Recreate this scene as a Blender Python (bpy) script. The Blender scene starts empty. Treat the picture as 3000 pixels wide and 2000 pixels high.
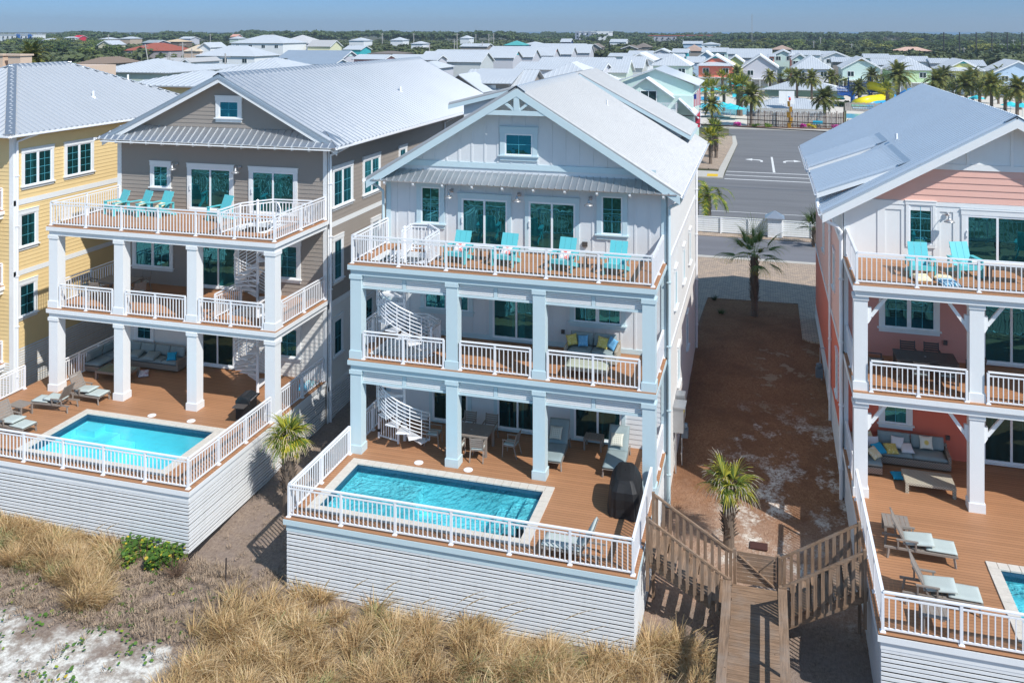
import bpy, math, random
import numpy as np
from mathutils import Vector, Matrix, noise
random.seed(7); RNG = np.random.default_rng(11)
scene = bpy.context.scene
COL = scene.collection
PI = math.pi
# ---------------------------------------------------------------- camera frame (metres; x along the beachfront, y inland, z up, pool deck = 0)
FPX = 2574.0; TH = math.atan(736 / 2574.0); HCAM = 15.9; HORIZ = 88.0
CT, ST = math.cos(TH), math.sin(TH)
def ground_pt(px, py, z):
    D = FPX * (HCAM - z) / (py - HORIZ); r = (px - 1500) * D / FPX
    return (r * CT - D * ST, r * ST + D * CT)
def plane_y(px, py, Y):
    t = (px - 1500) / FPX; D = Y / (t * ST + CT); r = t * D
    return (r * CT - D * ST, HCAM - (py - HORIZ) * D / FPX)
def at_depth(px, py, D):
    r = (px - 1500) * D / FPX
    return (r * CT - D * ST, r * ST + D * CT, HCAM - (py - HORIZ) * D / FPX)

# ---------------------------------------------------------------- mesh accumulator
OFF = {}
class MB:
    def __init__(s): s.v = []; s.f = []; s.n = 0
    def add(s, vs, fs):
        b = len(s.v); s.v.extend(tuple(p) for p in vs); s.f.extend(tuple(b + i for i in f) for f in fs)
        return s
    def box(s, x0, x1, y0, y1, z0, z1):
        vs = [(x0,y0,z0),(x1,y0,z0),(x1,y1,z0),(x0,y1,z0),(x0,y0,z1),(x1,y0,z1),(x1,y1,z1),(x0,y1,z1)]
        return s.add(vs, [(0,3,2,1),(4,5,6,7),(0,1,5,4),(1,2,6,5),(2,3,7,6),(3,0,4,7)])
    def cbox(s, c, d, rot=None):
        hx, hy, hz = d[0]/2, d[1]/2, d[2]/2
        vs = [Vector(p) for p in ((-hx,-hy,-hz),(hx,-hy,-hz),(hx,hy,-hz),(-hx,hy,-hz),(-hx,-hy,hz),(hx,-hy,hz),(hx,hy,hz),(-hx,hy,hz))]
        if rot is not None: vs = [rot @ p for p in vs]
        c = Vector(c)
        return s.add([c + p for p in vs], [(0,3,2,1),(4,5,6,7),(0,1,5,4),(1,2,6,5),(2,3,7,6),(3,0,4,7)])
    def bar(s, p0, p1, w, h, up=(0,0,1)):
        p0, p1 = Vector(p0), Vector(p1); d = p1 - p0; L = d.length
        if L < 1e-6: return s
        x = d / L; up = Vector(up)
        if abs(x.dot(up)) > .999: up = Vector((0,1,0))
        y = up.cross(x).normalized(); z = x.cross(y)
        R = Matrix((x, y, z)).transposed()
        return s.cbox((p0 + p1) / 2, (L, w, h), R)
    def poly(s, pts): return s.add(pts, [tuple(range(len(pts)))])
    def prism(s, pts2, axis, a, b):
        # extrude a 2D polygon along an axis: 'x' -> pts (y,z); 'y' -> (x,z); 'z' -> (x,y)
        def m(p, t):
            return {'x': (t, p[0], p[1]), 'y': (p[0], t, p[1]), 'z': (p[0], p[1], t)}[axis]
        n = len(pts2); vs = [m(p, a) for p in pts2] + [m(p, b) for p in pts2]
        fs = [tuple(range(n))[::-1], tuple(range(n, 2*n))] + [(i, (i+1) % n, n + (i+1) % n, n + i) for i in range(n)]
        return s.add(vs, fs)
    def ring(s, c, x, y, r, n):
        return [c + x * (r * math.cos(2*PI*i/n)) + y * (r * math.sin(2*PI*i/n)) for i in range(n)]
    def tube(s, pts, r, n=6, caps=True):
        pts = [Vector(p) for p in pts]; rr = r if isinstance(r, (list, tuple)) else [r] * len(pts)
        b = len(s.v); up = Vector((0,0,1)); prev = None
        for i, p in enumerate(pts):
            d = (pts[min(i+1, len(pts)-1)] - pts[max(i-1, 0)]).normalized()
            if prev is None:
                a = up if abs(d.dot(up)) < .95 else Vector((1,0,0))
                x = d.cross(a).normalized()
            else:
                x = (prev - d * prev.dot(d))
                x = x.normalized() if x.length > 1e-6 else d.orthogonal().normalized()
            prev = x; y = d.cross(x)
            s.v.extend(tuple(q) for q in s.ring(p, x, y, rr[i], n))
        for i in range(len(pts) - 1):
            for k in range(n):
                a = b + i*n + k; c = b + i*n + (k+1) % n
                s.f.append((a, c, c + n, a + n))
        if caps:
            s.f.append(tuple(b + k for k in range(n))[::-1]); s.f.append(tuple(b + (len(pts)-1)*n + k for k in range(n)))
        return s
    def lathe(s, prof, c=(0,0,0), n=12):
        b = len(s.v)
        for r, z in prof:
            for k in range(n):
                s.v.append((c[0] + r*math.cos(2*PI*k/n), c[1] + r*math.sin(2*PI*k/n), c[2] + z))
        m = len(prof)
        for i in range(m-1):
            for k in range(n):
                a = b + i*n + k; d = b + i*n + (k+1) % n
                s.f.append((a, d, d + n, a + n))
        s.f.append(tuple(b + k for k in range(n))[::-1]); s.f.append(tuple(b + (m-1)*n + k for k in range(n)))
        return s
    def cushion(s, c, d, puff=.5, n=5, rot=None, pinch=0.0):
        # a soft slab: superellipsoid-ish grid, thicker in the middle; pinch pulls the sides in between the corners (throw pillow)
        b = len(s.v); N = n * 2 + 1; c = Vector(c)
        for sgn in (1, -1):
            for j in range(N):
                for i in range(N):
                    u = -1 + 2*i/(N-1); w = -1 + 2*j/(N-1)
                    e = (max(0, 1 - abs(u)**4) * max(0, 1 - abs(w)**4)) ** .33
                    uu = u * (1 - pinch * (1 - abs(w)**2)*abs(u)); ww = w * (1 - pinch * (1 - abs(u)**2)*abs(w))
                    q = Vector((uu * d[0]/2, ww * d[1]/2, sgn * d[2]/2 * ((1-puff) * (1 if e > .01 else .55) + puff * e)))
                    if rot is not None: q = rot @ q
                    s.v.append(tuple(c + q))
        for sg in range(2):
            o = b + sg * N * N
            for j in range(N-1):
                for i in range(N-1):
                    q = (o + j*N + i, o + j*N + i+1, o + (j+1)*N + i+1, o + (j+1)*N + i)
                    s.f.append(q if sg == 0 else q[::-1])
        edge = [(i, 0) for i in range(N)] + [(N-1, j) for j in range(1, N)] + [(i, N-1) for i in range(N-2, -1, -1)] + [(0, j) for j in range(N-2, 0, -1)]
        for k in range(len(edge)):
            a = edge[k]; e2 = edge[(k+1) % len(edge)]
            A = b + a[1]*N + a[0]; B = b + e2[1]*N + e2[0]
            s.f.append((A, A + N*N, B + N*N, B))
        return s
    def build(s, name, mat, parent=None, smooth=False, bevel=0):
        me = bpy.data.meshes.new(name)
        o = (0, 0, 0)
        if parent is not None: o = OFF.get(parent.name, (0, 0, 0))
        me.from_pydata([(x - o[0], y - o[1], z - o[2]) for x, y, z in s.v], [], s.f)
        if isinstance(mat, (list, tuple)):
            for m_ in mat: me.materials.append(m_)
        else: me.materials.append(mat)
        if smooth: me.polygons.foreach_set('use_smooth', [True] * len(me.polygons))
        me.update()
        ob = bpy.data.objects.new(name, me); COL.objects.link(ob)
        if parent is not None:
            ob.parent = parent; OFF[ob.name] = o
        if bevel:
            m = ob.modifiers.new('bevel', 'BEVEL'); m.width = bevel; m.segments = 2; m.limit_method = 'ANGLE'
        return ob
def np_mesh(name, verts, quads, mat, parent=None, smooth=False, midx=None):
    # fast builder for big meshes; quads: (n,4) or (n,3)
    me = bpy.data.meshes.new(name); k = quads.shape[1]
    if parent is not None: verts = np.asarray(verts, dtype=np.float64) - np.array(OFF.get(parent.name, (0, 0, 0)))
    me.vertices.add(len(verts)); me.vertices.foreach_set('co', np.asarray(verts, dtype=np.float32).ravel())
    me.loops.add(len(quads) * k); me.loops.foreach_set('vertex_index', quads.astype(np.int32).ravel())
    me.polygons.add(len(quads)); me.polygons.foreach_set('loop_start', np.arange(0, len(quads)*k, k, dtype=np.int32))
    me.polygons.foreach_set('loop_total', np.full(len(quads), k, dtype=np.int32))
    if isinstance(mat, (list, tuple)):
        for m_ in mat: me.materials.append(m_)
    else: me.materials.append(mat)
    if midx is not None: me.polygons.foreach_set('material_index', midx.astype(np.int32))
    if smooth: me.polygons.foreach_set('use_smooth', np.ones(len(quads), dtype=bool))
    me.update(calc_edges=True); me.validate()
    ob = bpy.data.objects.new(name, me); COL.objects.link(ob)
    if parent is not None: ob.parent = parent; OFF[ob.name] = OFF.get(parent.name, (0, 0, 0))
    return ob
def tag(o, label=None, cat=None, group=None, kind=None):
    if label: o['label'] = label
    if cat: o['category'] = cat
    if group: o['group'] = group
    if kind: o['kind'] = kind
    return o
def thing(name, label, cat, loc=(0,0,0), rotz=0, group=None):
    o = bpy.data.objects.new(name, None); COL.objects.link(o)
    o.location = loc; o.rotation_euler = (0, 0, rotz); o.empty_display_size = .2
    if rotz == 0: OFF[o.name] = tuple(loc)
    tag(o, label, cat, group); return o
def lthing(name, label, cat, group=None):
    # built round the origin in its own frame, placed afterwards
    return thing(name, label, cat, (0,0,0), 0, group)
def place(o, loc, rotz=0, scale=None):
    o.location = loc; o.rotation_euler = (0, 0, rotz)
    if scale is not None: o.scale = (scale, scale, scale) if not isinstance(scale, tuple) else scale
    return o
def dup(root, loc, rotz, label=None, group=None, scale=None):
    r = root.copy(); COL.objects.link(r)
    place(r, loc, rotz, scale)
    if label: r['label'] = label
    if group: r['group'] = group
    for ch in list(root.children):
        c = ch.copy(); COL.objects.link(c); c.parent = r
        for g in list(ch.children):
            d = g.copy(); COL.objects.link(d); d.parent = c
    return r
def RZ(a): return Matrix.Rotation(a, 3, 'Z')
def RX(a): return Matrix.Rotation(a, 3, 'X')
def RY(a): return Matrix.Rotation(a, 3, 'Y')
# ---------------------------------------------------------------- materials
def new_mat(name):
    m = bpy.data.materials.new(name); m.use_nodes = True
    nt = m.node_tree; nt.nodes.clear()
    out = nt.nodes.new('ShaderNodeOutputMaterial'); return m, nt, out
def N(nt, t, **kw):
    n = nt.nodes.new(t)
    for k, v in kw.items():
        if k in n.inputs: n.inputs[k].default_value = v
        else: setattr(n, k, v)
    return n
def L(nt, a, b): nt.links.new(a, b)
def rgb(c): return (c[0], c[1], c[2], 1)
def pos(nt): return N(nt, 'ShaderNodeNewGeometry').outputs['Position']
def nz(nt, vec, scale, detail=4, rough=.55):
    n = N(nt, 'ShaderNodeTexNoise'); n.inputs['Scale'].default_value = scale; n.inputs['Detail'].default_value = detail; n.inputs['Roughness'].default_value = rough
    if vec is not None: L(nt, vec, n.inputs['Vector'])
    return n.outputs['Fac']
def ramp(nt, fac, stops):
    r = N(nt, 'ShaderNodeValToRGB'); L(nt, fac, r.inputs['Fac'])
    el = r.color_ramp.elements
    while len(el) < len(stops): el.new(.5)
    for e, (p, c) in zip(el, stops): e.position = p; e.color = rgb(c) if len(c) == 3 else c
    return r.outputs['Color']
def mth(nt, op, a, b=None, c=None):
    n = N(nt, 'ShaderNodeMath', operation=op)
    for i, v in enumerate((a, b, c)):
        if v is None: continue
        if hasattr(v, 'links') or hasattr(v, 'node'): L(nt, v, n.inputs[i])
        else: n.inputs[i].default_value = v
    return n.outputs[0]
def mixc(nt, fac, a, b, mode='MIX'):
    n = N(nt, 'ShaderNodeMix', data_type='RGBA', blend_type=mode)
    for k, v in ((0, fac), (6, a), (7, b)):
        if hasattr(v, 'node'): L(nt, v, n.inputs[k])
        else: n.inputs[k].default_value = v if k == 0 else rgb(v)
    return n.outputs[2]
def mapv(nt, vec, scale=(1,1,1), loc=(0,0,0), rot=(0,0,0)):
    n = N(nt, 'ShaderNodeMapping'); L(nt, vec, n.inputs['Vector'])
    n.inputs['Scale'].default_value = scale; n.inputs['Location'].default_value = loc; n.inputs['Rotation'].default_value = rot
    return n.outputs[0]
def bump(nt, h, strength=.3, dist=.02):
    b = N(nt, 'ShaderNodeBump'); b.inputs['Strength'].default_value = strength; b.inputs['Distance'].default_value = dist
    L(nt, h, b.inputs['Height']); return b.outputs['Normal']
def psh(nt, out, col, rough=.5, metal=0, normal=None, spec=.4, sss=0):
    p = N(nt, 'ShaderNodeBsdfPrincipled')
    if hasattr(col, 'node'): L(nt, col, p.inputs['Base Color'])
    else: p.inputs['Base Color'].default_value = rgb(col)
    if hasattr(rough, 'node'): L(nt, rough, p.inputs['Roughness'])
    else: p.inputs['Roughness'].default_value = rough
    p.inputs['Metallic'].default_value = metal
    p.inputs['Specular IOR Level'].default_value = spec
    if normal is not None: L(nt, normal, p.inputs['Normal'])
    L(nt, p.outputs[0], out.inputs['Surface']); return p
def sc(c, k): return tuple(min(1, x * k) for x in c)
_pm = {}
def paint(c, rough=.5, var=.06, dirt=.12, name='paint', spec=.35):
    # painted wood or metal: faint mottling, weather streaks running down
    key = (c, rough, var, dirt, name)
    if key in _pm: return _pm[key]
    m, nt, out = new_mat(name)
    P = pos(nt)
    a = nz(nt, P, 2.3, 5); b = nz(nt, mapv(nt, P, (6, 6, .7)), 1.0, 4)
    c1 = mixc(nt, a, sc(c, 1 - var), sc(c, 1 + var))
    st = ramp(nt, b, [(.52, (0,0,0)), (.78, (dirt,)*3)])
    c2 = mixc(nt, st, c1, sc(c, .55))
    psh(nt, out, c2, rough, spec=spec, normal=bump(nt, nz(nt, P, 60, 2), .06, .004))
    _pm[key] = m; return m
def plain(c, rough=.5, metal=0, name='material', noise_scale=8, var=.1, bmp=0, spec=.4):
    key = ('p', c, rough, metal, name, noise_scale, var)
    if key in _pm: return _pm[key]
    m, nt, out = new_mat(name); P = pos(nt)
    c1 = mixc(nt, nz(nt, P, noise_scale, 4), sc(c, 1 - var), sc(c, 1 + var))
    psh(nt, out, c1, rough, metal, spec=spec, normal=bump(nt, nz(nt, P, noise_scale * 3, 3), bmp, .01) if bmp else None)
    _pm[key] = m; return m
def deck_mat(c=(.41,.185,.10), pitch=.14, axis=1, name='composite_decking'):
    m, nt, out = new_mat(name); P = pos(nt)
    sep = N(nt, 'ShaderNodeSeparateXYZ'); L(nt, P, sep.inputs[0])
    y = mth(nt, 'DIVIDE', sep.outputs[axis], pitch); fr = mth(nt, 'FRACT', y); idx = mth(nt, 'FLOOR', y)
    wn = N(nt, 'ShaderNodeTexWhiteNoise', noise_dimensions='1D'); L(nt, idx, wn.inputs['W'])
    scl = (2.0, 25, 25) if axis == 1 else (25, 2.0, 25)
    g = nz(nt, mapv(nt, P, scl), 1.0, 6, .6)
    c1 = mixc(nt, wn.outputs[0], sc(c, .80), sc(c, 1.18))
    c2 = mixc(nt, g, sc(c, .78), sc(c, 1.2)); c3 = mixc(nt, .5, c1, c2)
    big = nz(nt, P, .7, 3); c4 = mixc(nt, ramp(nt, big, [(.35, (0,0,0)), (.75, (.4,.4,.4))]), c3, sc(c, 1.25))
    gap = mth(nt, 'LESS_THAN', fr, .08)
    c5 = mixc(nt, gap, c4, sc(c, .25))
    h = mth(nt, 'SUBTRACT', 1, gap)
    psh(nt, out, c5, .55, spec=.3, normal=bump(nt, h, .4, .01)); return m
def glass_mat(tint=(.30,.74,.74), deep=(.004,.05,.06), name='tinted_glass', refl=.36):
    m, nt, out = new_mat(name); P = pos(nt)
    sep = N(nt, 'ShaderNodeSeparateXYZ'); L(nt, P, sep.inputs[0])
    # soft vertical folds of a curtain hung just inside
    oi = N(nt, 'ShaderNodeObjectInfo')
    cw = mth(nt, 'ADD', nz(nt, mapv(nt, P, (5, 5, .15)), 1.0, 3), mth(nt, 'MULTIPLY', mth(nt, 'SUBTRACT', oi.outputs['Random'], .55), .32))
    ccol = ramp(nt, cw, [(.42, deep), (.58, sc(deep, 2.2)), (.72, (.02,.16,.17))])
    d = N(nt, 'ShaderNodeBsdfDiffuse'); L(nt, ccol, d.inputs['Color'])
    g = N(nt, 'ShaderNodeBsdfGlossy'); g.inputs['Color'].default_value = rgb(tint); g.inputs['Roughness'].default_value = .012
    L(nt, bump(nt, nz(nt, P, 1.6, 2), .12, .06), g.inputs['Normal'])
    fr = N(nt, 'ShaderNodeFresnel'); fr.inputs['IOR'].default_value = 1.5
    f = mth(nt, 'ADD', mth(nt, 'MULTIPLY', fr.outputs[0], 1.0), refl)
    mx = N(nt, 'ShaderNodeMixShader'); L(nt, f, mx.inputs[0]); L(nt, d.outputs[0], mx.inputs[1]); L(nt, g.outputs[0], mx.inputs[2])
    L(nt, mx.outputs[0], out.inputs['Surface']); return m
def roof_mat(c=(.60,.64,.68), name='ribbed_metal_roof', rough=.38, metal=.35):
    m, nt, out = new_mat(name); P = pos(nt)
    a = nz(nt, P, .35, 4); b = nz(nt, mapv(nt, P, (3, 1, 1)), 3, 4)
    c1 = mixc(nt, a, sc(c, .93), sc(c, 1.07)); c2 = mixc(nt, ramp(nt, b, [(.5, (0,0,0)), (.8, (.25,)*3)]), c1, sc(c, .8))
    r = mth(nt, 'ADD', mth(nt, 'MULTIPLY', b, .15), rough - .07)
    psh(nt, out, c2, r, metal, spec=.5); return m
def wood_mat(c=(.25,.165,.108), name='weathered_wood', axis=2):
    m, nt, out = new_mat(name)
    tc = N(nt, 'ShaderNodeTexCoord'); P = tc.outputs['Object']
    s = [14, 14, 14]; s[axis] = .9
    g = nz(nt, mapv(nt, P, tuple(s)), 1.6, 7, .65); big = nz(nt, P, 1.3, 3)
    c1 = ramp(nt, g, [(.3, sc(c, .6)), (.5, c), (.72, sc(c, 1.5))])
    c2 = mixc(nt, ramp(nt, big, [(.45, (0,0,0)), (.75, (.45,)*3)]), c1, (.30,.27,.24))
    kn = N(nt, 'ShaderNodeTexVoronoi'); kn.inputs['Scale'].default_value = 2.2; L(nt, P, kn.inputs['Vector'])
    k = mth(nt, 'LESS_THAN', kn.outputs['Distance'], .05)
    c3 = mixc(nt, mth(nt, 'MULTIPLY', k, .7), c2, sc(c, .3))
    psh(nt, out, c3, .8, spec=.2, normal=bump(nt, g, .5, .01)); return m
def water_mat(name='pool_water', tint=(.48,.93,.97), wav=2.2, strength=.35, glints=0):
    m, nt, out = new_mat(name); P = pos(nt)
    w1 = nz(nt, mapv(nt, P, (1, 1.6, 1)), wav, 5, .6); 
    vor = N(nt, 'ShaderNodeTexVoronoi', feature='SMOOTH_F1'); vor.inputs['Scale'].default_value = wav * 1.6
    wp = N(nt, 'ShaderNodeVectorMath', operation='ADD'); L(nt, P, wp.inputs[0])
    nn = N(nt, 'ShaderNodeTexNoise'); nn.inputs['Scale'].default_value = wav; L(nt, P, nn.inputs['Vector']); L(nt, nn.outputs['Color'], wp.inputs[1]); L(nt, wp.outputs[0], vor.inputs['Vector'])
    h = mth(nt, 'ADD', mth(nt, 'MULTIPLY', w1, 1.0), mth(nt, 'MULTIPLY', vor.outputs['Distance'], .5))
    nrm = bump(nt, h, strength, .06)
    t = N(nt, 'ShaderNodeBsdfTransparent')
    if glints:
        # paints the swirls and white highlights of choppy water into its tint
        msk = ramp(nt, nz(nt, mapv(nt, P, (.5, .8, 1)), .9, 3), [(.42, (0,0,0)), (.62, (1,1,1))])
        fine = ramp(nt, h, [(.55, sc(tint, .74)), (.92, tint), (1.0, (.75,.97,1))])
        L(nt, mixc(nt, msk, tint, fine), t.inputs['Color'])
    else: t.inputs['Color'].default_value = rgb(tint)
    g = N(nt, 'ShaderNodeBsdfGlossy'); g.inputs['Roughness'].default_value = .04; L(nt, nrm, g.inputs['Normal'])
    fr = N(nt, 'ShaderNodeFresnel'); fr.inputs['IOR'].default_value = 1.33; L(nt, nrm, fr.inputs['Normal'])
    mx = N(nt, 'ShaderNodeMixShader'); L(nt, fr.outputs[0], mx.inputs[0]); L(nt, t.outputs[0], mx.inputs[1]); L(nt, g.outputs[0], mx.inputs[2])
    L(nt, mx.outputs[0], out.inputs['Surface'])
    va = N(nt, 'ShaderNodeVolumeAbsorption'); va.inputs['Color'].default_value = (.08, .945, .975, 1); va.inputs['Density'].default_value = .62; return m
def clear_side():
    m, nt, out = new_mat('water_body'); t = N(nt, 'ShaderNodeBsdfTransparent'); L(nt, t.outputs[0], out.inputs['Surface'])
    va = N(nt, 'ShaderNodeVolumeAbsorption'); va.inputs['Color'].default_value = (.08, .945, .975, 1); va.inputs['Density'].default_value = .62; L(nt, va.outputs[0], out.inputs['Volume']); return m
def leaf_mat(c, name='foliage', var=.45, trans=.25, scale=1.2, rough=.55):
    m, nt, out = new_mat(name); P = pos(nt)
    oi = N(nt, 'ShaderNodeObjectInfo')
    a = nz(nt, P, scale, 3); r = mth(nt, 'ADD', mth(nt, 'MULTIPLY', a, .7), mth(nt, 'MULTIPLY', oi.outputs['Random'], .3))
    c1 = ramp(nt, r, [(.25, sc(c, 1 - var)), (.5, c), (.75, (min(1, c[0]*(1+var)*1.15), min(1, c[1]*(1+var)), c[2]))])
    p = psh(nt, out, c1, rough, spec=.25)
    if trans:
        tr = N(nt, 'ShaderNodeBsdfTranslucent'); L(nt, c1, tr.inputs['Color'])
        mx = N(nt, 'ShaderNodeMixShader', Fac=trans)
        L(nt, p.outputs[0], mx.inputs[1]); L(nt, tr.outputs[0], mx.inputs[2]); L(nt, mx.outputs[0], out.inputs['Surface'])
    return m
def wicker_mat(c=(.30,.245,.20), name='woven_wicker'):
    m, nt, out = new_mat(name)
    P = N(nt, 'ShaderNodeTexCoord').outputs['Object']
    ch = N(nt, 'ShaderNodeTexChecker'); ch.inputs['Scale'].default_value = 22; L(nt, P, ch.inputs['Vector'])
    n = nz(nt, P, 14, 3)
    c1 = mixc(nt, ch.outputs['Fac'], sc(c, .6), sc(c, 1.35)); c2 = mixc(nt, n, sc(c1 if False else c, .8), c); 
    c3 = mixc(nt, .35, c1, c2)
    psh(nt, out, c3, .7, normal=bump(nt, ch.outputs['Fac'], .5, .01)); return m
def fabric_mat(c, name='woven_fabric', pattern=None, c2=None, scale=9):
    m, nt, out = new_mat(name)
    P = N(nt, 'ShaderNodeTexCoord').outputs['Object']
    w = nz(nt, P, 45, 2); b = nz(nt, P, 3, 3)
    col = mixc(nt, b, sc(c, .88), sc(c, 1.1))
    if pattern == 'wave':
        wv = N(nt, 'ShaderNodeTexWave', wave_type='BANDS'); wv.inputs['Scale'].default_value = scale; wv.inputs['Distortion'].default_value = 3; L(nt, P, wv.inputs['Vector'])
        col = mixc(nt, ramp(nt, wv.outputs['Fac'], [(.45, (0,0,0)), (.55, (1,1,1))]), col, c2)
    elif pattern == 'spots':
        n2 = nz(nt, P, scale, 2); col = mixc(nt, ramp(nt, n2, [(.56, (0,0,0)), (.6, (1,1,1))]), col, c2)
    elif pattern == 'check':
        v = N(nt, 'ShaderNodeTexVoronoi'); v.inputs['Scale'].default_value = scale; v.inputs['Randomness'].default_value = 0; L(nt, P, v.inputs['Vector'])
        col = mixc(nt, ramp(nt, v.outputs['Distance'], [(.3, (0,0,0)), (.4, (1,1,1))]), col, c2)
    psh(nt, out, col, .85, spec=.15, normal=bump(nt, w, .15, .004)); return m

M = {}
M['white'] = paint((.80,.815,.815), .42, .03, .05, 'white_paint')
M['rail'] = paint((.84,.85,.87), .3, .02, .02, 'white_powder_coat')
M['bluetrim'] = paint((.55,.68,.72), .5, .03, .04, 'pale_blue_paint')
M['offwall'] = paint((.69,.71,.725), .55, .03, .05, 'pale_grey_siding_paint')
M['cream'] = paint((.74,.73,.70), .55, .03, .06, 'cream_siding_paint')
M['taupe'] = paint((.315,.278,.245), .6, .04, .05, 'taupe_siding_paint')
M['yellow'] = paint((.80,.60,.30), .6, .04, .05, 'yellow_siding_paint')
M['coral_top'] = paint((.78,.46,.38), .6, .03, .05, 'pale_coral_siding_paint')
M['coral_mid'] = paint((.66,.30,.25), .6, .03, .05, 'dusty_coral_siding_paint')
M['coral_low'] = paint((.72,.17,.105), .6, .03, .05, 'deep_coral_siding_paint')
M['slat'] = paint((.76,.775,.78), .6, .07, .25, 'weathered_white_slats')
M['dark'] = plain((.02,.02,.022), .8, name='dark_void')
M['deck'] = deck_mat((.395,.20,.102))
M['glass'] = glass_mat((.13,.50,.55), (.003,.022,.030), refl=.36)
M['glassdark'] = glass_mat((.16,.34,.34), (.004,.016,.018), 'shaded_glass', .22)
M['farglass'] = plain((.015,.035,.04), .1, name='distant_window_glass', spec=.7)
M['roof'] = roof_mat((.60,.62,.64), rough=.38, metal=.85)
M['roofB'] = roof_mat((.355,.365,.375), 'white_corrugated_roof', .48, .06)
M['roofY'] = roof_mat((.56,.58,.60), 'grey_ribbed_roof', .38, .45)
M['roofC'] = roof_mat((.58,.64,.70), 'blue_galvanised_roof', .38, .5)
M['roofb'] = roof_mat((.44,.51,.58), 'blue_grey_metal_roof', .42, .5)
M['roofw'] = roof_mat((.52,.55,.58), 'pale_metal_roof', .5, .1)
M['galv'] = plain((.50,.51,.52), .35, .7, 'galvanised_metal', 5, .12)
M['coping'] = plain((.62,.57,.50), .75, name='travertine_coping', noise_scale=6, var=.18, bmp=.2)
M['tile'] = plain((.03,.10,.17), .25, name='waterline_tile', noise_scale=20, var=.5)
M['plaster'] = plain((.46,.82,.88), .6, name='pool_plaster', noise_scale=1.5, var=.07)
M['water'] = water_mat(tint=(.46,.90,.95)); M['waterb'] = water_mat('glint_tinted_pool_water', (.56,.94,.98), 3.0, 1.0, 1); M['wside'] = clear_side()
M['wood'] = wood_mat(); M['woodx'] = wood_mat(axis=0, name='weathered_wood_plank'); M['woody'] = wood_mat(axis=1, name='weathered_wood_beam')
M['turq'] = paint((.13,.54,.58), .4, .04, .03, 'turquoise_poly_lumber')
M['taupewood'] = plain((.26,.225,.195), .6, name='taupe_poly_lumber', noise_scale=9, var=.15)
M['darkframe'] = plain((.085,.075,.07), .5, name='charcoal_frame', noise_scale=9)
M['wicker'] = wicker_mat()
M['wickerl'] = wicker_mat((.42,.38,.30), 'pale_woven_wicker')
M['cush'] = fabric_mat((.47,.525,.50), 'seafoam_cushion_fabric')
M['cushd'] = fabric_mat((.27,.335,.345), 'slate_cushion_fabric')
M['blk'] = plain((.012,.012,.013), .62, name='black_vinyl', noise_scale=5, var=.3, bmp=.2)
M['trunk'] = plain((.17,.13,.10), .9, name='palm_bark', noise_scale=14, var=.45, bmp=.6)
M['frond'] = leaf_mat((.13,.20,.035), 'palm_frond_green', .4)
M['frondy'] = leaf_mat((.42,.40,.05), 'palm_frond_yellow_green', .35)
M['frondd'] = leaf_mat((.045,.085,.025), 'palm_frond_dark_green', .4)
M['frondb'] = leaf_mat((.52,.46,.36), 'palm_frond_dry_tip', .3)
# ---------------------------------------------------------------- building kit
def FC(face, plane):
    # (a along the wall, d outward, z) -> world
    if face == 'S': return lambda a, d, z: (a, plane - d, z)
    if face == 'N': return lambda a, d, z: (a, plane + d, z)
    if face == 'E': return lambda a, d, z: (plane + d, a, z)
    return lambda a, d, z: (plane - d, a, z)
def fb(mb, f, a0, a1, d0, d1, z0, z1):
    p, q = f(a0, d0, z0), f(a1, d1, z1)
    return mb.box(min(p[0], q[0]), max(p[0], q[0]), min(p[1], q[1]), max(p[1], q[1]), min(p[2], q[2]), max(p[2], q[2]))
def lap(mb, f, z0, z1, span, pitch=.19, d=.022):
    z = z0
    while z < z1 - .02:
        zt = min(z + pitch, z1); s0 = span(z); s1 = span(zt)
        if s1[1] - s1[0] < .02: s1 = (sum(s0)/2 - .01, sum(s0)/2 + .01)
        if s0[1] - s0[0] < .05: break
        mb.add([f(s0[0], d, z), f(s0[1], d, z), f(s1[1], .004, zt), f(s1[0], .004, zt)], [(0,1,2,3)])
        mb.add([f(s0[0], .002, z), f(s0[1], .002, z), f(s0[1], d, z), f(s0[0], d, z)], [(0,1,2,3)])
        z = zt
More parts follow.
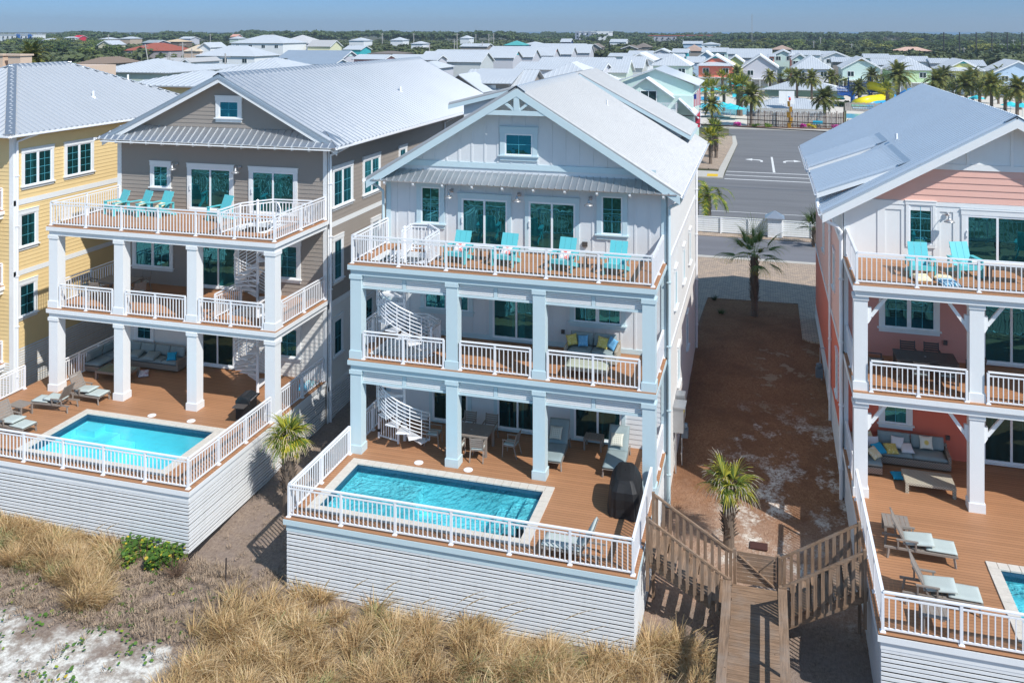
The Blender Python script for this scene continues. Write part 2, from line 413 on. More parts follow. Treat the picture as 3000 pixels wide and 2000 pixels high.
def window(par, face, plane, a0, a1, z0, z1, units=1, mun=(1, 1), trim=.13, trimmat=None, sill=True, glass=None, lab=None, base=.024):
    # a0..a1, z0..z1 = glass opening incl. sash; casing goes round it
    f = FC(face, plane); tm = trimmat or M['white']
    c = MB(); t = trim
    fb(c, f, a0 - t, a0, .004, base + .045, z0, z1); fb(c, f, a1, a1 + t, .004, base + .045, z0, z1)
    fb(c, f, a0 - t - .02, a1 + t + .02, .004, base + .055, z1, z1 + t * 1.25)
    fb(c, f, a0 - t - .04, a1 + t + .04, .004, base + .075, z1 + t * 1.25, z1 + t * 1.25 + .035)
    fb(c, f, a0 - t, a1 + t, .004, base + .04, z0 - t * .8 - .05, z0 - .05)
    if sill: fb(c, f, a0 - t - .06, a1 + t + .06, .004, base + .11, z0 - .05, z0)
    else: fb(c, f, a0 - t, a1 + t, .004, base + .045, z0 - .05, z0)
    w = c.build('window', tm, par)
    if lab: w['label'] = lab
    s = MB(); g = MB(); m = MB(); uw = (a1 - a0) / units; k = .055
    for u in range(units):
        x0 = a0 + u * uw; x1 = x0 + uw
        kk0 = k if u == 0 else k * 1.3; kk1 = k if u == units - 1 else k * 1.3
        fb(s, f, x0, x0 + kk0, .006, base + .025, z0, z1); fb(s, f, x1 - kk1, x1, .006, base + .025, z0, z1)
        fb(s, f, x0 + kk0, x1 - kk1, .006, base + .025, z0, z0 + k); fb(s, f, x0 + kk0, x1 - kk1, .006, base + .025, z1 - k, z1)
        gx0, gx1, gz0, gz1 = x0 + kk0, x1 - kk1, z0 + k, z1 - k
        fb(g, f, gx0, gx1, .006, base + .003, gz0, gz1)
        for i in range(mun[0]):
            xx = gx0 + (gx1 - gx0) * (i + 1) / (mun[0] + 1); fb(m, f, xx - .009, xx + .009, base + .004, base + .009, gz0, gz1)
        for i in range(mun[1]):
            zz = gz0 + (gz1 - gz0) * (i + 1) / (mun[1] + 1); fb(m, f, gx0, gx1, base + .0045, base + .0085, zz - .009, zz + .009)
    s.build('sash', M['rail'], w); g.build('pane', glass or M['glass'], w)
    if m.v: m.build('muntin', paint((.10,.42,.52), .4, name='muntin_teal'), w)
    return w
def slider(par, face, plane, a0, a1, z0, z1, trimmat=None, trim=.15, hl=True, glass=None, base=.024):
    f = FC(face, plane); tm = trimmat or M['white']; c = MB(); t = trim
    fb(c, f, a0 - t, a0, .004, base + .045, z0 - .05, z1); fb(c, f, a1, a1 + t, .004, base + .045, z0 - .05, z1)
    fb(c, f, a0 - t - .02, a1 + t + .02, .004, base + .055, z1, z1 + t * 1.25)
    fb(c, f, a0 - t - .04, a1 + t + .04, .004, base + .075, z1 + t * 1.25, z1 + t * 1.25 + .035)
    fb(c, f, a0, a1, .004, base + .09, z0 - .07, z0)
    w = c.build('sliding_door', tm, par)
    s = MB(); g = MB(); mid = (a0 + a1) / 2; k = .075
    for (x0, x1, dd) in ((a0, mid + .04, .012), (mid - .04, a1, 0)):
        fb(s, f, x0, x0 + k, .006, base + .03 + dd, z0, z1); fb(s, f, x1 - k, x1, .006, base + .03 + dd, z0, z1)
        fb(s, f, x0 + k, x1 - k, .006, base + .03 + dd, z0, z0 + k); fb(s, f, x0 + k, x1 - k, .006, base + .03 + dd, z1 - k, z1)
        fb(g, f, x0 + k, x1 - k, .006, base + .004 + dd * .2, z0 + k, z1 - k)
    s.build('door_frame', M['rail'], w); g.build('pane', glass or M['glass'], w)
    h = MB(); hx = a0 + k / 2 if hl else a1 - k / 2; zz = z0 + 1.0
    fb(h, f, hx - .02, hx + .02, base + .04, base + .085, zz - .12, zz - .09); fb(h, f, hx - .02, hx + .02, base + .04, base + .085, zz + .09, zz + .12); fb(h, f, hx - .02, hx + .02, base + .085, base + .105, zz - .12, zz + .12)
    h.build('handle', M['rail'], w); return w
def railing(par, p0, p1, z, n_bays, ends=(1, 1), h=1.07, name='railing'):
    p0, p1 = Vector((p0[0], p0[1], z)), Vector((p1[0], p1[1], z)); d = p1 - p0; Lg = d.length; u = d / Lg
    b = MB(); Z = Vector((0,0,1))
    b.bar(p0 + Z * (h - .02), p1 + Z * (h - .02), .085, .04)
    b.bar(p0 + Z * (h - .14), p1 + Z * (h - .14), .04, .045); b.bar(p0 + Z * .09, p1 + Z * .09, .04, .045)
    for k in range(n_bays):
        a = p0 + u * (Lg * k / n_bays); e = p0 + u * (Lg * (k + 1) / n_bays)
        bl = (e - a).length; n = max(2, int(round(bl / .155)))
        for i in range(1, n):
            q = a + u * (bl * i / n); ang = math.atan2(u.y, u.x)
            b.cbox(q + Z * ((h - .14 + .09) / 2), (.030, .030, h - .27), RZ(ang))
    r = b.build(name, M['rail'], par)
    ang = math.atan2(u.y, u.x)
    for k in range(n_bays + 1):
        if (k == 0 and not ends[0]) or (k == n_bays and not ends[1]): continue
        q = p0 + u * (Lg * k / n_bays); m = MB()
        m.cbox(q + Z * ((h - .045) / 2), (.075, .075, h - .045), RZ(ang)); m.cbox(q + Z * .012, (.15, .15, .024), RZ(ang)); m.cbox(q + Z * .035, (.10, .10, .022), RZ(ang))
        m.build('post', M['rail'], r)
    return r
def slab_hole(mb, x0, x1, y0, y1, z0, z1, hole=None):
    if not hole: return mb.box(x0, x1, y0, y1, z0, z1)
    a, b, c, d = hole
    mb.box(x0, x1, y0, c, z0, z1); mb.box(x0, x1, d, y1, z0, z1); mb.box(x0, a, c, d, z0, z1); mb.box(b, x1, c, d, z0, z1)
def column(par, x, y, z0, z1, mat, w=.44, cap=True):
    c = MB(); g = .035
    c.box(x - w/2, x + w/2, y - w/2, y + w/2, z0 + .30, z1 - .15)
    c.box(x - w/2 - g, x + w/2 + g, y - w/2 - g, y + w/2 + g, z0, z0 + .30)
    c.box(x - w/2 - g, x + w/2 + g, y - w/2 - g, y + w/2 + g, z1 - .15, z1)
    return c.build('column', mat, par)
RIB = [.24, .15, .05, .055]
def roof_poly(mb, pts, n, pitch=None, w0=None, w1=None, h=None, th=.06, ribs=True, phase=0):
    pitch = pitch or RIB[0]; w0 = w0 or RIB[1]; w1 = w1 or RIB[2]; h = h or RIB[3]
    # convex planar polygon pts (3D); n upward normal; ribs run up the slope
    n = Vector(n).normalized(); P = [Vector(p) for p in pts]
    k = len(P); lo = [p - n * th for p in P]
    mb.add(P + lo, [tuple(range(k)), tuple(range(2*k - 1, k - 1, -1))] + [(i, k + i, k + (i+1) % k, (i+1) % k) for i in range(k)])
    if not ribs: return
    u = Vector((0,0,1)).cross(n)
    if u.length < 1e-4: u = Vector((1,0,0))
    u.normalize(); v = n.cross(u).normalized(); O = P[0]
    uv = [((p - O).dot(u), (p - O).dot(v)) for p in P]
    a, b = min(q[0] for q in uv), max(q[0] for q in uv)
    t = a + pitch * (.5 + phase)
    while t < b - w0 / 2:
        vs = []
        for i in range(k):
            (x0, y0), (x1, y1) = uv[i], uv[(i+1) % k]
            if (x0 - t) * (x1 - t) < 0 or x0 == t: vs.append(y0 + (y1 - y0) * ((t - x0) / (x1 - x0) if x1 != x0 else 0))
        if len(vs) >= 2 and max(vs) - min(vs) > .15:
            v0, v1 = min(vs) , max(vs)
            q = [O + u * (t + s) + v * vv + n * hh for vv in (v0, v1) for s, hh in ((-w0/2, 0), (-w1/2, h), (w1/2, h), (w0/2, 0))]
            mb.add(q, [(0,1,5,4), (1,2,6,5), (2,3,7,6), (0,3,2,1), (4,5,6,7)])
        t += pitch
def gutter(par, p0, p1, name='gutter'):
    g = MB(); p0, p1 = Vector(p0), Vector(p1); u = (p1 - p0).normalized()
    s = Vector((0,0,1)).cross(u)
    prof = [(-.06,.05), (-.06,-.04), (-.03,-.07), (.04,-.07), (.07,-.03), (.07,.05), (.06,.05), (.055,-.02), (.03,-.055), (-.03,-.055), (-.045,-.03), (-.045,.05)]
    k = len(prof); vs = [p + s * a + Vector((0,0,b)) for p in (p0, p1) for a, b in prof]
    g.add(vs, [(i, (i+1) % k, k + (i+1) % k, k + i) for i in range(k)] + [tuple(range(k))[::-1], tuple(range(k, 2*k))])
    return g.build(name, M['rail'], par)
def downspout(par, pts, mat=None, r=.06):
    g = MB(); g.tube(pts, r, 8)
    z = pts[-1][2]
    top = pts[-2][2]
    zz = z + 1.2
    while zz < top - .5:
        g.box(pts[-1][0] - r - .02, pts[-1][0] + r + .02, pts[-1][1] - r - .01, pts[-1][1] + r + .01, zz, zz + .04); zz += 2.4
    return g.build('downspout', mat or M['rail'], par, smooth=False)
def wall_lamp(par, x, y, z):
    b = MB(); y0 = y - .03
    b.cbox((x, y0 - .02, z), (.13, .05, .13)); b.lathe([(.06, 0), (.065, .02), (.05, .04)], (x, y0 - .07, z - .02), 10)
    b.tube([(x, y0 - .04, z), (x, y0 - .16, z + .07), (x, y0 - .30, z + .08), (x, y0 - .38, z - .02)], .014, 6)
    a = b.build('wall_lamp', M['galv'], par, smooth=True)
    s = MB(); s.lathe([(.03, .13), (.045, .10), (.05, .02), (.09, -.01), (.17, -.06), (.19, -.10), (.18, -.10), (.08, -.03), (.02, -.02)], (x, y0 - .38, z - .13), 18)
    s.build('lamp_shade', M['galv'], a, smooth=True)
    return a
def skirt(par, face, plane, a0, a1, z0, z1, pitch=.122, name='slatted_skirt', joint=None):
    f = FC(face, plane); b = MB(); z = z1
    rr = random.Random(int(abs(plane * 100)))
    segs = [(a0, a1)] if joint is None else [(a0, joint), (joint, a1)]
    while z - .092 > z0 - .05:
        for (s0, s1) in segs:
            dz = rr.uniform(-.006, .006); fb(b, f, s0 + .004, s1 - .004, 0, .028 + rr.uniform(0, .004), z - .078 + dz, z + dz)
        z -= pitch
    o = b.build(name, M['slat'], par)
    bk = MB(); fb(bk, f, a0 + .02, a1 - .02, -.10, -.03, z0 - .3, z1 + .02); bk.build('skirt_shade_sheet', M['dark'], o)  # near-black sheet paints in the shade behind the slats
    return o
def spiral(par, cx, cy, z0, z1, R=1.08, a0=0., turns=1.0, n=14, ccw=1):
    # one storey of a white steel spiral staircase
    root = MB(); root.tube([(cx, cy, z0), (cx, cy, z1 + 1.1)], .065, 10); root.lathe([(.07, 0), (.09, .03), (.05, .07), (.01, .10)], (cx, cy, z1 + 1.1), 10)
    st = root.build('spiral_staircase', M['rail'], par)
    dA = turns * 2 * PI / n * ccw; rise = (z1 - z0) / (n + 0)
    tr = MB()
    for i in range(1, n):
        a = a0 + dA * i; z = z0 + rise * i; b = a + dA * 1.08
        pts = [(cx + .06*math.cos(a), cy + .06*math.sin(a)), (cx + R*math.cos(a), cy + R*math.sin(a)), (cx + R*math.cos((a+b)/2), cy + R*math.sin((a+b)/2)), (cx + R*math.cos(b), cy + R*math.sin(b)), (cx + .06*math.cos(b), cy + .06*math.sin(b))]
        if ccw < 0: pts = pts[::-1]
        tr.prism(pts, 'z', z - .035, z)
        tr.bar((cx + .05*math.cos(a), cy + .05*math.sin(a), z - .06), (cx + R*math.cos(a), cy + R*math.sin(a), z - .06), .012, .06)
    tr.build('tread', M['rail'], st)
    hr = MB(); S = n * 4
    for hh, rad in ((.98, .030), (.84, .017), (.70, .017), (.56, .017), (.42, .017), (.28, .017), (.14, .017)):
        hr.tube([(cx + R*math.cos(a0 + dA*(1 + t*(n-1)/S)), cy + R*math.sin(a0 + dA*(1 + t*(n-1)/S)), z0 + rise*(1 + t*(n-1)/S) + hh) for t in range(S + 1)], rad, 6)
    hr.build('handrail', M['rail'], st, smooth=True)
    bl = MB()
    for i in range(1, n + 1):
        a = a0 + dA * i
        bl.tube([(cx + R*math.cos(a), cy + R*math.sin(a), z0 + rise*i - .05), (cx + R*math.cos(a), cy + R*math.sin(a), z0 + rise*i + .98)], .018, 6)
    bl.build('baluster', M['rail'], st)
    return st
def guard(par, pts, z, closed=False):
    ps = list(pts) + ([pts[0]] if closed else [])
    for i in range(len(ps) - 1):
        L_ = math.dist(ps[i], ps[i+1]); railing(par, ps[i], ps[i+1], z, 1 if L_ < 2.1 else 2, ends=(1, 1 if i == len(ps) - 2 else 0), name='stair_guard')
def gable_rake(mb, x0, xr, x1, ze, zr, y0, y1, h=.24, sides=(1, 1)):
    # sloping fascia boards of a gable end between y0 and y1 (thickness)
    for k, (xa, xb) in enumerate(((x0, xr), (x1, xr))):
        if not sides[k]: continue
        mb.prism([(xa, ze), (xb, zr), (xb, zr - h * 1.12), (xa, ze - h * 1.12)], 'y', y0, y1)
def ridge_cap(mb, xr, zr, y0, y1, w=.32, slope=.6, up=.05):
    mb.add([(xr - w, y0, zr - w*slope + up), (xr, y0, zr + up + .02), (xr + w, y0, zr - w*slope + up), (xr - w, y1, zr - w*slope + up), (xr, y1, zr + up + .02), (xr + w, y1, zr - w*slope + up),
            (xr - w, y0, zr - w*slope + up - .03), (xr + w, y0, zr - w*slope + up - .03), (xr - w, y1, zr - w*slope + up - .03), (xr + w, y1, zr - w*slope + up - .03)],
           [(0,1,4,3), (1,2,5,4), (0,3,8,6), (2,7,9,5)])
def deck_level(par, x0, x1, y0, y1, z, trim, hole=None, beam_bot=.42, ceil=True):
    d = MB(); slab_hole(d, x0, x1, y0, y1, z - .035, z, hole); fl = d.build('deck_floor', M['deck'], par)
    b = MB(); e = .02
    b.box(x0 - e, x1 + e, y0 - e, y0 + .04, z - .21, z - .037); b.box(x0 - e, x0 + .04, y0 + .04, y1, z - .21, z - .037); b.box(x1 - .04, x1 + e, y0 + .04, y1, z - .21, z - .037)
    b.box(x0 + .07, x1 - .07, y0 + .07, y0 + .33, z - beam_bot, z - .212); b.box(x0 + .07, x0 + .33, y0 + .33, y1, z - beam_bot, z - .212); b.box(x1 - .33, x1 - .07, y0 + .33, y1, z - beam_bot, z - .212)
    b.build('fascia_beam', trim, par)
    if ceil:
        c = MB(); slab_hole(c, x0 + .33, x1 - .33, y0 + .33, y1, z - .25, z - .21, hole); c.build('porch_ceiling', M['white'], par)
    if hole:
        r = MB(); a, b2, c2, d2 = hole
        r.box(a - .01, a + .03, c2, d2, z - .25, z - .037); r.box(b2 - .03, b2 + .01, c2, d2, z - .25, z - .037); r.box(a + .03, b2 - .03, c2 - .01, c2 + .03, z - .25, z - .037); r.box(a + .03, b2 - .03, d2 - .03, d2 + .01, z - .25, z - .037)
        r.build('stairwell_trim', M['white'], par)
    return fl
def pool(label, x0, x1, y0, y1, water, steps='L', depth=1.3, cw=.30):
    # outer coping rectangle
    t = thing('swimming_pool', label, 'swimming pool', ((x0+x1)/2, (y0+y1)/2, -depth), 0, None)
    ix0, ix1, iy0, iy1 = x0 + cw, x1 - cw, y0 + cw, y1 - cw
    c = MB(); rr = random.Random(3)
    def run(a0, a1, fixed, horiz):
        n = int((a1 - a0) / .30); w = (a1 - a0) / n
        for i in range(n):
            g = .006; zt = .038 + rr.uniform(-.002, .002)
            if horiz: c.box(a0 + i*w + g, a0 + (i+1)*w - g, fixed[0], fixed[1], -.02, zt)
            else: c.box(fixed[0], fixed[1], a0 + i*w + g, a0 + (i+1)*w - g, -.02, zt)
    run(x0, x1, (y0, iy0 + .03), True); run(x0, x1, (iy1 - .03, y1), True); run(iy0 + .04, iy1 - .04, (x0, ix0 + .03), False); run(iy0 + .04, iy1 - .04, (ix1 - .03, x1), False)
    c.build('coping', M['coping'], t, bevel=.006)
    tl = MB(); e = .012
    tl.box(ix0, ix1, iy0, iy0 + e, -.30, -.021); tl.box(ix0, ix1, iy1 - e, iy1, -.30, -.021); tl.box(ix0, ix0 + e, iy0 + e, iy1 - e, -.30, -.021); tl.box(ix1 - e, ix1, iy0 + e, iy1 - e, -.30, -.021)
    tl.build('tile_band', M['tile'], t)
    b = MB(); w = .15
    b.box(ix0 - w, ix1 + w, iy0 - w, iy1 + w, -depth - .15, -depth); b.box(ix0 - w, ix0, iy0, iy1, -depth, -.021); b.box(ix1, ix1 + w, iy0, iy1, -depth, -.021)
    b.box(ix0 - w, ix1 + w, iy0 - w, iy0, -depth, -.021); b.box(ix0 - w, ix1 + w, iy1, iy1 + w, -depth, -.021)
    b.build('basin', M['plaster'], t)
    s = MB()
    if steps == 'L':
        for k, (e1, zz) in enumerate(((.75, -.35), (1.35, -.60), (1.95, -.85))):
            s.box(ix0 + .02, ix0 + .02 + e1 * 1.2, iy1 - e1 * .85, iy1 - .02, -depth, zz - k * .001)
    else:
        for k, (e1, zz) in enumerate(((.6, -.30), (1.1, -.55), (1.6, -.80))):
            s.box(ix1 - e1, ix1 - .02, iy1 - 1.5, iy1 - .02, -depth, zz)
        s.box(ix0 + .02, ix0 + 2.6, iy1 - 1.0, iy1 - .02, -depth, -.45)
    s.build('pool_steps', M['plaster'], t)
    if steps == 'L':
        s2 = MB(); s2.box(ix1 - 1.3, ix1 - .02, iy0 + .9, iy0 + 2.2, -depth, -.5); s2.build('bench', M['plaster'], t)
    wv = MB(); wv.add([(ix0 + e, iy0 + e, -.15), (ix1 - e, iy0 + e, -.15), (ix1 - e, iy1 - e, -.15), (ix0 + e, iy1 - e, -.15)], [(0,1,2,3)])
    wv.build('water_surface', water, t)
    return t
# ================================================================= the three beach houses and the yellow one
def pool_platform(label, x0, x1, y0, y1, hole, trim, zg, fascia_x0=None, right_skirt=True, left_skirt=True, bays=6, joint=None, side_bays=3, right_bays=3, yrail=None, rightrail=None, zgr=None):
    t = thing('pool_deck', label, 'deck', ((x0+x1)/2, y0, zg))
    d = MB(); slab_hole(d, x0, x1, y0, y1, -.035, 0, hole); d.build('deck_floor', M['deck'], t)
    b = MB(); e = .02
    b.box(x0 - e, x1 + e, y0 - e, y0 + .04, -.20, -.037); b.box(x0 - e, x0 + .04, y0 + .04, y1, -.20, -.037); b.box(x1 - .04, x1 + e, y0 + .04, y1, -.20, -.037)
    b.box(x0 + .06, x1 - .06, y0 + .05, y0 + .12, -.42, -.202); b.box(x0 + .05, x0 + .12, y0 + .12, y1, -.42, -.202); b.box(x1 - .12, x1 - .05, y0 + .12, y1, -.42, -.202)
    b.build('fascia_board', trim, t)
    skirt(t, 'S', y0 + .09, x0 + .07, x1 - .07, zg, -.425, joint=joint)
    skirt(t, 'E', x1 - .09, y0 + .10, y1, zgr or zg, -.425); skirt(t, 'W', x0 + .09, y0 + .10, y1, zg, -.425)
    i = .12
    railing(t, (x0 + i, y0 + i), (x1 - i, y0 + i), 0, bays)
    yr = yrail or y1
    railing(t, (x0 + i, y0 + i), (x0 + i, yr), 0, side_bays, ends=(0, 1))
    rr = rightrail or yr
    railing(t, (x1 - i, y0 + i), (x1 - i, rr), 0, right_bays, ends=(0, 1))
    return t
def lids(t, pts):
    for x, y in pts:
        m = MB(); m.lathe([(.17, 0), (.17, .012), (.155, .018), (.03, .018)], (x, y, 0), 20); m.build('skimmer_lid', M['rail'], t)

# ---------------------------------------------------------------- B: white board-and-batten house in the middle
BX0, BX1, BY, BYB = -14.95, -3.5, 33.45, 48.0
BZ2, BZ3 = 3.55, 7.12
def house_b():
    t = thing('beach_house', 'pale grey board and batten beach house with pale blue trim in the centre', 'house', ((BX0+BX1)/2, BY, -2.2))
    tb = M['bluetrim']; xr = -9.2; ze, zr = 9.82, 13.68; sl = (zr - ze) / (6.3)
    zw = ze + .38
    core = MB(); core.prism([(BX0, -2.6), (BX1, -2.6), (BX1, zw), (xr, zr - .25), (BX0, zw)], 'y', BY, BYB)
    w = core.build('wall', M['offwall'], t)
    # ground storey front is lap siding
    f = FC('S', BY); lp = MB(); lap(lp, f, -.05, 3.1, lambda z: (BX0 + .15, BX1 - .15), .19); lp.build('lap_siding', M['offwall'], w)
    ls = MB(); fe = FC('E', BX1); lap(ls, fe, -2.4, 1.9, lambda z: (BY + .15, BYB - .15), .19); lap(ls, fe, 1.95, 3.2, lambda z: (BY + .15, BYB - .15), .19)
    fw = FC('W', BX0); ls.build('side_siding', M['cream'], w)
    # battens front (storeys 2, 3, gable)
    bt = MB(); x = BX0 + .45
    while x < BX1 - .2:
        fb(bt, f, x - .035, x + .035, 0, .022, 3.62, 6.85); fb(bt, f, x - .035, x + .035, 0, .022, 7.3, 10.1)
        zt = zr - .3 - abs(x - xr) * sl
        if zt > 10.65: fb(bt, f, x - .035, x + .035, 0, .022, 10.62, zt)
        x += .545
    bt.build('batten', M['offwall'], w)
    bs = MB(); y = BY + .4
    while y < BYB - .2:
        fb(bs, fe, y - .03, y + .03, 0, .02, 3.5, 6.85); fb(bs, fe, y - .03, y + .03, 0, .02, 7.15, zw)
        y += .42
    bs.build('side_batten', M['cream'], w)
    for za, zb_ in ((6.86, 7.10), (3.25, 3.48)): tr = MB(); fb(tr, fe, BY, BYB, 0, .035, za, zb_); tr.build('belly_band', M['white'], t)
    cb = MB()
    for xx in (BX0, BX1 - .17): cb = MB(); cb.box(xx - .03, xx + .20, BY - .035, BY - .001, -.1, 10.0); cb.build('corner_board', tb, t)
    cb = MB()
    cb.box(BX1 + .001, BX1 + .035, BY - .035, BY + .17, -2.3, 10.1); cb.build('corner_board', tb, t); cb = MB(); cb.box(BX0 - .035, BX0 - .001, BY - .035, BY + .17, -2.3, 10.1)
    fb(cb, f, BX0 + .17, BX1 - .17, .001, .04, 7.13, 7.34); fb(cb, f, BX0 + .17, BX1 - .17, .001, .04, 3.56, 3.74)
    fb(cb, f, BX0 + .4, BX1 - .4, .001, .045, 10.38, 10.6)
    cb.build('corner_board', tb, t)
    # windows and doors
    def W(p0, p1, **k):
        a = plane_y(*p0, BY); b = plane_y(*p1, BY); return a[0], b[0], b[1], a[1]
    a0, a1, z0, z1 = W((1483,394), (1558,454)); window(t, 'S', BY, a0 - .04, a1 + .04, z0 - .04, z1 + .04, 1, (1, 1), .20, tb)
    for (p0, p1) in (((1237.5,546), (1287.7,654.5)), ((1766,574), (1821,688.7))):
        a0, a1, z0, z1 = W(p0, p1); window(t, 'S', BY, a0 - .04, a1 + .04, z0, z1, 1, (1, 2), .19, tb)
    for (p0, p1) in (((1359,583.5), (1481.7,721.5)), ((1555.6,592.9), (1680.5,728.5))):
        a0, a1, z0, z1 = W(p0, p1); slider(t, 'S', BY, a0 - .08, a1 + .08, BZ3 + .16, z1 + .05, tb)
    for x in (-12.08, -9.25, -6.4): wall_lamp(t, x, BY, 9.42)
    # second floor
    window(t, 'S', BY, -13.25, -11.35, 4.6, 5.75, 2, (1, 1), .17, tb)
    slider(t, 'S', BY, -10.35, -8.4, BZ2 + .14, 5.9, tb)
    window(t, 'S', BY, -7.05, -5.22, 4.62, 5.75, 2, (1, 1), .17, tb)
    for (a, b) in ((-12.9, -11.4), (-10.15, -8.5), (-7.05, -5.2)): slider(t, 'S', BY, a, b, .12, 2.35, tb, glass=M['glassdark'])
    # east wall slits
    for y0 in (36.4, 40.2, 43.6): window(t, 'E', BX1, y0, y0 + .7, 4.5, 6.0, 1, (1, 1), .12, M['white'])
    for y0 in (37.6, 42.0): window(t, 'E', BX1, y0, y0 + .7, .9, 2.4, 1, (1, 1), .12, M['white'])
    # decks
    hole = (-14.5, -12.25, 30.75, 32.55)
    deck_level(t, -15.0, -3.5, 30.05, BY, BZ3, tb, hole); deck_level(t, -15.0, -3.5, 30.05, BY, BZ2, tb, hole)
    cx = [-14.73, -10.90, -7.63, -3.76]
    for zz0, zz1 in ((0, BZ2 - .42), (BZ2, BZ3 - .42)):
        for x in cx: column(t, x, 30.36, zz0, zz1, tb)
    # louvred panels between the columns
    for zt in (BZ2 - .44, BZ3 - .44):
        for k in range(3):
            a, b = cx[k] + .22, cx[k+1] - .22; fr = MB(); f3 = FC('S', 30.32)
            m = (a + b) / 2
            for (p, q) in ((a, m - .07), (m + .07, b)):
                for i in range(5): fb(fr, f3, p + .01, q - .01, .0 + .004 * (i % 2), .05, zt - .08 - i * .066 - .052, zt - .08 - i * .066)
            lo = fr.build('louvre_panel', M['white'], t)
            g = MB(); fb(g, f3, a, b, -.01, .07, zt - .50, zt - .415); fb(g, f3, a, b, -.01, .07, zt - .07, zt); fb(g, f3, m - .068, m + .068, -.01, .065, zt - .415, zt - .07)
            g.build('louvre_frame', tb, lo)
    # railings
    yr = 30.17
    railing(t, (-14.88, yr), (-3.62, yr), BZ3, 6); railing(t, (-14.88, yr), (-14.88, BY - .06), BZ3, 2, (0, 1)); railing(t, (-3.62, yr), (-3.62, BY - .06), BZ3, 2, (0, 1))
    for k in range(3): railing(t, (cx[k] + .32, yr), (cx[k+1] - .32, yr), BZ2, 2)
    railing(t, (-14.88, 30.65), (-14.88, BY - .06), BZ2, 2); railing(t, (-3.62, 30.65), (-3.62, BY - .06), BZ2, 2)
    guard(t, [(-13.35, 31.35), (-13.5, 32.62), (-12.8, 32.72), (-12.05, 31.85), (-12.05, 30.5)], BZ3)
    guard(t, [(-13.75, 32.62), (-12.8, 32.72), (-12.1, 32.1), (-12.1, 31.2)], BZ2)
    spiral(t, -13.36, 31.6, 0, BZ2, 1.08, .35, 1.0, ccw=-1); spiral(t, -13.36, 31.6, BZ2, BZ3, 1.08, .35, 1.0, ccw=-1)
    # stair gate on the pool level
    g = MB(); p0, p1 = Vector((-14.42, 31.55, 0)), Vector((-13.5, 31.3, 0)); Z = Vector((0,0,1)); uu = (p1 - p0)
    for hh in (.10, 1.12): g.bar(p0 + Z*hh, p1 + Z*hh, .04, .05)
    for i in range(9): g.bar(p0 + uu*i/8 + Z*.1, p0 + uu*i/8 + Z*1.12, .026, .026)
    g.bar(p0, p0 + Z*1.2, .07, .07); g.bar(p1, p1 + Z*1.2, .07, .07); gt = g.build('stair_gate', M['rail'], t)
    for q_, hz in ((p0, .95), (p0, .3), (p1, 1.0)): h = MB(); h.cbox(q_ + Z*hz, (.10,.09,.11)); h.build('hinge', M['blk'], gt)
    # ------------- roof
    RIB[:] = [.29, .17, .05, .075]; y0, y1 = 32.8, 48.5; xl, xe = -15.6, -2.9
    nl = Vector((-(zr - ze), 0, xr - xl)); nr = Vector((zr - ze, 0, xe - xr))
    r = MB(); roof_poly(r, [(xe, y0, ze), (xe, y1, ze), (xr, y1, zr), (xr, y0, zr)], nr); roof_poly(r, [(xl, y1, ze), (xl, y0, ze), (xr, y0, zr), (xr, y1, zr)], nl)
    rf = r.build('roof', M['roofB'], t)
    c = MB(); ridge_cap(c, xr, zr, y0 - .03, 43.9, .34, sl); c.build('ridge_cap', M['roofb'], rf)
    rk = MB(); gable_rake(rk, xl + .04, xr, xe - .04, ze - .06, zr - .06, y0 - .035, y0 + .0, .27); gable_rake(rk, xl + .06, xr, xe - .06, ze - .10, zr - .10, y0 + .003, y0 + .04, .22)
    rk.prism([(xl + .3, ze + .05), (xr, zr - .18), (xe - .3, ze + .05), (xe - .45, ze + .02), (xr, zr - .25), (xl + .45, ze + .02)], 'y', y0 + .04, BY - .002)
    rk.build('rake_board', tb, rf)
    # king-post truss in the peak
    k = MB(); yk0, yk1 = y0 - .02, y0 + .1; zb = 12.72; hx = (zr - .34 - zb) / sl
    k.box(xr - hx - .28, xr + hx + .28, yk0 + .003, yk1, zb - .14, zb + .04); k.box(xr - .11, xr + .11, yk0, yk1, zb + .042, zr - .36)
    for s in (-1, 1): k.bar((xr + s * .10, (yk0+yk1)/2 + .006, zb + .06), (xr + s * (hx * .58), (yk0+yk1)/2 + .006, zb + .06 + hx * .58 * .62), .10, .10)
    k.build('gable_truss', tb, rf)
    # shed dormers
    def dormer(side, ya, yb, xt, zt, xb, zbm, wallx):
        d = MB(); n = Vector(((zt - zbm) * side, 0, abs(xb - xt)))
        pts = [(xb, ya, zbm), (xb, yb, zbm), (xt, yb, zt), (xt, ya, zt)]
        if side < 0: pts = pts[::-1]
        roof_poly(d, pts, n, th=.05); o = d.build('shed_dormer', M['roofB'], t)
        fz = MB(); s_ = (zt - zbm) / abs(xb - xt)
        fz.prism([(xb, zbm - .055), (xt, zt - .055), (xt, zt - .25), (xb, zbm - .25)], 'y', ya - .0, ya + .04); fz.box(min(xb, xb - side*.04), max(xb, xb - side*.04), ya + .04, yb, zbm - .22, zbm - .055)
        fz.build('dormer_fascia', tb, o)
        wl = MB(); zz = lambda x: zt - abs(x - xt) * s_ - .06
        base = lambda x: zr - abs(x - xr) * sl - .15
        wl.prism([(wallx, base(wallx)), (wallx, zz(wallx)), (xt, zz(xt)), (xt, base(xt) - .1)], 'y', ya + .3, yb - .1); wl.build('dormer_wall', M['offwall'], o)
    dormer(1, 43.9, 48.7, -9.0, 13.72, -3.42, 10.72, -3.95); dormer(-1, 40.0, 47.0, -9.4, 13.66, -14.65, 12.32, -13.95)
    # awning over the top deck
    n = Vector((0, -.52, 1.45)); zb_, zt_ = 9.82, 10.22
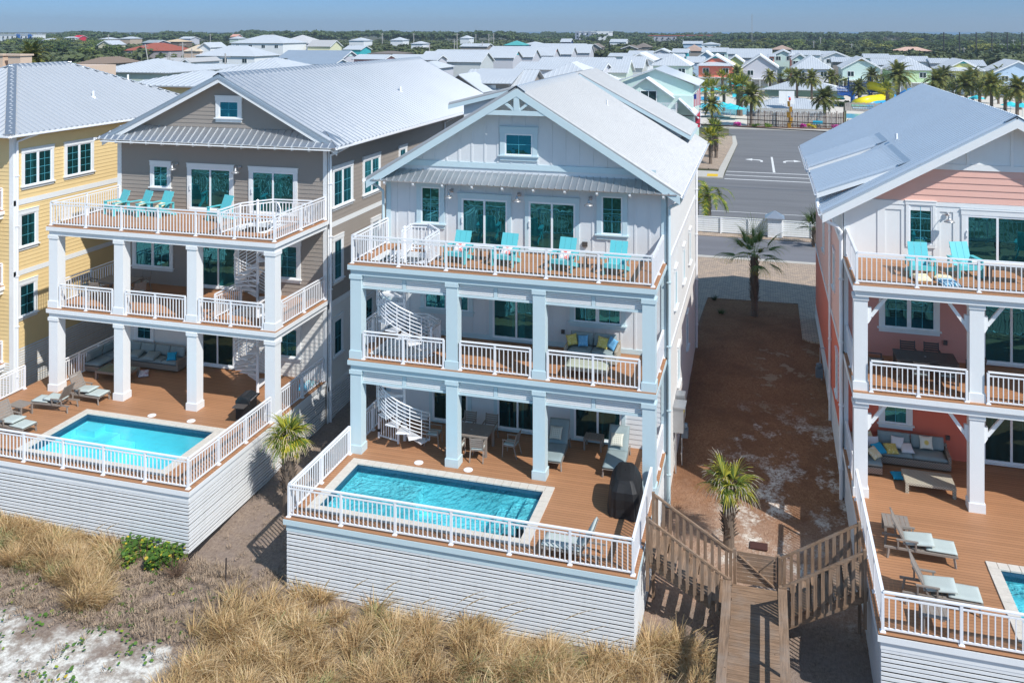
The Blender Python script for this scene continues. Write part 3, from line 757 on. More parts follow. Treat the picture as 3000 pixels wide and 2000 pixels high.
    a = MB(); roof_poly(a, [(xl + .25, 32.72, zb_), (xe - .15, 32.72, zb_), (xe - .75, BY, zt_), (xl + .85, BY, zt_)], (0, -(zt_ - zb_), BY - 32.72), .27, .05, .03, .04, .04)
    aw = a.build('awning', M['roof'], t)
    for i in range(10):
        x = xl + .85 + i * (xe - xl - 1.5) / 9
        q = MB(); q.prism([(32.75, zb_ - .12), (32.75, zb_ - .05), (BY - .01, zt_ - .06), (BY - .01, zt_ - .22), (32.82, zb_ - .19)], 'x', x - .04, x + .04); q.build('rafter_tail', M['white'], aw)
    lp2 = MB()
    for i in range(6):
        x = xl + 1.5 + i * 2.1; lp2.lathe([(.03, 0), (.05, -.05), (.05, -.12), (.02, -.15)], (x, 32.25, zb_ - .14), 8)
    gutter(t, (xe + .05, y0 - .05, ze - .04), (xe + .05, y1, ze - .04)); gutter(t, (xl - .05, y1, ze - .04), (xl - .05, y0 - .05, ze - .04))
    downspout(t, [(xe + .02, y0 + .1, ze - .12), (xe - .1, y0 + .3, ze - .35), (BX1 + .1, BY - .12, ze - .6), (BX1 + .10, BY - .10, ze - .9), (BX1 + .10, BY - .10, -2.0)], tb)
    downspout(t, [(xl, y0 + .1, ze - .12), (xl + .3, y0 + .4, ze - .3), (BX0 - .1, BY - .12, ze - .55), (BX0 - .10, BY - .10, ze - .9), (BX0 - .10, BY - .10, -2.2)], tb)
    downspout(t, [(xe, BYB - .3, ze - .1), (BX1 + .09, BYB - .3, ze - .6), (BX1 + .09, BYB - .3, ze - .9), (BX1 + .09, BYB - .3, -1.0)])
    v = MB(); vx = -7.0; vz = zr - (vx - xr) * sl; v.lathe([(.10, -.1), (.10, .03), (.045, .06), (.045, .3)], (vx, 40.6, vz), 10); v.build('vent_pipe', M['rail'], rf)
    o = MB(); fb(o, f, -6.72, -6.52, .03, .10, BZ3 + .42, BZ3 + .6); o.build('outlet_box', M['darkframe'], t)
    o = MB(); fb(o, f, -7.55, -7.42, .03, .10, BZ2 + .55, BZ2 + .7); o.build('outlet_box', M['darkframe'], t)
    return t
house_b()
tB = pool_platform('brown board pool deck over white slatted skirting before the central pale grey house', -15.03, -3.53, 25.5, BY, (-14.32, -7.25, 26.43, 29.44), M['bluetrim'], -2.42, bays=6, joint=-10.0, side_bays=2, right_bays=3, yrail=30.0, rightrail=30.0, zgr=-2.4)
railing(tB, (-14.91, 30.75), (-14.91, 33.38), 0, 2); railing(tB, (-3.65, 30.75), (-3.65, 33.38), 0, 2)
lids(tB, [(-12.18, 30.12), (-10.26, 30.12)])
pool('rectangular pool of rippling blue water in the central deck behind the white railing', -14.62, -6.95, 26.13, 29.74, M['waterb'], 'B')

# ---------------------------------------------------------------- A: taupe house on the left
AX0, AX1, AY, AYB = -30.3, -19.0, 36.0, 58.0
AZ2, AZ3 = 3.68, 7.29
def house_a():
    t = thing('beach_house', 'taupe lap sided beach house with white columns on the left', 'house', ((AX0+AX1)/2, AY, -2.1))
    xr = -24.3; ze, zr = 10.70, 13.85; xl, xe = -30.9, -18.15; sl = (zr - ze) / (xe - xr); wt = M['white']
    zw = ze + .36
    core = MB(); core.prism([(AX0, -2.4), (AX1, -2.4), (AX1, zw), (xr, zr - .25), (AX0, zw)], 'y', AY, AYB); w = core.build('wall', M['taupe'], t)
    f = FC('S', AY); fe = FC('E', AX1); fw = FC('W', AX0)
    up = MB(); lap(up, f, AZ2, 10.6, lambda z: (AX0 + .1, AX1 - .1), .19); lap(up, f, 11.3, zr - .4, lambda z: (max(AX0, xr - (zr - .3 - z) / sl), min(AX1, xr + (zr - .3 - z) / sl)), .19)
    lap(up, fe, 3.5, 6.86, lambda z: (AY + .1, AYB - .1), .19); lap(up, fe, 7.1, zw, lambda z: (AY + .1, AYB - .1), .19); up.build('lap_siding', M['taupe'], w)
    lo = MB(); lap(lo, f, -.05, AZ2 - .2, lambda z: (AX0 + .1, AX1 - .1), .19); lap(lo, fe, -.3, 3.2, lambda z: (AY + .1, AYB - .1), .19); lo.build('lower_siding', M['cream'], w)
    for za, zb_ in ((6.86, 7.09), (3.22, 3.48), (-.5, -.3)): bb = MB(); fb(bb, fe, AY, AYB, 0, .035, za, zb_); bb.build('belly_band', wt, t)
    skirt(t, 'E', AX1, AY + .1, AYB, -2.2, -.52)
    cb = MB()
    for xx in (AX0, AX1 - .17): cb = MB(); cb.box(xx - .03, xx + .20, AY - .035, AY - .001, -.1, 10.6); cb.build('corner_board', wt, t)
    cb = MB()
    cb.box(AX1 + .001, AX1 + .035, AY - .035, AY + .17, -2.1, 10.8); cb.build('corner_board', wt, t)
    def P(x, y): return (x * 1000/2352, 400 + y * 1000/2352)
    def A_(x, y): return (x * 1000/2352, y * 1000/2352)
    def G_(x, y): return (x * 1000/2352, 900 + y * 1000/2352)
    def W(p0, p1): a = plane_y(*p0, AY); b = plane_y(*p1, AY); return a[0], b[0], b[1], a[1]
    a0, a1, z0, z1 = W(A_(1520,703), A_(1640,808)); window(t, 'S', AY, a0 - .05, a1 + .05, z0 - .05, z1 + .05, 1, (1, 1), .18)
    a0, a1, z0, z1 = W(P(1065,198), P(1155,350)); window(t, 'S', AY, a0 - .05, a1 + .05, z0, z1, 1, (1, 2), .16)
    for p0, p1 in ((P(1323,222), P(1583,490)), (P(1748,245), P(2022,515))):
        a0, a1, z0, z1 = W(p0, p1); slider(t, 'S', AY, a0 - .08, a1 + .08, AZ3 + .14, z1 + .06)
    for x in (-26.93, -23.5): wall_lamp(t, x, AY, 9.5)
    window(t, 'S', AY, -29.3, -27.3, 4.5, 5.8, 2, (1, 1), .15); slider(t, 'S', AY, -25.62, -23.7, AZ2 + .12, 5.95); window(t, 'S', AY, -21.55, -20.5, 4.5, 6.0, 1, (1, 2), .17)
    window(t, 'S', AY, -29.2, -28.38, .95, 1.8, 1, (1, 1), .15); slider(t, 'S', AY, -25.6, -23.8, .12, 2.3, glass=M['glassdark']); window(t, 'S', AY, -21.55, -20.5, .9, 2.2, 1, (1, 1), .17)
    window(t, 'E', AX1, 36.55, 38.35, 7.75, 9.42, 2, (1, 2), .15); window(t, 'E', AX1, 39.75, 41.5, 7.75, 9.42, 2, (1, 2), .15); window(t, 'E', AX1, 44.2, 45.0, 8.5, 9.4, 1, (1, 1), .15)
    window(t, 'E', AX1, 36.6, 37.35, 4.35, 6.2, 1, (1, 2), .15); window(t, 'E', AX1, 40.7, 41.5, 4.6, 6.2, 1, (1, 2), .15)
    window(t, 'E', AX1, 36.6, 37.35, .9, 2.5, 1, (1, 1), .13); window(t, 'E', AX1, 39.9, 40.7, .9, 2.5, 1, (1, 1), .13)
    hole = (-22.25, -20.3, 32.9, 34.9)
    deck_level(t, -30.33, -18.98, 31.55, AY, AZ3, wt, hole); deck_level(t, -30.33, -18.98, 31.55, AY, AZ2, wt, hole)
    cx = [-30.05, -26.62, -22.97, -19.28]
    for a, b in ((0, AZ2 - .42), (AZ2, AZ3 - .42)):
        for x in cx: column(t, x, 31.86, a, b, wt, .46)
    yr = 31.67
    railing(t, (-30.2, yr), (-19.1, yr), AZ3, 6); railing(t, (-30.2, yr), (-30.2, AY - .06), AZ3, 2, (0, 1)); railing(t, (-19.1, yr), (-19.1, AY - .06), AZ3, 2, (0, 1))
    for k in range(3): railing(t, (cx[k] + .34, yr), (cx[k+1] - .34, yr), AZ2, 2)
    railing(t, (-30.2, 32.2), (-30.2, AY - .06), AZ2, 2); railing(t, (-19.1, 32.2), (-19.1, AY - .06), AZ2, 2)
    guard(t, [(-21.95, 32.0), (-21.95, 33.6), (-21.05, 34.8), (-19.2, 34.95)], AZ3); guard(t, [(-22.3, 32.3), (-22.3, 34.2)], AZ2)
    spiral(t, -21.3, 33.95, 0, AZ2, .98, 1.2, 1.0); spiral(t, -21.3, 33.95, AZ2, AZ3, .98, 1.2, 1.0)
    # roof
    RIB[:] = [.41, .23, .07, .085]; y0, y1 = 35.45, 60.2
    r = MB(); roof_poly(r, [(xe, y0, ze), (xe, y1, ze), (xr, y1, zr), (xr, y0, zr)], (zr - ze, 0, xe - xr)); roof_poly(r, [(xl, y1, ze), (xl, y0, ze), (xr, y0, zr), (xr, y1, zr)], (-(zr - ze), 0, xr - xl))
    rf = r.build('roof', M['roof'], t)
    c = MB(); ridge_cap(c, xr, zr, y0 - .03, y1, .30, sl); c.build('ridge_cap', M['roof'], rf)
    rk = MB(); gable_rake(rk, xl + .04, xr, xe - .04, ze - .06, zr - .06, y0 - .035, y0, .12); rk.build('rake_trim', M['roofb'], rf)
    rk = MB(); gable_rake(rk, xl + .1, xr, xe - .1, ze - .10, zr - .10, y0 + .003, y0 + .05, .26); rk.prism([(xl + .3, ze), (xr, zr - .20), (xe - .3, ze), (xe - .45, ze - .04), (xr, zr - .27), (xl + .45, ze - .04)], 'y', y0 + .05, AY - .002); rk.build('rake_board', wt, rf)
    # pent roof across the front with hipped corners
    a = MB(); zb, zt = 10.66, 11.3; yf = 35.2
    roof_poly(a, [(xl - .1, yf, zb), (xe + .02, yf, zb), (xe - .95, AY, zt), (xl + .9, AY, zt)], (0, -(zt - zb), AY - yf), .36, .05, .03, .04, .05)
    a.add([(xe + .04, yf, zb + .01), (xe + .03, yf + 1.6, zb + .03), (xe - .93, AY, zt + .02)], [(0, 1, 2)]); a.add([(xl - .12, yf, zb + .01), (xl - .02, yf + 1.6, zb + .03), (xl + .92, AY, zt + .02)], [(0, 2, 1)])
    aw = a.build('pent_roof', M['roofb'] if False else M['roof'], t)
    for i in range(13):
        x = AX0 + .45 + i * .86
        q = MB(); q.prism([(yf + .05, zb - .20), (yf + .05, zb - .05), (AY - .01, zt - .10), (AY - .01, zt - .3), (yf + .2, zb - .2)], 'x', x - .04, x + .04); q.build('rafter_tail', wt, aw)
    fr = MB(); fr.box(xl + .3, xe - .3, AY - .9, AY - .002, zb - .12, zb - .08) ; fr.build('soffit', wt, aw)
    gutter(t, (xe + .06, y0 - .3, ze - .04), (xe + .06, y1, ze - .04)); gutter(t, (xl - .06, y1, ze - .04), (xl - .06, y0 - .3, ze - .04))
    downspout(t, [(xe, y0 + .9, ze - .1), (xe - .3, y0 + 1.0, ze - .25), (AX1 + .1, AY + .12, ze - .5), (AX1 + .10, AY + .12, ze - .9), (AX1 + .10, AY + .12, -1.9)])
    downspout(t, [(xe, 51.0, ze - .1), (AX1 + .1, 51.0, ze - .5), (AX1 + .1, 51.0, ze - .9), (AX1 + .10, 51.0, -1.5)])
    for vx, vy in ((-21.0, 49.0),):
        v = MB(); v.lathe([(.14, -.1), (.14, .03), (.06, .06), (.06, .35)], (vx, vy, zr - abs(vx - xr) * sl), 10); v.build('vent_pipe', M['rail'], rf)
    return t
house_a()
tA = pool_platform('raised pool deck of brown boards over white slatted skirting in front of the taupe house', -31.6, -19.05, 26.08, AY, (-26.95, -20.85, 27.0, 30.2), M['white'], -2.2, bays=7, joint=-25.2, side_bays=3, right_bays=3, yrail=31.5, rightrail=31.5)
railing(tA, (-19.17, 32.2), (-19.17, 35.9), 0, 2); railing(tA, (-30.3, 32.2), (-30.3, 35.9), 0, 3)
lids(tA, [(-24.26, 30.78), (-22.38, 30.78)])
pool('calm turquoise pool with corner steps in the deck of the taupe house', -27.25, -20.55, 26.7, 30.5, M['water'], 'L')

# ---------------------------------------------------------------- C: coral house on the right
CX0, CX1, CY, CYB = 2.95, 14.45, 35.75, 54.0
CZ2, CZ3 = 3.63, 7.27
def house_c():
    t = thing('beach_house', 'coral and white beach house with bracketed white columns on the right', 'house', ((CX0+CX1)/2, CY, -2.1))
    xr = 8.7; ze, zr = 9.02, 12.78; xl, xe = 2.1, 15.3; sl = (zr - ze) / (xr - xl); wt = M['white']; zw = ze + .42
    core = MB(); core.prism([(CX0, -2.6), (CX1, -2.6), (CX1, zw), (xr, zr - .25), (CX0, zw)], 'y', CY, CYB); w = core.build('wall', M['white'], t)
    f = FC('S', CY); fw = FC('W', CX0); fe = FC('E', CX1)
    cl = MB(); lap(cl, f, 9.52, 10.72, lambda z: (max(CX0, xr - (zr - .3 - z) / sl), min(CX1, xr + (zr - .3 - z) / sl)), .24, .03); cl.build('gable_siding', M['coral_top'], w)
    cg = MB(); lap(cg, f, 10.95, zr - .4, lambda z: (xr - (zr - .3 - z) / sl, xr + (zr - .3 - z) / sl), .13); cg.build('peak_siding', M['white'], w)
    tr = MB(); fb(tr, f, xr - (zr - 11.2) / sl, xr + (zr - 11.2) / sl, 0, .05, 10.73, 10.94); fb(tr, f, CX0, CX1, 0, .06, 9.36, 9.50)
    for x in (5.7, 7.25, 8.7, 10.15, 11.7): fb(tr, f, x - .05, x + .05, 0, .045, 10.94, zr - .3 - abs(x - xr) * sl)
    x = 3.0
    for x in (4.35, 4.72, 5.0, 6.27, 7.0, 7.12, 8.7, 10.4, 12.0, 13.0): pass
    fb(tr, f, CX0, CX1, .0, .035, 9.16, 9.36)
    for a_, b_ in ((CX0, 3.15), (4.15, 4.42), (4.98, 5.2), (6.08, 6.3), (6.75, 7.05), (9.4, 9.7), (10.9, 11.1), (12.4, 12.6), (13.9, CX1)): fb(tr, f, a_, b_, .0, .033, CZ3 + .12, 9.16)
    fb(tr, f, CX0, CX1, 0, .036, CZ3 + .0, CZ3 + .14); tr.build('panel_trim', wt, w)
    m = MB(); lap(m, f, CZ2, CZ3 - .2, lambda z: (CX0 + .15, CX1 - .1), .19); m.build('middle_siding', M['coral_mid'], w)
    l = MB(); lap(l, f, -.05, CZ2 - .2, lambda z: (CX0 + .15, CX1 - .1), .19); l.build('lower_siding', M['coral_low'], w)
    sd = MB(); lap(sd, fw, 3.5, 7.5, lambda z: (CY + .1, CYB - .1), .19); sd.build('side_siding_upper', M['coral_top'], w)
    sd = MB(); lap(sd, fw, .0, 3.3, lambda z: (CY + .1, CYB - .1), .19); sd.build('side_siding_lower', M['coral_low'], w)
    bb = MB(); fb(bb, fw, CY, CYB, 0, .05, 3.3, 3.48); fb(bb, fw, CY, CYB, 0, .05, 7.5, 7.65); fb(bb, fw, CY, CYB, 0, .03, -.3, -.02)
    y = CY + .3
    while y < 46: fb(bb, fw, y - .03, y + .03, 0, .03, 7.66, zw - .1); y += .4
    bb.build('belly_band', wt, t)
    skirt(t, 'W', CX0, CY + .1, CYB, -2.3, -.32)
    cb = MB(); cb.box(CX0 - .03, CX0 + .17, CY - .045, CY - .001, -.1, 9.3); cb.box(CX0 - .045, CX0 - .001, CY - .045, CY + .16, -2.2, 9.3); cb.build('corner_board', wt, t)
    def F_(x, y): return (2000 + x * 1000/2352, 400 + y * 1000/2352)
    def W(p0, p1): a = plane_y(*p0, CY); b = plane_y(*p1, CY); return a[0], b[0], b[1], a[1]
    a0, a1, z0, z1 = W(F_(1567,465), F_(1710,742)); window(t, 'S', CY, a0 - .05, a1 + .05, z0, z1, 1, (1, 2), .10, sill=False, base=.03)
    slider(t, 'S', CY, 7.18, 9.25, CZ3 + .14, 9.3 - .2, base=.03); slider(t, 'S', CY, 10.6, 12.6, CZ3 + .14, 9.1, base=.03)
    wall_lamp(t, 6.55, CY - .03, 9.1); wall_lamp(t, 9.9, CY - .03, 9.1)
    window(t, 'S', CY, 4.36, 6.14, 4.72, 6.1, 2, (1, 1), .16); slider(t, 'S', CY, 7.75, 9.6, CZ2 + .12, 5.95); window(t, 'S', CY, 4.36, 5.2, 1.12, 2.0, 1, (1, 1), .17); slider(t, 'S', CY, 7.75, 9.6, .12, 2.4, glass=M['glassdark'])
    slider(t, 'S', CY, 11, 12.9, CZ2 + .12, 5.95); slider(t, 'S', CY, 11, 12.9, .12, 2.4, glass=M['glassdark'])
    window(t, 'W', CX0, 39.6, 40.3, 4.9, 6.4, 1, (0, 1), .12); window(t, 'W', CX0, 46.3, 47.0, 4.9, 6.3, 1, (0, 1), .12); window(t, 'W', CX0, 38.0, 38.7, 1.0, 2.6, 1, (0, 1), .12)
    deck_level(t, 2.95, 14.45, 31.9, CY, CZ3, wt); deck_level(t, 2.95, 14.45, 31.9, CY, CZ2, wt)
    cx = [3.2, 6.78, 10.4, 14.2]
    for a, b in ((0, CZ2 - .42), (CZ2, CZ3 - .42)):
        for x in cx: column(t, x, 32.29, a, b, wt, .44)
        for i, x in enumerate(cx):
            for s in (-1, 1):
                if (i == 0 and s < 0) or (i == 3 and s > 0): continue
                br = MB(); e = x + s * .22; br.bar((e + s * .12, 32.27, b - .72), (e + s * .60, 32.27, b - .05), .10, .11)
                br.prism([(e, b - .42), (e + s * .13, b - .42), (e + s * .13, b - .80), (e + s * .05, b - .95), (e, b - .98)][::s], 'y', 32.20, 32.34)
                br.build('bracket', wt, t)
    yr = 32.02
    railing(t, (3.07, yr), (14.33, yr), CZ3, 6); railing(t, (3.07, yr), (3.07, CY - .06), CZ3, 2, (0, 1))
    for k in range(3): railing(t, (cx[k] + .32, yr), (cx[k+1] - .32, yr), CZ2, 2)
    railing(t, (3.07, 32.6), (3.07, CY - .06), CZ2, 2)
    RIB[:] = [.33, .16, .09, .09]; y0, y1 = 35.05, 54.6
    r = MB(); roof_poly(r, [(xe, y0, ze), (xe, y1, ze), (xr, y1, zr), (xr, y0, zr)], (zr - ze, 0, xe - xr), th=.07); roof_poly(r, [(xl, y1, ze), (xl, y0, ze), (xr, y0, zr), (xr, y1, zr)], (-(zr - ze), 0, xr - xl), th=.07)
    rf = r.build('roof', M['roofC'], t)
    c = MB(); ridge_cap(c, xr, zr, y0 - .03, y1, .36, sl); c.build('ridge_cap', M['roofb'], rf)
    rk = MB(); gable_rake(rk, xl + .04, xr, xe - .04, ze - .07, zr - .07, y0 - .04, y0 + .02, .28); rk.prism([(xl + .3, ze + .04), (xr, zr - .18), (xe - .3, ze + .04), (xe - .45, ze), (xr, zr - .25), (xl + .45, ze)], 'y', y0 + .02, CY - .002); rk.build('rake_board', wt, rf)
    def dorm(ya, yb):
        xt, zt, xb, zb = 5.15, zr - (xr - 5.15) * sl + .06, 2.0, 9.62
        d = MB(); roof_poly(d, [(xb, yb, zb), (xb, ya, zb), (xt, ya, zt), (xt, yb, zt)], (-(zt - zb), 0, xt - xb), th=.05); o = d.build('shed_dormer', M['roofC'], t)
        s_ = (zt - zb) / (xt - xb)
        e = MB(); e.prism([(xb, zb - .052), (xt - .5, zt - .052 - .5 * s_), (xt - .5, zt - .10 - .5*s_), (xt - 1.2, zt - .22 - 1.2 * s_), (xb, zb - .24)], 'y', ya + .0, ya + .04); e.build('dormer_fascia', wt, o)
        cp = MB(); n = Vector((-(zr - ze), 0, xr - xl)).normalized(); roof_poly(cp, [(xt - .25, yb, zt - .25*s_ + .07), (xt - .25, ya, zt - .25*s_ + .07), (xt + .2, ya, zt + .2 * sl + .05), (xt + .2, yb, zt + .2 * sl + .05)], n, ribs=False, th=.02); cp.build('dormer_flashing', M['roofb'], o)
        wl = MB(); wl.prism([(CX0 + .02, ze + .3), (CX0 + .02, zb + (CX0 - xb) * s_ - .06), (xt, zt - .1), (xt, zt - .25)], 'y', ya + .35, yb - .1); wl.build('dormer_wall', M['coral_top'], o)
        gutter(t, (xb - .05, yb, zb - .05), (xb - .05, ya - .03, zb - .05))
    dorm(36.0, 41.0); dorm(42.4, 45.4)
    gutter(t, (xl - .05, 36.0, ze - .04), (xl - .05, y0 - .06, ze - .04)); gutter(t, (xl - .05, y1, ze - .04), (xl - .05, 45.5, ze - .04))
    downspout(t, [(xl - .02, 36.3, 9.5), (xl - .08, 36.2, 9.2), (xl - .05, 35.9, 9.0)], r=.07)
    downspout(t, [(xl - .03, y0 + .15, ze - .1), (xl + .1, y0 + .15, ze - .3), (CX0 - .25, CY - .14, ze - .62), (CX0 - .10, CY - .12, ze - .8), (CX0 - .10, CY - .12, -2.0)], r=.07)
    downspout(t, [(xl, 41.6, 9.2), (CX0 - .09, 41.6, 8.7), (CX0 - .09, 41.6, 8.3), (CX0 - .09, 41.6, -1.5)])
    v = MB(); v.lathe([(.13, -.1), (.13, .03), (.06, .06), (.06, .36)], (5.6, 41.6, zr - (xr - 5.6) * sl), 10); v.build('vent_pipe', M['rail'], rf)
    o = MB(); fb(o, f, 6.42, 6.55, .03, .10, CZ2 + .62, CZ2 + .78); o.build('outlet_box', M['darkframe'], t)
    o = MB(); fb(o, f, 6.5, 6.63, .03, .10, .75, .9); o.build('outlet_box', M['darkframe'], t)
    return t
house_c()
tC = pool_platform('raised pool deck of brown boards over white slatted skirting in front of the coral house', 2.92, 14.5, 24.93, CY, (6.68, 13.9, 25.9, 28.87), M['white'], -2.42, bays=6, side_bays=4, right_bays=4, yrail=31.8, rightrail=31.8)
railing(tC, (3.04, 32.6), (3.04, 35.6), 0, 2)
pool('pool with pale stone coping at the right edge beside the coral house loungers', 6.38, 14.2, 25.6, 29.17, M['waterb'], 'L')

# ---------------------------------------------------------------- Y: yellow house at the far left
def house_y():
    x1 = -34.4; x0 = -45.6; y0, y1 = 33.75, 48.6
    t = thing('beach_house', 'yellow lap sided beach house with hipped metal roof at the left edge', 'house', ((x0+x1)/2, y0, -2.1)); wt = M['white']
    c = MB(); c.box(x0, x1, y0, y1, -2.4, 10.95); w = c.build('wall', M['yellow'], t)
    f = FC('S', y0); fe = FC('E', x1)
    s = MB()
    for a, b in ((.6, 4.1), (4.34, 7.48), (7.74, 10.9)): lap(s, fe, a, b, lambda z: (y0 + .1, y1 - .1), .19)
    lap(s, f, .0, 10.9, lambda z: (x0 + .1, x1 - .1), .19); s.build('lap_siding', M['yellow'], w)
    for za, zb_ in ((7.48, 7.74), (4.1, 4.34)): b = MB(); fb(b, fe, y0, y1, 0, .035, za, zb_); b.build('belly_band', wt, t)
    skirt(t, 'E', x1, y0 + .1, y1, -2.3, .58); skirt(t, 'S', y0, x0, x1, -2.3, 0)
    cb = MB(); cb.box(x1 - .2, x1 + .035, y0 - .035, y0 - .001, -2.1, 10.9); cb.box(x1 + .001, x1 + .035, y0, y0 + .17, -2.1, 10.9); cb.build('corner_board', wt, t)
    window(t, 'E', x1, 34.35, 36.05, 8.35, 9.95, 2, (1, 3), .15); window(t, 'E', x1, 37.05, 38.8, 8.4, 9.95, 2, (1, 3), .15)
    window(t, 'E', x1, 34.15, 35.05, 5.45, 7.0, 1, (1, 2), .16); window(t, 'E', x1, 34.1, 35.0, 2.1, 3.6, 1, (1, 2), .16)
    window(t, 'E', x1, 41.5, 42.4, 5.2, 6.8, 1, (1, 2), .15); window(t, 'E', x1, 41.3, 42.2, 1.2, 3.0, 1, (1, 1), .18)
    for z in (7.3, 3.7, 0):
        deck_level(t, x0, x1 - .5, 30.0, y0, z, wt); railing(t, (x1 - .62, 30.1), (x1 - .62, y0 - .05), z, 2); railing(t, (x0, 30.1), (x1 - .62, 30.1), z, 5)
    for z0, z1 in ((0, 3.28), (3.7, 6.88)): 
        for x in (x1 - .8, x1 - 5.0, x0 + .4): column(t, x, 30.3, z0, z1, wt)
    # hipped roof
    RIB[:] = [.36, .23, .07, .085]
    e0, e1, g0, g1 = x0 - .6, x1 + .6, y0 - .75, 49.4; ze, zr = 10.95, 13.95; xr = (e0 + e1) / 2; h = (e1 - e0) / 2; ry0, ry1 = g0 + h, g1 - h
    r = MB(); roof_poly(r, [(e1, g0, ze), (e1, g1, ze), (xr, ry1, zr), (xr, ry0, zr)], (zr - ze, 0, h)); roof_poly(r, [(e0, g1, ze), (e0, g0, ze), (xr, ry0, zr), (xr, ry1, zr)], (-(zr - ze), 0, h))
    roof_poly(r, [(e0, g0, ze), (e1, g0, ze), (xr, ry0, zr)], (0, -(zr - ze), h)); roof_poly(r, [(e1, g1, ze), (e0, g1, ze), (xr, ry1, zr)], (0, zr - ze, h))
    rf = r.build('roof', M['roofY'], t)
    k = MB(); ridge_cap(k, xr, zr, ry0, ry1, .3, .48)
    for ex, ey, ry in ((e1, g0, ry0), (e1, g1, ry1), (e0, g0, ry0), (e0, g1, ry1)):
        k.bar((ex, ey, ze + .05), (xr, ry, zr + .04), .42, .035)
    k.build('ridge_cap', M['roof'], rf)
    gutter(t, (e1 + .06, g0, ze - .04), (e1 + .06, g1, ze - .04)); gutter(t, (e0, g0 - .06, ze - .04), (e1, g0 - .06, ze - .04))
    downspout(t, [(e1, g0 + 1.6, ze - .1), (e1 - .2, g0 + 1.3, ze - .2), (x1 + .1, y0 + .15, ze - .4), (x1 + .10, y0 + .15, ze - .8), (x1 + .10, y0 + .15, -1.9)])
    for vx, vy in ((-36.2, 41.0), (-37.6, 45.5)):
        vz = zr - (vx - xr) * (zr - ze) / h
        v = MB(); v.lathe([(.15, -.1), (.15, .03), (.06, .06), (.06, .36)], (vx, vy, vz), 10); v.build('vent_pipe', M['rail'], rf)
house_y()
# ================================================================= furniture (each built once in its own frame, facing -y, then copied)
def adirondack():
    t = lthing('adirondack_chair', '', 'adirondack chair'); m = M['turq']; W = .72
    s = MB()
    for i in range(5): s.bar((-.27, -.40 + i*.105, .37 - i*.022), (.27, -.40 + i*.105, .37 - i*.022), .095, .022)
    s.cbox((0, -.455, .32), (.62, .025, .14)); s.build('seat', m, t)
    b = MB(); R = RX(math.radians(-24))
    for k, (x, w) in enumerate(((-.185, .17), (0, .185), (.185, .17))): b.cbox(Vector((x, .20, .62)), (w, .024, .74), R)
    b.cbox((0, .145, .46), (.54, .03, .07), R); b.cbox((0, .31, .80), (.54, .03, .06), R); b.build('backrest', m, t)
    for sx in (-1, 1):
        a = MB(); a.cbox((sx * .335, -.12, .545), (.135, .72, .026)); a.build('armrest', m, t)
        l = MB(); l.cbox((sx * .335, -.42, .27), (.035, .12, .53)); l.build('leg', m, t)
        l = MB(); l.bar((sx * .30, -.44, .32), (sx * .30, .46, .03), .03, .13); l.cbox((sx*.335, .24, .40), (.035, .09, .28)); l.build('rear_rail', m, t)
    return t
def side_table(mat, w=.55, d=.55, h=.45, slats=7, label='', cat='side table'):
    t = lthing('side_table', label, cat); s = MB()
    for i in range(slats): s.cbox((-w/2 + w*(i+.5)/slats, 0, h - .012), (w/slats - .008, d - .05, .022))
    s.cbox((0, -d/2 + .012, h - .02), (w, .024, .045)); s.cbox((0, d/2 - .012, h - .02), (w, .024, .045)); s.build('table_top', mat, t)
    for sx in (-1, 1):
        for sy in (-1, 1): l = MB(); l.cbox((sx*(w/2 - .03), sy*(d/2 - .03), (h - .045)/2), (.05, .05, h - .045)); l.build('leg', mat, t)
    return t
def dining_chair(fm, cm, arms=True):
    t = lthing('dining_chair', '', 'dining chair')
    s = MB(); s.cbox((0, 0, .42), (.48, .46, .03)); s.build('seat', fm, t)
    c = MB(); c.cushion((0, 0, .465), (.47, .45, .07), .4); c.build('seat_cushion', cm, t, smooth=True)
    b = MB()
    for i in range(5): b.bar((-.23, .235 + i*.018, .56 + i*.075), (.23, .235 + i*.018, .56 + i*.075), .018, .058)
    for sx in (-1, 1): b.bar((sx*.24, .21, .42), (sx*.24, .32, .91), .035, .03)
    b.build('backrest', fm, t)
    for sx in (-1, 1):
        l = MB(); l.bar((sx*.24, -.22, .64), (sx*.25, -.25, 0), .035, .035); l.build('leg', fm, t)
        l = MB(); l.bar((sx*.24, .21, .42), (sx*.25, .33, 0), .035, .035); l.build('leg', fm, t)
        a = MB(); a.bar((sx*.25, -.25, .645), (sx*.25, .25, .645), .05, .025); a.build('armrest', fm, t)
    return t
def dining_table(fm, w=1.55, d=1.05, h=.74):
    t = lthing('dining_table', '', 'dining table'); s = MB(); n = 11
    for i in range(n): s.cbox((-w/2 + .05 + (w - .1)*(i+.5)/n, 0, h - .015), ((w - .1)/n - .006, d - .1, .026))
    for sy in (-1, 1): s.cbox((0, sy*(d/2 - .025), h - .02), (w, .05, .05))
    for sx in (-1, 1): s.cbox((sx*(w/2 - .025), 0, h - .021), (.05, d - .1, .048))
    s.build('table_top', fm, t)
    a = MB()
    for sy in (-1, 1): a.cbox((0, sy*(d/2 - .09), h - .09), (w - .2, .025, .08))
    a.build('apron', fm, t)
    p = MB(); p.lathe([(.04, 0), (.04, .006), (.02, .008)], (0, 0, h - .001), 14); p.build('umbrella_hole_cap', M['galv'], t)
    for sx in (-1, 1):
        for sy in (-1, 1): l = MB(); l.cbox((sx*(w/2 - .06), sy*(d/2 - .06), (h - .04)/2), (.09, .09, h - .04)); l.build('leg', fm, t)
    return t
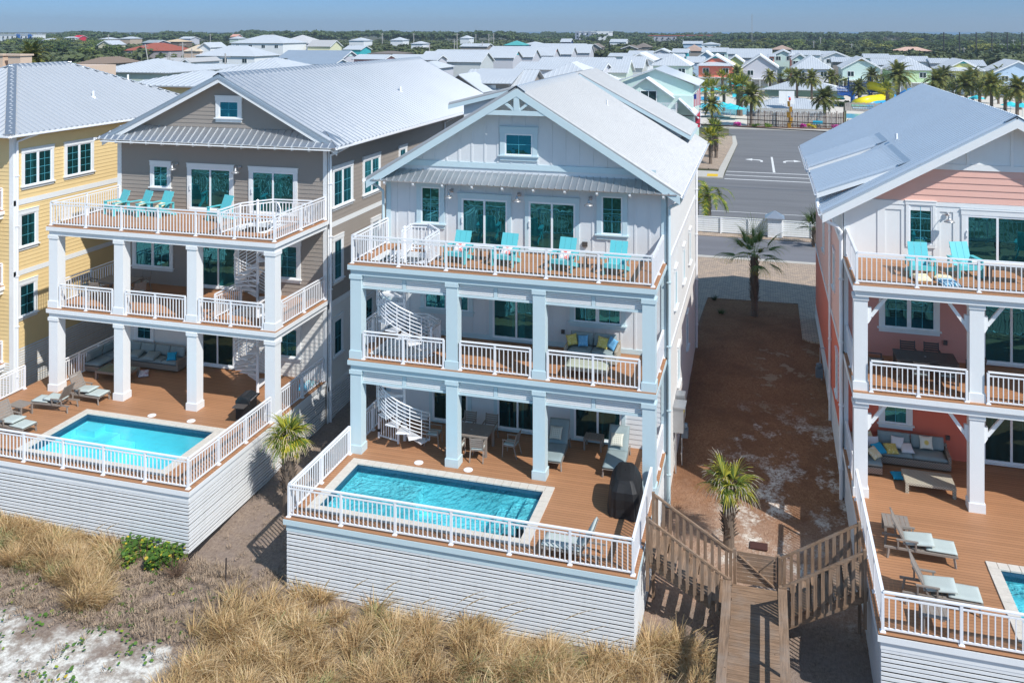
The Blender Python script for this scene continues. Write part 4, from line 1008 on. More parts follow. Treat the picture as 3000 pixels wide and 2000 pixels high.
def chaise(fm, cm, back=50, arms=True, length=1.95, w=.68, thick=.09, folded=False):
    # head end at +y, feet at -y
    t = lthing('chaise_lounge', '', 'chaise lounge'); R = RX(math.radians(back)); L1 = length * .62; y0 = -length/2; yh = y0 + L1
    f = MB()
    for sx in (-1, 1): f.cbox((sx*(w/2 - .02), y0 + length*.46, .29), (.045, length*.92, .055))
    for i in range(9): f.cbox((0, y0 + .06 + i*(L1 - .05)/9, .315), (w - .06, (L1)/9 - .02, .018))
    f.build('frame', fm, t)
    bk = MB(); Lb = length * .42; c = Vector((0, yh, .32))
    for i in range(8): bk.cbox(c + R @ Vector((0, Lb*(i+.5)/8, 0)), (w - .08, Lb/8 - .012, .02), R)
    for sx in (-1, 1): bk.cbox(c + R @ Vector((sx*(w/2 - .04), Lb/2, 0)), (.045, Lb, .04), R)
    bk.build('backrest', fm, t)
    for sx in (-1, 1):
        for yy in (y0 + .10, y0 + length*.86): l = MB(); l.bar((sx*(w/2 - .03), yy, .29), (sx*(w/2 - .01), yy + (-.04 if yy < 0 else .04), 0), .05, .05); l.build('leg', fm, t)
        if arms:
            a = MB(); a.cbox((sx*(w/2 + .02), yh + .02, .55), (.06, .55, .03)); a.bar((sx*(w/2 + .02), yh - .2, .54), (sx*(w/2), yh - .2, .3), .04, .04); a.bar((sx*(w/2 + .02), yh + .25, .54), (sx*(w/2), yh + .25, .3), .04, .04); a.build('armrest', fm, t)
    if folded:
        q = MB(); q.cushion((0, y0 + L1*.32, .37), (w - .04, L1*.62, thick*.8), .3); q.cushion((0, yh - .28, .46), (w - .05, .78, thick*1.3), .35, rot=RX(math.radians(-5))); q.build('cushion', cm, t, smooth=True)
    else:
        q = MB(); q.cushion((0, y0 + L1/2, .32 + thick/2), (w - .03, L1, thick), .25); q.cushion(c + R @ Vector((0, Lb*.5, thick/2 + .01)), (w - .03, Lb*1.03, thick), .25, rot=R); q.build('cushion', cm, t, smooth=True)
    return t
def pillow(label, mat, loc, rotz=0, tilt=60, size=.45, thick=.16, cat='throw pillow', group=None, tilty=0):
    m = MB(); m.cushion((0,0,0), (size, size, thick), .85, 6, pinch=.10)
    o = m.build('throw_pillow', mat, None, smooth=True); o.location = loc
    o.rotation_euler = (math.radians(tilt), math.radians(tilty), rotz); tag(o, label, cat, group); return o
def sofa_run(t, x0, x1, y0, y1, seat_n, wm, cm, back='N', arms=(0, 0), sh=.30, bh=.68, cz=.17, backcush=True):
    # wicker section with its seat cushions; back along N (+y), W (-x) or none
    b = MB(); th = .12
    b.box(x0, x1, y0, y1, .06, sh)
    if back == 'N': b.box(x0, x1, y1 - th, y1, sh, bh)
    if back == 'W': b.box(x0, x0 + th, y0, y1, sh, bh)
    if arms[0]: b.box(x0 - .002, x0 + .11, y0, y1 - th - .002, sh, .56)
    if arms[1]: b.box(x1 - .11, x1 + .002, y0, y1 - th - .002, sh, .56)
    b.build('wicker_base', wm, t, bevel=.025)
    cx0 = x0 + (.12 if arms[0] or back == 'W' else 0); cx1 = x1 - (.12 if arms[1] else 0); cy1 = y1 - (th if back == 'N' else 0)
    for i in range(seat_n):
        if back == 'W': a = y0 + (cy1 - y0)*i/seat_n; e = y0 + (cy1 - y0)*(i+1)/seat_n; c = MB(); c.cushion(((cx0+cx1)/2, (a+e)/2, sh + cz/2), (cx1 - cx0 - .01, e - a - .015, cz), .2)
        else: a = cx0 + (cx1 - cx0)*i/seat_n; e = cx0 + (cx1 - cx0)*(i+1)/seat_n; c = MB(); c.cushion(((a+e)/2, (y0 + cy1)/2, sh + cz/2), (e - a - .015, cy1 - y0 - .01, cz), .2)
        c.build('seat_cushion', cm, t, smooth=True)
        if backcush and back == 'N':
            c = MB(); c.cushion(((a+e)/2, cy1 - .12, sh + cz + .24), (e - a - .03, .46, .17), .35, rot=RX(math.radians(75))); c.build('back_cushion', cm, t, smooth=True)
        if backcush and back == 'W':
            c = MB(); c.cushion((x0 + th + .12, (a+e)/2, sh + cz + .24), (.46, e - a - .03, .17), .35, rot=RY(math.radians(-75))); c.build('back_cushion', cm, t, smooth=True)
def coffee(wm, w, d, h, label, loc, rotz=0, glass=False):
    t = thing('coffee_table', label, 'coffee table', loc, rotz); OFF[t.name] = (0,0,0)
    s = MB(); s.box(-w/2, w/2, -d/2, d/2, h - .10, h - .002); s.build('table_top', wm, t, bevel=.012)
    for sx in (-1, 1):
        for sy in (-1, 1): l = MB(); l.cbox((sx*(w/2 - .06), sy*(d/2 - .06), (h - .1)/2), (.11, .11, h - .1)); l.build('leg', wm, t)
    if glass:
        g = MB(); g.box(-w/2 + .05, w/2 - .05, -d/2 + .05, d/2 - .05, h, h + .008); g.build('glass_top', plain((.20,.23,.16), .08, name='smoked_glass_top', spec=.8), t)
    return t
AD = adirondack(); ad_used = False
def ad(x, y, z, rot, label, g):
    global ad_used
    if not ad_used: ad_used = True; place(AD, (x, y, z), rot, (1.2, 1.08, 1.12)); tag(AD, label, None, g); return AD
    return dup(AD, (x, y, z), rot, label, g, (1.2, 1.08, 1.12))
gB, gA, gC = 'adirondack chairs on the top deck of the central house', 'adirondack chairs on the top deck of the taupe house', 'adirondack chairs on the top deck of the coral house'
ad(-11.10, 31.62, BZ3, -.10, 'turquoise adirondack chair nearest the spiral stair on the central top deck', gB)
ad(-9.25, 31.68, BZ3, -.10, 'turquoise adirondack chair second from the stair on the central top deck', gB)
ad(-7.00, 31.62, BZ3, -.14, 'turquoise adirondack chair third from the stair on the central top deck', gB)
ad(-5.08, 31.60, BZ3, -.06, 'turquoise adirondack chair without a pillow on the central top deck', gB)
ad(-29.0, 34.5, AZ3, -.42, 'leftmost turquoise adirondack chair on the taupe house top deck, cushion on seat', gA)
ad(-27.85, 34.65, AZ3, -.40, 'middle turquoise adirondack chair of the three in a row on the taupe house deck', gA)
ad(-26.8, 34.75, AZ3, -.25, 'turquoise adirondack chair at the right end of the row of three', gA)
ad(-23.55, 34.65, AZ3, -.35, 'turquoise adirondack chair alone before the sliding door of the taupe house', gA)
ad(5.3, 33.75, CZ3, .06, 'turquoise adirondack chair below the tall window on the coral house deck', gC)
ad(6.8, 34.2, CZ3, .30, 'turquoise adirondack chair beside the dark table on the coral house deck', gC)
ad(9.6, 34.3, CZ3, .35, 'turquoise adirondack chair cut by the right edge on the coral house deck', gC)
STB = side_table(M['taupewood'], .55, .5, .45, 6, 'grey slatted side table between the two left chairs of the central top deck'); place(STB, (-10.2, 31.95, BZ3)); STB['group'] = 'slatted side tables'
dup(STB, (-6.08, 32.0, BZ3), 0, 'grey slatted side table between the two right chairs of the central top deck')
dup(STB, (-6.2, 33.0, 0), 0, 'grey slatted side table between two chaises under the central porch', scale=(1.3, 1.1, 1))
dup(STB, (-29.55, 29.35, 0), -.1, 'grey slatted side table between loungers on the taupe house pool deck', scale=(1.45, 1.15, 1))
dup(STB, (4.02, 29.95, 0), 0, 'grey slatted side table by the left railing of the coral pool deck', scale=(1.4, 1.5, .98))
dup(STB, (4.38, 25.65, 0), 0, 'grey slatted side table behind the front railing of the coral pool deck', scale=(1.2, 1.3, .98))
dt = side_table(M['darkframe'], 1.3, .6, .50, 9, 'dark rectangular table with items between chairs on the coral house top deck'); place(dt, (8.1, 33.6, CZ3))
pw = fabric_mat((.75,.73,.72), 'white_coral_print', 'spots', (.70,.16,.14), 7); pwh = fabric_mat((.74,.74,.76), 'white_pillow'); py_ = fabric_mat((.62,.50,.14), 'yellow_pillow', 'spots', (.75,.66,.34), 16)
pyl = fabric_mat((.80,.68,.42), 'pale_yellow_pillow', 'spots', (.85,.8,.66), 10); pbl = fabric_mat((.03,.36,.58), 'blue_pillow'); pbw = fabric_mat((.04,.30,.52), 'blue_wave_pillow', 'wave', (.65,.8,.85), 6); plb = fabric_mat((.16,.42,.68), 'light_blue_pillow', 'spots', (.3,.6,.8), 20)
pgr = fabric_mat((.42,.44,.38), 'check_pillow', 'check', (.62,.62,.54), 14)
gp = 'throw pillows on the furniture'
for (x, y, lab) in ((-11.12, 31.62, 'white pillow with faint red print on the chair nearest the spiral stair'), (-9.27, 31.68, 'white pillow with red coral print on the second chair from the stair'), (-7.02, 31.60, 'white pillow with red coral print on the third chair from the stair')):
    pillow(lab, pw, (x, y - .04, BZ3 + .50), -.1, 38, .42, .15, group=gp)
for i, (x, y, lab) in enumerate(((-28.98, 34.45, 'cream and white pillow on the leftmost taupe deck chair'), (-27.85, 34.6, 'cream and white pillow on the middle taupe deck chair'), (-26.85, 34.7, 'cream pillow half hidden on the right chair of the row of three'))):
    pillow(lab, pyl, (x, y - .05, AZ3 + .47), -.35, 30, .44, .14, group=gp)
pillow('pale yellow pillow lying on the coral top deck by the railing', pyl, (5.25, 32.95, CZ3 + .10), .2, 8, .55, .18, group=gp)
pillow('yellow pillow lying between the two chairs of the coral top deck', pyl, (5.95, 33.2, CZ3 + .10), -.3, -6, .52, .18, group=gp)
pillow('blue and white striped pillow lying on the coral top deck', pbw, (6.0, 32.5, CZ3 + .11), .3, 5, .62, .2, group=gp)
# ---- dining sets
DT = dining_table(M['taupewood']); place(DT, (-10.65, 31.65, 0)); tag(DT, 'grey rectangular slatted dining table under the central porch')
DC = dining_chair(M['taupewood'], M['cush']); g6 = 'dining chairs round the central porch table'
place(DC, (-10.98, 30.93, 0), PI + .05); tag(DC, 'grey dining chair half behind the column at the near side of the porch table', None, g6)
dup(DC, (-10.17, 30.98, 0), PI + .12, 'grey slat back dining chair at the near right of the porch table', g6)
dup(DC, (-12.15, 31.62, 0), PI/2 + .05, 'grey dining chair at the left end of the porch table by the gate', g6)
dup(DC, (-9.08, 31.62, 0), -PI/2 - .1, 'grey dining chair at the right end of the porch table', g6)
dup(DC, (-11.08, 32.52, 0), 0, 'grey dining chair at the far left of the porch table', g6); dup(DC, (-10.2, 32.52, 0), 0, 'grey dining chair at the far right of the porch table', g6)
d2 = dup(DT, (-28.5, 33.95, AZ2), .06, 'brown slatted dining table on the middle deck of the taupe house', None, (1.15, 1.0, 1))
g7 = 'dining chairs on the middle deck of the taupe house'
for x, y, r, lab in ((-30.0, 33.75, PI/2 - .2, 'dark slat back dining chair left of the taupe house table'), (-27.85, 34.65, -.1, 'dining chair behind the taupe house table with pale cushion'), (-27.15, 33.5, -PI/2 - .5, 'brown dining chair turned away at the right of the taupe house table'), (-28.9, 33.05, PI, 'dining chair before the taupe house table behind the railing')):
    dup(DC, (x, y, AZ2), r, lab, g7)
DD = dining_table(M['darkframe'], 2.0, 1.1); place(DD, (5.5, 33.85, CZ2)); tag(DD, 'dark brown slatted dining table on the middle deck of the coral house')
DK = dining_chair(M['darkframe'], M['cush']); g8 = 'dining chairs on the middle deck of the coral house'; place(DK, (5.08, 34.62, CZ2), 0); tag(DK, 'dark dining chair against the coral wall, left of the pair', None, g8)
for x, y, r, lab in ((5.88, 34.66, 0, 'dark dining chair against the coral wall, right of the pair'), (5.2, 33.05, PI, 'taupe dining chair left of the near pair at the coral table'), (6.05, 33.1, PI, 'taupe dining chair right of the near pair at the coral table'), (3.85, 33.75, PI/2, 'dark dining chair at the left end of the coral table'), (7.1, 33.9, -PI/2, 'dark dining chair at the right end of the coral table')):
    dup(DK, (x, y, CZ2), r, lab, g8)
# ---- loungers
CH = chaise(M['taupewood'], M['cushd'], 50, False, 2.2, .78, .12); g9 = 'chaise lounges on the pool decks'
place(CH, (-7.42, 31.95, 0), .04); tag(CH, 'chaise lounge with slate cushion right beside the third porch column', None, g9)
dup(CH, (-5.15, 32.0, 0), .03, 'chaise lounge in the porch corner, half in sunlight behind the covered grill', g9)
CG = chaise(M['taupewood'], M['cush'], 62, True, 2.0, .72, .10); place(CG, (-5.45, 26.08, 0), -PI/2 - .02); tag(CG, 'chaise lounge with pale cushion along the front railing of the central pool deck', None, g9)
CF = chaise(M['taupewood'], M['cush'], 62, True, 2.0, .68, .09, True); place(CF, (-28.55, 30.25, 0), -PI/2 + .08); tag(CF, 'brown lounger seen from behind beside the side table of the taupe pool deck', None, g9)
dup(CF, (-28.05, 31.35, 0), PI/2 - .02, 'brown lounger with pale cushion nearest the first column of the taupe house', g9)
dup(CF, (-28.7, 28.1, 0), PI/2 - .1, 'lounger with pale cushion at the left edge of the picture', g9)
dup(CF, (4.45, 28.95, 0), PI/2 - .03, 'lounger with folded pale cushion by the left railing of the coral deck', g9, 1.1)
dup(CF, (4.65, 26.75, 0), PI/2 - .03, 'lounger with pale cushion behind the front railing of the coral deck', g9, 1.1)
pillow('cream woven pattern pillow on the slate chaise by the column', pgr, (-7.5, 32.24, .76), 0, 50, .48, .16, group=gp); pillow('cream woven pattern pillow on the sunlit corner chaise', pgr, (-5.2, 32.3, .76), 0, 50, .48, .16, group=gp)
# ---- sofas
t = thing('sofa', 'patterned wicker two seat sofa on the middle deck of the central house', 'sofa', (-6.1, 32.4, BZ2)); o_ = OFF[t.name]; OFF[t.name] = (0,0,0)
t.location = (-6.15, 32.0, BZ2); sofa_run(t, -1.0, 1.0, 0, .92, 2, M['wickerl'], M['cushd'], 'N', (1, 1))
t = coffee(M['wickerl'], 1.55, .75, .36, 'wicker ottoman with pale cushion before the two seat sofa', (-6.05, 30.95, BZ2)); t['category'] = 'ottoman'; t.name = 'ottoman'
c = MB(); c.cushion((0, 0, .40), (1.5, .72, .10), .2); c.build('cushion', fabric_mat((.42,.45,.36), 'sage_cushion'), t, smooth=True)
for x, m_, r, lab in ((-6.92, py_, .3, 'yellow pillow at the left end of the two seat sofa'), (-6.5, plb, -.2, 'blue patterned pillow beside the left yellow one on the sofa'), (-5.75, py_, .2, 'yellow pillow on the right seat of the two seat sofa'), (-5.4, plb, -.6, 'pale blue pillow at the right end of the two seat sofa')):
    pillow(lab, m_, (x, 32.42, BZ2 + .70), r, 66, .42, .15, group=gp, tilty=14 if x > -6 else -10)
t = thing('sectional_sofa', 'grey wicker sectional sofa with slate cushions in the porch of the taupe house', 'sofa', (0,0,0)); t.location = (-28.2, 34.9, 0)
sofa_run(t, -1.3, 2.1, 0, .95, 4, M['wicker'], M['cushd'], 'N', (0, 1)); sofa_run(t, -2.25, -1.31, -1.1, .95, 2, M['wicker'], M['cushd'], 'W', (0, 0))
coffee(M['wicker'], 1.7, .95, .38, 'wicker coffee table with glass top before the taupe house sectional', (-28.45, 33.75, 0), 0, True)
pillow('bright blue pillow at the right end of the taupe house sectional', pbl, (-26.65, 35.2, .62), .5, 40, .44, .15, group=gp)
pillow('slate loose cushion lying on the taupe house sectional, left of two', M['cushd'], (-28.6, 35.15, .55), .1, 12, .62, .18, group=gp); pillow('slate loose cushion lying on the taupe house sectional, right of two', M['cushd'], (-27.7, 35.1, .56), .05, 14, .66, .2, group=gp)
pillow('white print pillow lying on the deck before the taupe house sectional', fabric_mat((.70,.66,.68), 'rose_print', 'spots', (.55,.35,.42), 9), (-27.4, 34.2, .11), .6, 15, .46, .15, group=gp)
t = thing('sectional_sofa', 'brown wicker sectional sofa heaped with pillows against the coral wall', 'sofa', (0,0,0)); t.location = (4.4, 34.65, 0)
sofa_run(t, -.30, 2.1, 0, .95, 2, M['wicker'], M['cushd'], 'N', (0, 1)); sofa_run(t, -1.25, -.31, -.95, .95, 2, M['wicker'], M['cushd'], 'W', (0, 0))
coffee(M['wickerl'], 1.6, 1.0, .38, 'pale wicker coffee table with slatted top before the coral house sectional', (5.5, 33.25, 0))
for x, y, z, m_, r, ti, lab in ((3.85, 34.15, .62, pyl, .9, 35, 'mustard pillow at the near left end of the coral sectional'), (4.05, 34.5, .64, pbl, .7, 35, 'blue pillow on the corner of the coral sectional'), (3.9, 34.95, .66, pwh, .1, 40, 'white pillow in the back corner of the coral sectional'), (4.5, 34.75, .58, py_, .2, 25, 'yellow patterned pillow beside the blue one on the coral sectional'),
    (4.75, 35.1, .68, pwh, -.2, 45, 'white pillow leaning on the back of the coral sectional'), (5.05, 34.95, .58, pwh, .15, 18, 'white pillow lying flat on the coral sectional seat'), (5.75, 35.2, .76, fabric_mat((.72,.56,.14), 'yellow_medallion', 'check', (.78,.76,.66), 3), .05, 68, 'yellow pillow with white medallion upright on the coral sectional'), (3.75, 35.2, .70, pyl, .5, 45, 'yellow pillow deep in the left corner of the coral sectional')):
    pillow(lab, m_, (x, y, z), r, ti, .46, .17, group=gp)
pillow('bright blue pillow lying on the deck under the coral coffee table', pbl, (4.6, 33.75, .10), .2, 5, .44, .14, group=gp)
# ---- grills
t = thing('covered_grill', 'barbecue grill under a black fitted vinyl cover on the central pool deck', 'grill', (0,0,0)); t.location = (-4.42, 29.25, 0); t.rotation_euler = (0, 0, PI/2 + .10)
m = MB(); nu = 28; rings = [(1.0, 1.0, .02), (.98, .96, .30), (1.0, .94, .62), (.97, .86, .86), (.80, .66, 1.08), (.74, .52, 1.18), (.45, .28, 1.22), (.02, .02, 1.225)]; rr = random.Random(4); ph = [rr.uniform(-1, 1) for _ in range(nu)]
for (sx_, sy_, z) in rings:
    for k in range(nu):
        a = 2*PI*k/nu; ca, sa = math.cos(a), math.sin(a); e = .42; fold = 1 + .07 * ph[k] * (1.3 - z) + .05 * ((k % 2) - .5) * (1.2 - z)
        m.v.append((.86 * sx_ * math.copysign(abs(ca)**e, ca) * fold, .56 * sy_ * math.copysign(abs(sa)**e, sa) * fold, z))
for i in range(len(rings) - 1):
    for k in range(nu): a = i*nu + k; b = i*nu + (k+1) % nu; m.f.append((a, b, b + nu, a + nu))
m.build('grill_cover', M['blk'], t)
m = MB()
for sx_ in (-.6, .6):
    for sy_ in (-.24, .24): m.lathe([(.03, 0), (.045, .02), (.045, .05), (.02, .06)], (sx_, sy_, -.0), 10)
m.build('caster', M['darkframe'], t)
t = thing('gas_grill', 'black gas grill with lid by the right railing of the taupe pool deck', 'grill', (0,0,0)); t.location = (-20.35, 31.6, 0); t.rotation_euler = (0, 0, PI/2 + .12)
m = MB(); m.box(-.38, .38, -.28, .28, .12, .72); m.build('cabinet', M['blk'], t, bevel=.01); m = MB(); m.prism([(-.30, .74), (.30, .74), (.30, .86), (.20, .98), (-.05, 1.04), (-.24, .96), (-.30, .84)], 'x', -.38, .38); l_ = m.build('lid', plain((.03,.035,.04), .25, .3, 'enamel_lid'), t, bevel=.01)
m = MB(); m.bar((-.3, -.33, .88), (.3, -.33, .88), .025, .025); m.build('handle', M['galv'], l_)
for sx_ in (-1, 1): m = MB(); m.box(min(sx_*.39, sx_*.75), max(sx_*.39, sx_*.75), -.25, .25, .72, .76); m.build('side_shelf', M['darkframe'], t); m = MB(); m.cbox((sx_*.3, 0, .06), (.06, .5, .12)); m.build('wheel_bracket', M['darkframe'], t)
# small things on the porch sides
t = thing('tricycle', 'old grey tricycle parked on the ground between the yellow and taupe houses', 'tricycle', (-32.5, 37.2, -2.0)); o_ = (-32.5, 37.2, -2.0)
def wheel(mb, cx, cy, cz, r, w=.03): mb.tube([(cx + r*math.cos(a*PI/10), cy, cz + r*math.sin(a*PI/10)) for a in range(21)], w, 6)
for x, y, r in ((-33.1, 37.2, .30), (-31.9, 36.95, .30), (-31.9, 37.45, .30)): m = MB(); wheel(m, x, y, -1.68, r); m.build('wheel', M['blk'], t)
m = MB(); m.tube([(-33.1, 37.2, -1.68), (-33.0, 37.2, -1.05), (-32.4, 37.2, -1.5), (-31.9, 37.2, -1.68)], .03, 6); m.tube([(-32.4, 37.2, -1.5), (-32.3, 37.2, -1.0)], .025, 6); m.build('frame', M['galv'], t)
m = MB(); m.tube([(-33.1, 36.95, -.95), (-33.0, 37.2, -1.03), (-33.1, 37.45, -.95)], .02, 6); m.build('handlebar', M['galv'], t); m = MB(); m.cushion((-32.3, 37.2, -.97), (.3, .2, .08), .4); m.build('saddle', M['blk'], t, smooth=True)
m = MB(); m.box(-32.2, -31.7, 36.98, 37.42, -1.4, -1.1); m.build('basket', M['galv'], t)
for i, (x, y, r, s_) in enumerate(((-19.55, 34.85, .4, .5), (-19.5, 35.25, .1, .45))):
    pillow(('blue pool float lying behind the side railing of the taupe deck', 'smaller teal pool float beside the blue one on the taupe deck')[i], (pbl, M['turq'])[i], (x, y, .1), r, 8, s_, .2, cat='pool float')
# ================================================================= ground, boardwalk, yards, road
def gz(x, y):
    prof = [(-500, -2.4), (27, -2.42), (34, -2.05), (42, -1.5), (49, -1.0), (51, -.9), (6000, -.9)]
    for (a, za), (b, zb) in zip(prof, prof[1:]):
        if a <= y < b: return za + (zb - za) * (y - a) / (b - a)
    return -.9
xs = np.concatenate([[-20000, -6000, -2500, -1000, -400, -150, -80], np.arange(-48, 26, .30), [40, 80, 150, 400, 1000, 2500, 6000, 20000]])
ys = np.concatenate([[-20000, -3000, -600, -150, -60, -20, 0, 8], np.arange(13, 52, .30), [54, 58, 64, 72, 90, 130, 200, 400, 800, 1600, 3000, 6000, 25000]])
GX, GY = np.meshgrid(xs, ys); Zg = np.zeros_like(GX)
for j in range(GX.shape[0]):
    for i in range(GX.shape[1]):
        x, y = GX[j, i], GY[j, i]; z = gz(x, y)
        if -50 < x < 30 and 12 < y < 49:
            k = min(1, (49 - y) / 4) * (1.0 if y < 32 else .5)
            z += k * (.10 * noise.noise((x * .25, y * .25, 0)) + .05 * noise.noise((x * .9, y * .9, 3)) + .02 * noise.noise((x * 2.6, y * 2.6, 5)))
            if y < 24: z += (24 - y) * -.02
        Zg[j, i] = z if y > -30 else -3.2
nj, ni = GX.shape; idx = np.arange(nj * ni).reshape(nj, ni)
q = np.stack([idx[:-1, :-1], idx[:-1, 1:], idx[1:, 1:], idx[1:, :-1]], -1).reshape(-1, 4)
mg, nt, out = new_mat('ground_sand_and_straw'); P = pos(nt)
sep = N(nt, 'ShaderNodeSeparateXYZ'); L(nt, P, sep.inputs[0]); X_, Y_ = sep.outputs[0], sep.outputs[1]
fine = nz(nt, P, 9, 6, .7); mid = nz(nt, P, 1.3, 5, .6); strw = nz(nt, mapv(nt, P, (30, 9, 10), rot=(0, 0, .6)), 1.0, 4, .7)
litter = ramp(nt, mth(nt, 'ADD', mth(nt, 'MULTIPLY', fine, .55), mth(nt, 'MULTIPLY', strw, .45)), [(.30, (.12,.085,.065)), (.46, (.24,.18,.14)), (.60, (.34,.265,.205)), (.78, (.50,.40,.31))])
litter = mixc(nt, ramp(nt, mid, [(.40, (0,0,0)), (.65, (.5,.5,.5))]), litter, (.27,.215,.19))
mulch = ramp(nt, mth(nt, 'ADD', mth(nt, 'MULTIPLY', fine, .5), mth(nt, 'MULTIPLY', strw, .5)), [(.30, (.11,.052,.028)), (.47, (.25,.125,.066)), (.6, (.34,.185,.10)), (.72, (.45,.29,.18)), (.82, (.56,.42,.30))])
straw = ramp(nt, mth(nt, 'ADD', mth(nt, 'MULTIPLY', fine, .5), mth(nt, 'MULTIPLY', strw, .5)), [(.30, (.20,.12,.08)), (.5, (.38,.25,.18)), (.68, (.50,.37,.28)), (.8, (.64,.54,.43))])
def rng(v, a, b, s=.6):
    up = N(nt, 'ShaderNodeMapRange'); up.inputs[1].default_value = a - s; up.inputs[2].default_value = a + s; L(nt, v, up.inputs[0])
    if b is None: return up.outputs[0]
    dn = N(nt, 'ShaderNodeMapRange'); dn.inputs[1].default_value = b - s; dn.inputs[2].default_value = b + s; dn.inputs[3].default_value = 1; dn.inputs[4].default_value = 0; L(nt, v, dn.inputs[0])
    return mth(nt, 'MULTIPLY', up.outputs[0], dn.outputs[0])
wob = mth(nt, 'MULTIPLY', mth(nt, 'SUBTRACT', nz(nt, P, .45, 5, .65), .5), 6.5)
Xw = mth(nt, 'ADD', X_, wob); Yw = mth(nt, 'ADD', Y_, wob)
sandc = ramp(nt, fine, [(.3, (.50,.46,.40)), (.55, (.78,.755,.69)), (.8, (.86,.84,.79))])
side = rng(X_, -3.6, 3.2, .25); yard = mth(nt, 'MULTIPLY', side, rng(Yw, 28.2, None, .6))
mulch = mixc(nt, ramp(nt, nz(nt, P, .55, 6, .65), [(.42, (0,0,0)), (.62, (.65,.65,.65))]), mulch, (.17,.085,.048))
mix_m = mixc(nt, rng(Yw, 33.4, None, 1.6), straw, mulch)  # weathered straw to redder mulch; the split also paints sunlit front, shaded back
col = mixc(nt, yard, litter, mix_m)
# pale sand showing through the mulch in patches
pt = ramp(nt, nz(nt, mapv(nt, P, (1.0, .8, 1)), .9, 6, .68), [(.50, (0,0,0)), (.62, (1,1,1))]); pm = mth(nt, 'MULTIPLY', mth(nt, 'MULTIPLY', mth(nt, 'MULTIPLY', pt, ramp(nt, fine, [(.38, (0,0,0)), (.52, (1,1,1))])), rng(X_, -1.6, 3.4, .5)), rng(Y_, 29.0, 41.5, 1.2))
col = mixc(nt, mth(nt, 'MULTIPLY', pm, .8), col, sandc)
pt2 = ramp(nt, nz(nt, P, 1.1, 5, .7), [(.56, (0,0,0)), (.62, (1,1,1))]); pm2 = mth(nt, 'MULTIPLY', mth(nt, 'MULTIPLY', pt2, rng(X_, -.3, 3.2, .4)), rng(Y_, 40.5, 49.0, 1.0)); col = mixc(nt, mth(nt, 'MULTIPLY', pm2, .7), col, (.42,.32,.22))
# open sand at the left foreground
sm = mth(nt, 'MULTIPLY', rng(Yw, -40, 22.0, .35), rng(Xw, -60, -16.6, .5)); 
thin = ramp(nt, nz(nt, P, 2.4, 6, .7), [(.44, (1,1,1)), (.58, (.25,.25,.25))]); col = mixc(nt, mth(nt, 'MULTIPLY', sm, thin), col, sandc)
far = rng(Y_, 60, None, 1.5); fcol = ramp(nt, nz(nt, P, .05, 6, .6), [(.35, (.05,.06,.03)), (.5, (.11,.11,.06)), (.65, (.22,.19,.14))])
col = mixc(nt, far, col, fcol)
back = rng(Y_, -3000, 2, 3); bcol = ramp(nt, nz(nt, P, .12, 6, .6), [(.38, (.03,.045,.02)), (.52, (.10,.10,.05)), (.66, (.45,.42,.36))]); col = mixc(nt, back, col, bcol)
psh(nt, out, col, .95, spec=.1, normal=bump(nt, mth(nt, 'ADD', fine, mth(nt, 'MULTIPLY', strw, .7)), .7, .05))
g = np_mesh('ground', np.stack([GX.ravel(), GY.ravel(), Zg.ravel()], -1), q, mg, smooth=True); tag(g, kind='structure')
def sheet(name, pts, z, mat, zf=None):
    m = MB(); m.add([(x, y, z) for x, y in pts], [tuple(range(len(pts)))]); o = m.build(name, mat); tag(o, kind='structure'); return o
def slab(name, pts, z0, z1, mat): m = MB(); m.prism(pts, 'z', z0, z1); o = m.build(name, mat); tag(o, kind='structure'); return o
sea = MB(); sea.add([(-20000, -20000, -3.0), (20000, -20000, -3.0), (20000, -62, -3.0), (-20000, -62, -3.0)], [(0,1,2,3)]); sea = sea.build('sea', plain((.02,.16,.20), .15, name='sea_water')); tag(sea, kind='structure')
bay = MB(); bay.add([(-3000, 2600, -.6), (20000, 2600, -.6), (20000, 24000, -.6), (-3000, 24000, -.6)], [(0,1,2,3)]); bay = bay.build('bay_water', plain((.05,.16,.27), .3, name='bay_water')); tag(bay, kind='structure')
# pavers
mp, nt, out = new_mat('concrete_pavers'); P = pos(nt)
br = N(nt, 'ShaderNodeTexBrick'); br.inputs['Scale'].default_value = 1.0; br.inputs['Brick Width'].default_value = .30; br.inputs['Row Height'].default_value = .20; br.inputs['Mortar Size'].default_value = .010; br.inputs['Color1'].default_value = (.50,.38,.28,1); br.inputs['Color2'].default_value = (.36,.29,.235,1); br.inputs['Mortar'].default_value = (.13,.10,.08,1)
L(nt, P, br.inputs['Vector']); psh(nt, out, mixc(nt, nz(nt, P, .8, 4), br.outputs['Color'], (.44,.35,.27)) if False else br.outputs['Color'], .85, spec=.2, normal=bump(nt, br.outputs['Fac'], -.3, .01)); M['paver'] = mp
def asphalt(c, name):
    m, nt, out = new_mat(name); P = pos(nt)
    a = nz(nt, P, 30, 3); b = nz(nt, mapv(nt, P, (.08, .5, 1)), 1.0, 5); c1 = mixc(nt, a, sc(c, .85), sc(c, 1.15)); c2 = mixc(nt, ramp(nt, b, [(.4, (0,0,0)), (.65, (.55,)*3)]), c1, sc(c, .72)); psh(nt, out, c2, .85, spec=.25); return m
M['asph'] = asphalt((.185,.185,.19), 'worn_asphalt'); M['asph2'] = asphalt((.20,.20,.215), 'driveway_asphalt')
M['conc'] = plain((.50,.47,.42), .85, name='kerb_concrete', noise_scale=1.2, var=.12, bmp=.1); M['line'] = plain((.72,.72,.70), .7, name='road_marking_paint', noise_scale=14, var=.12)
z0 = -.9
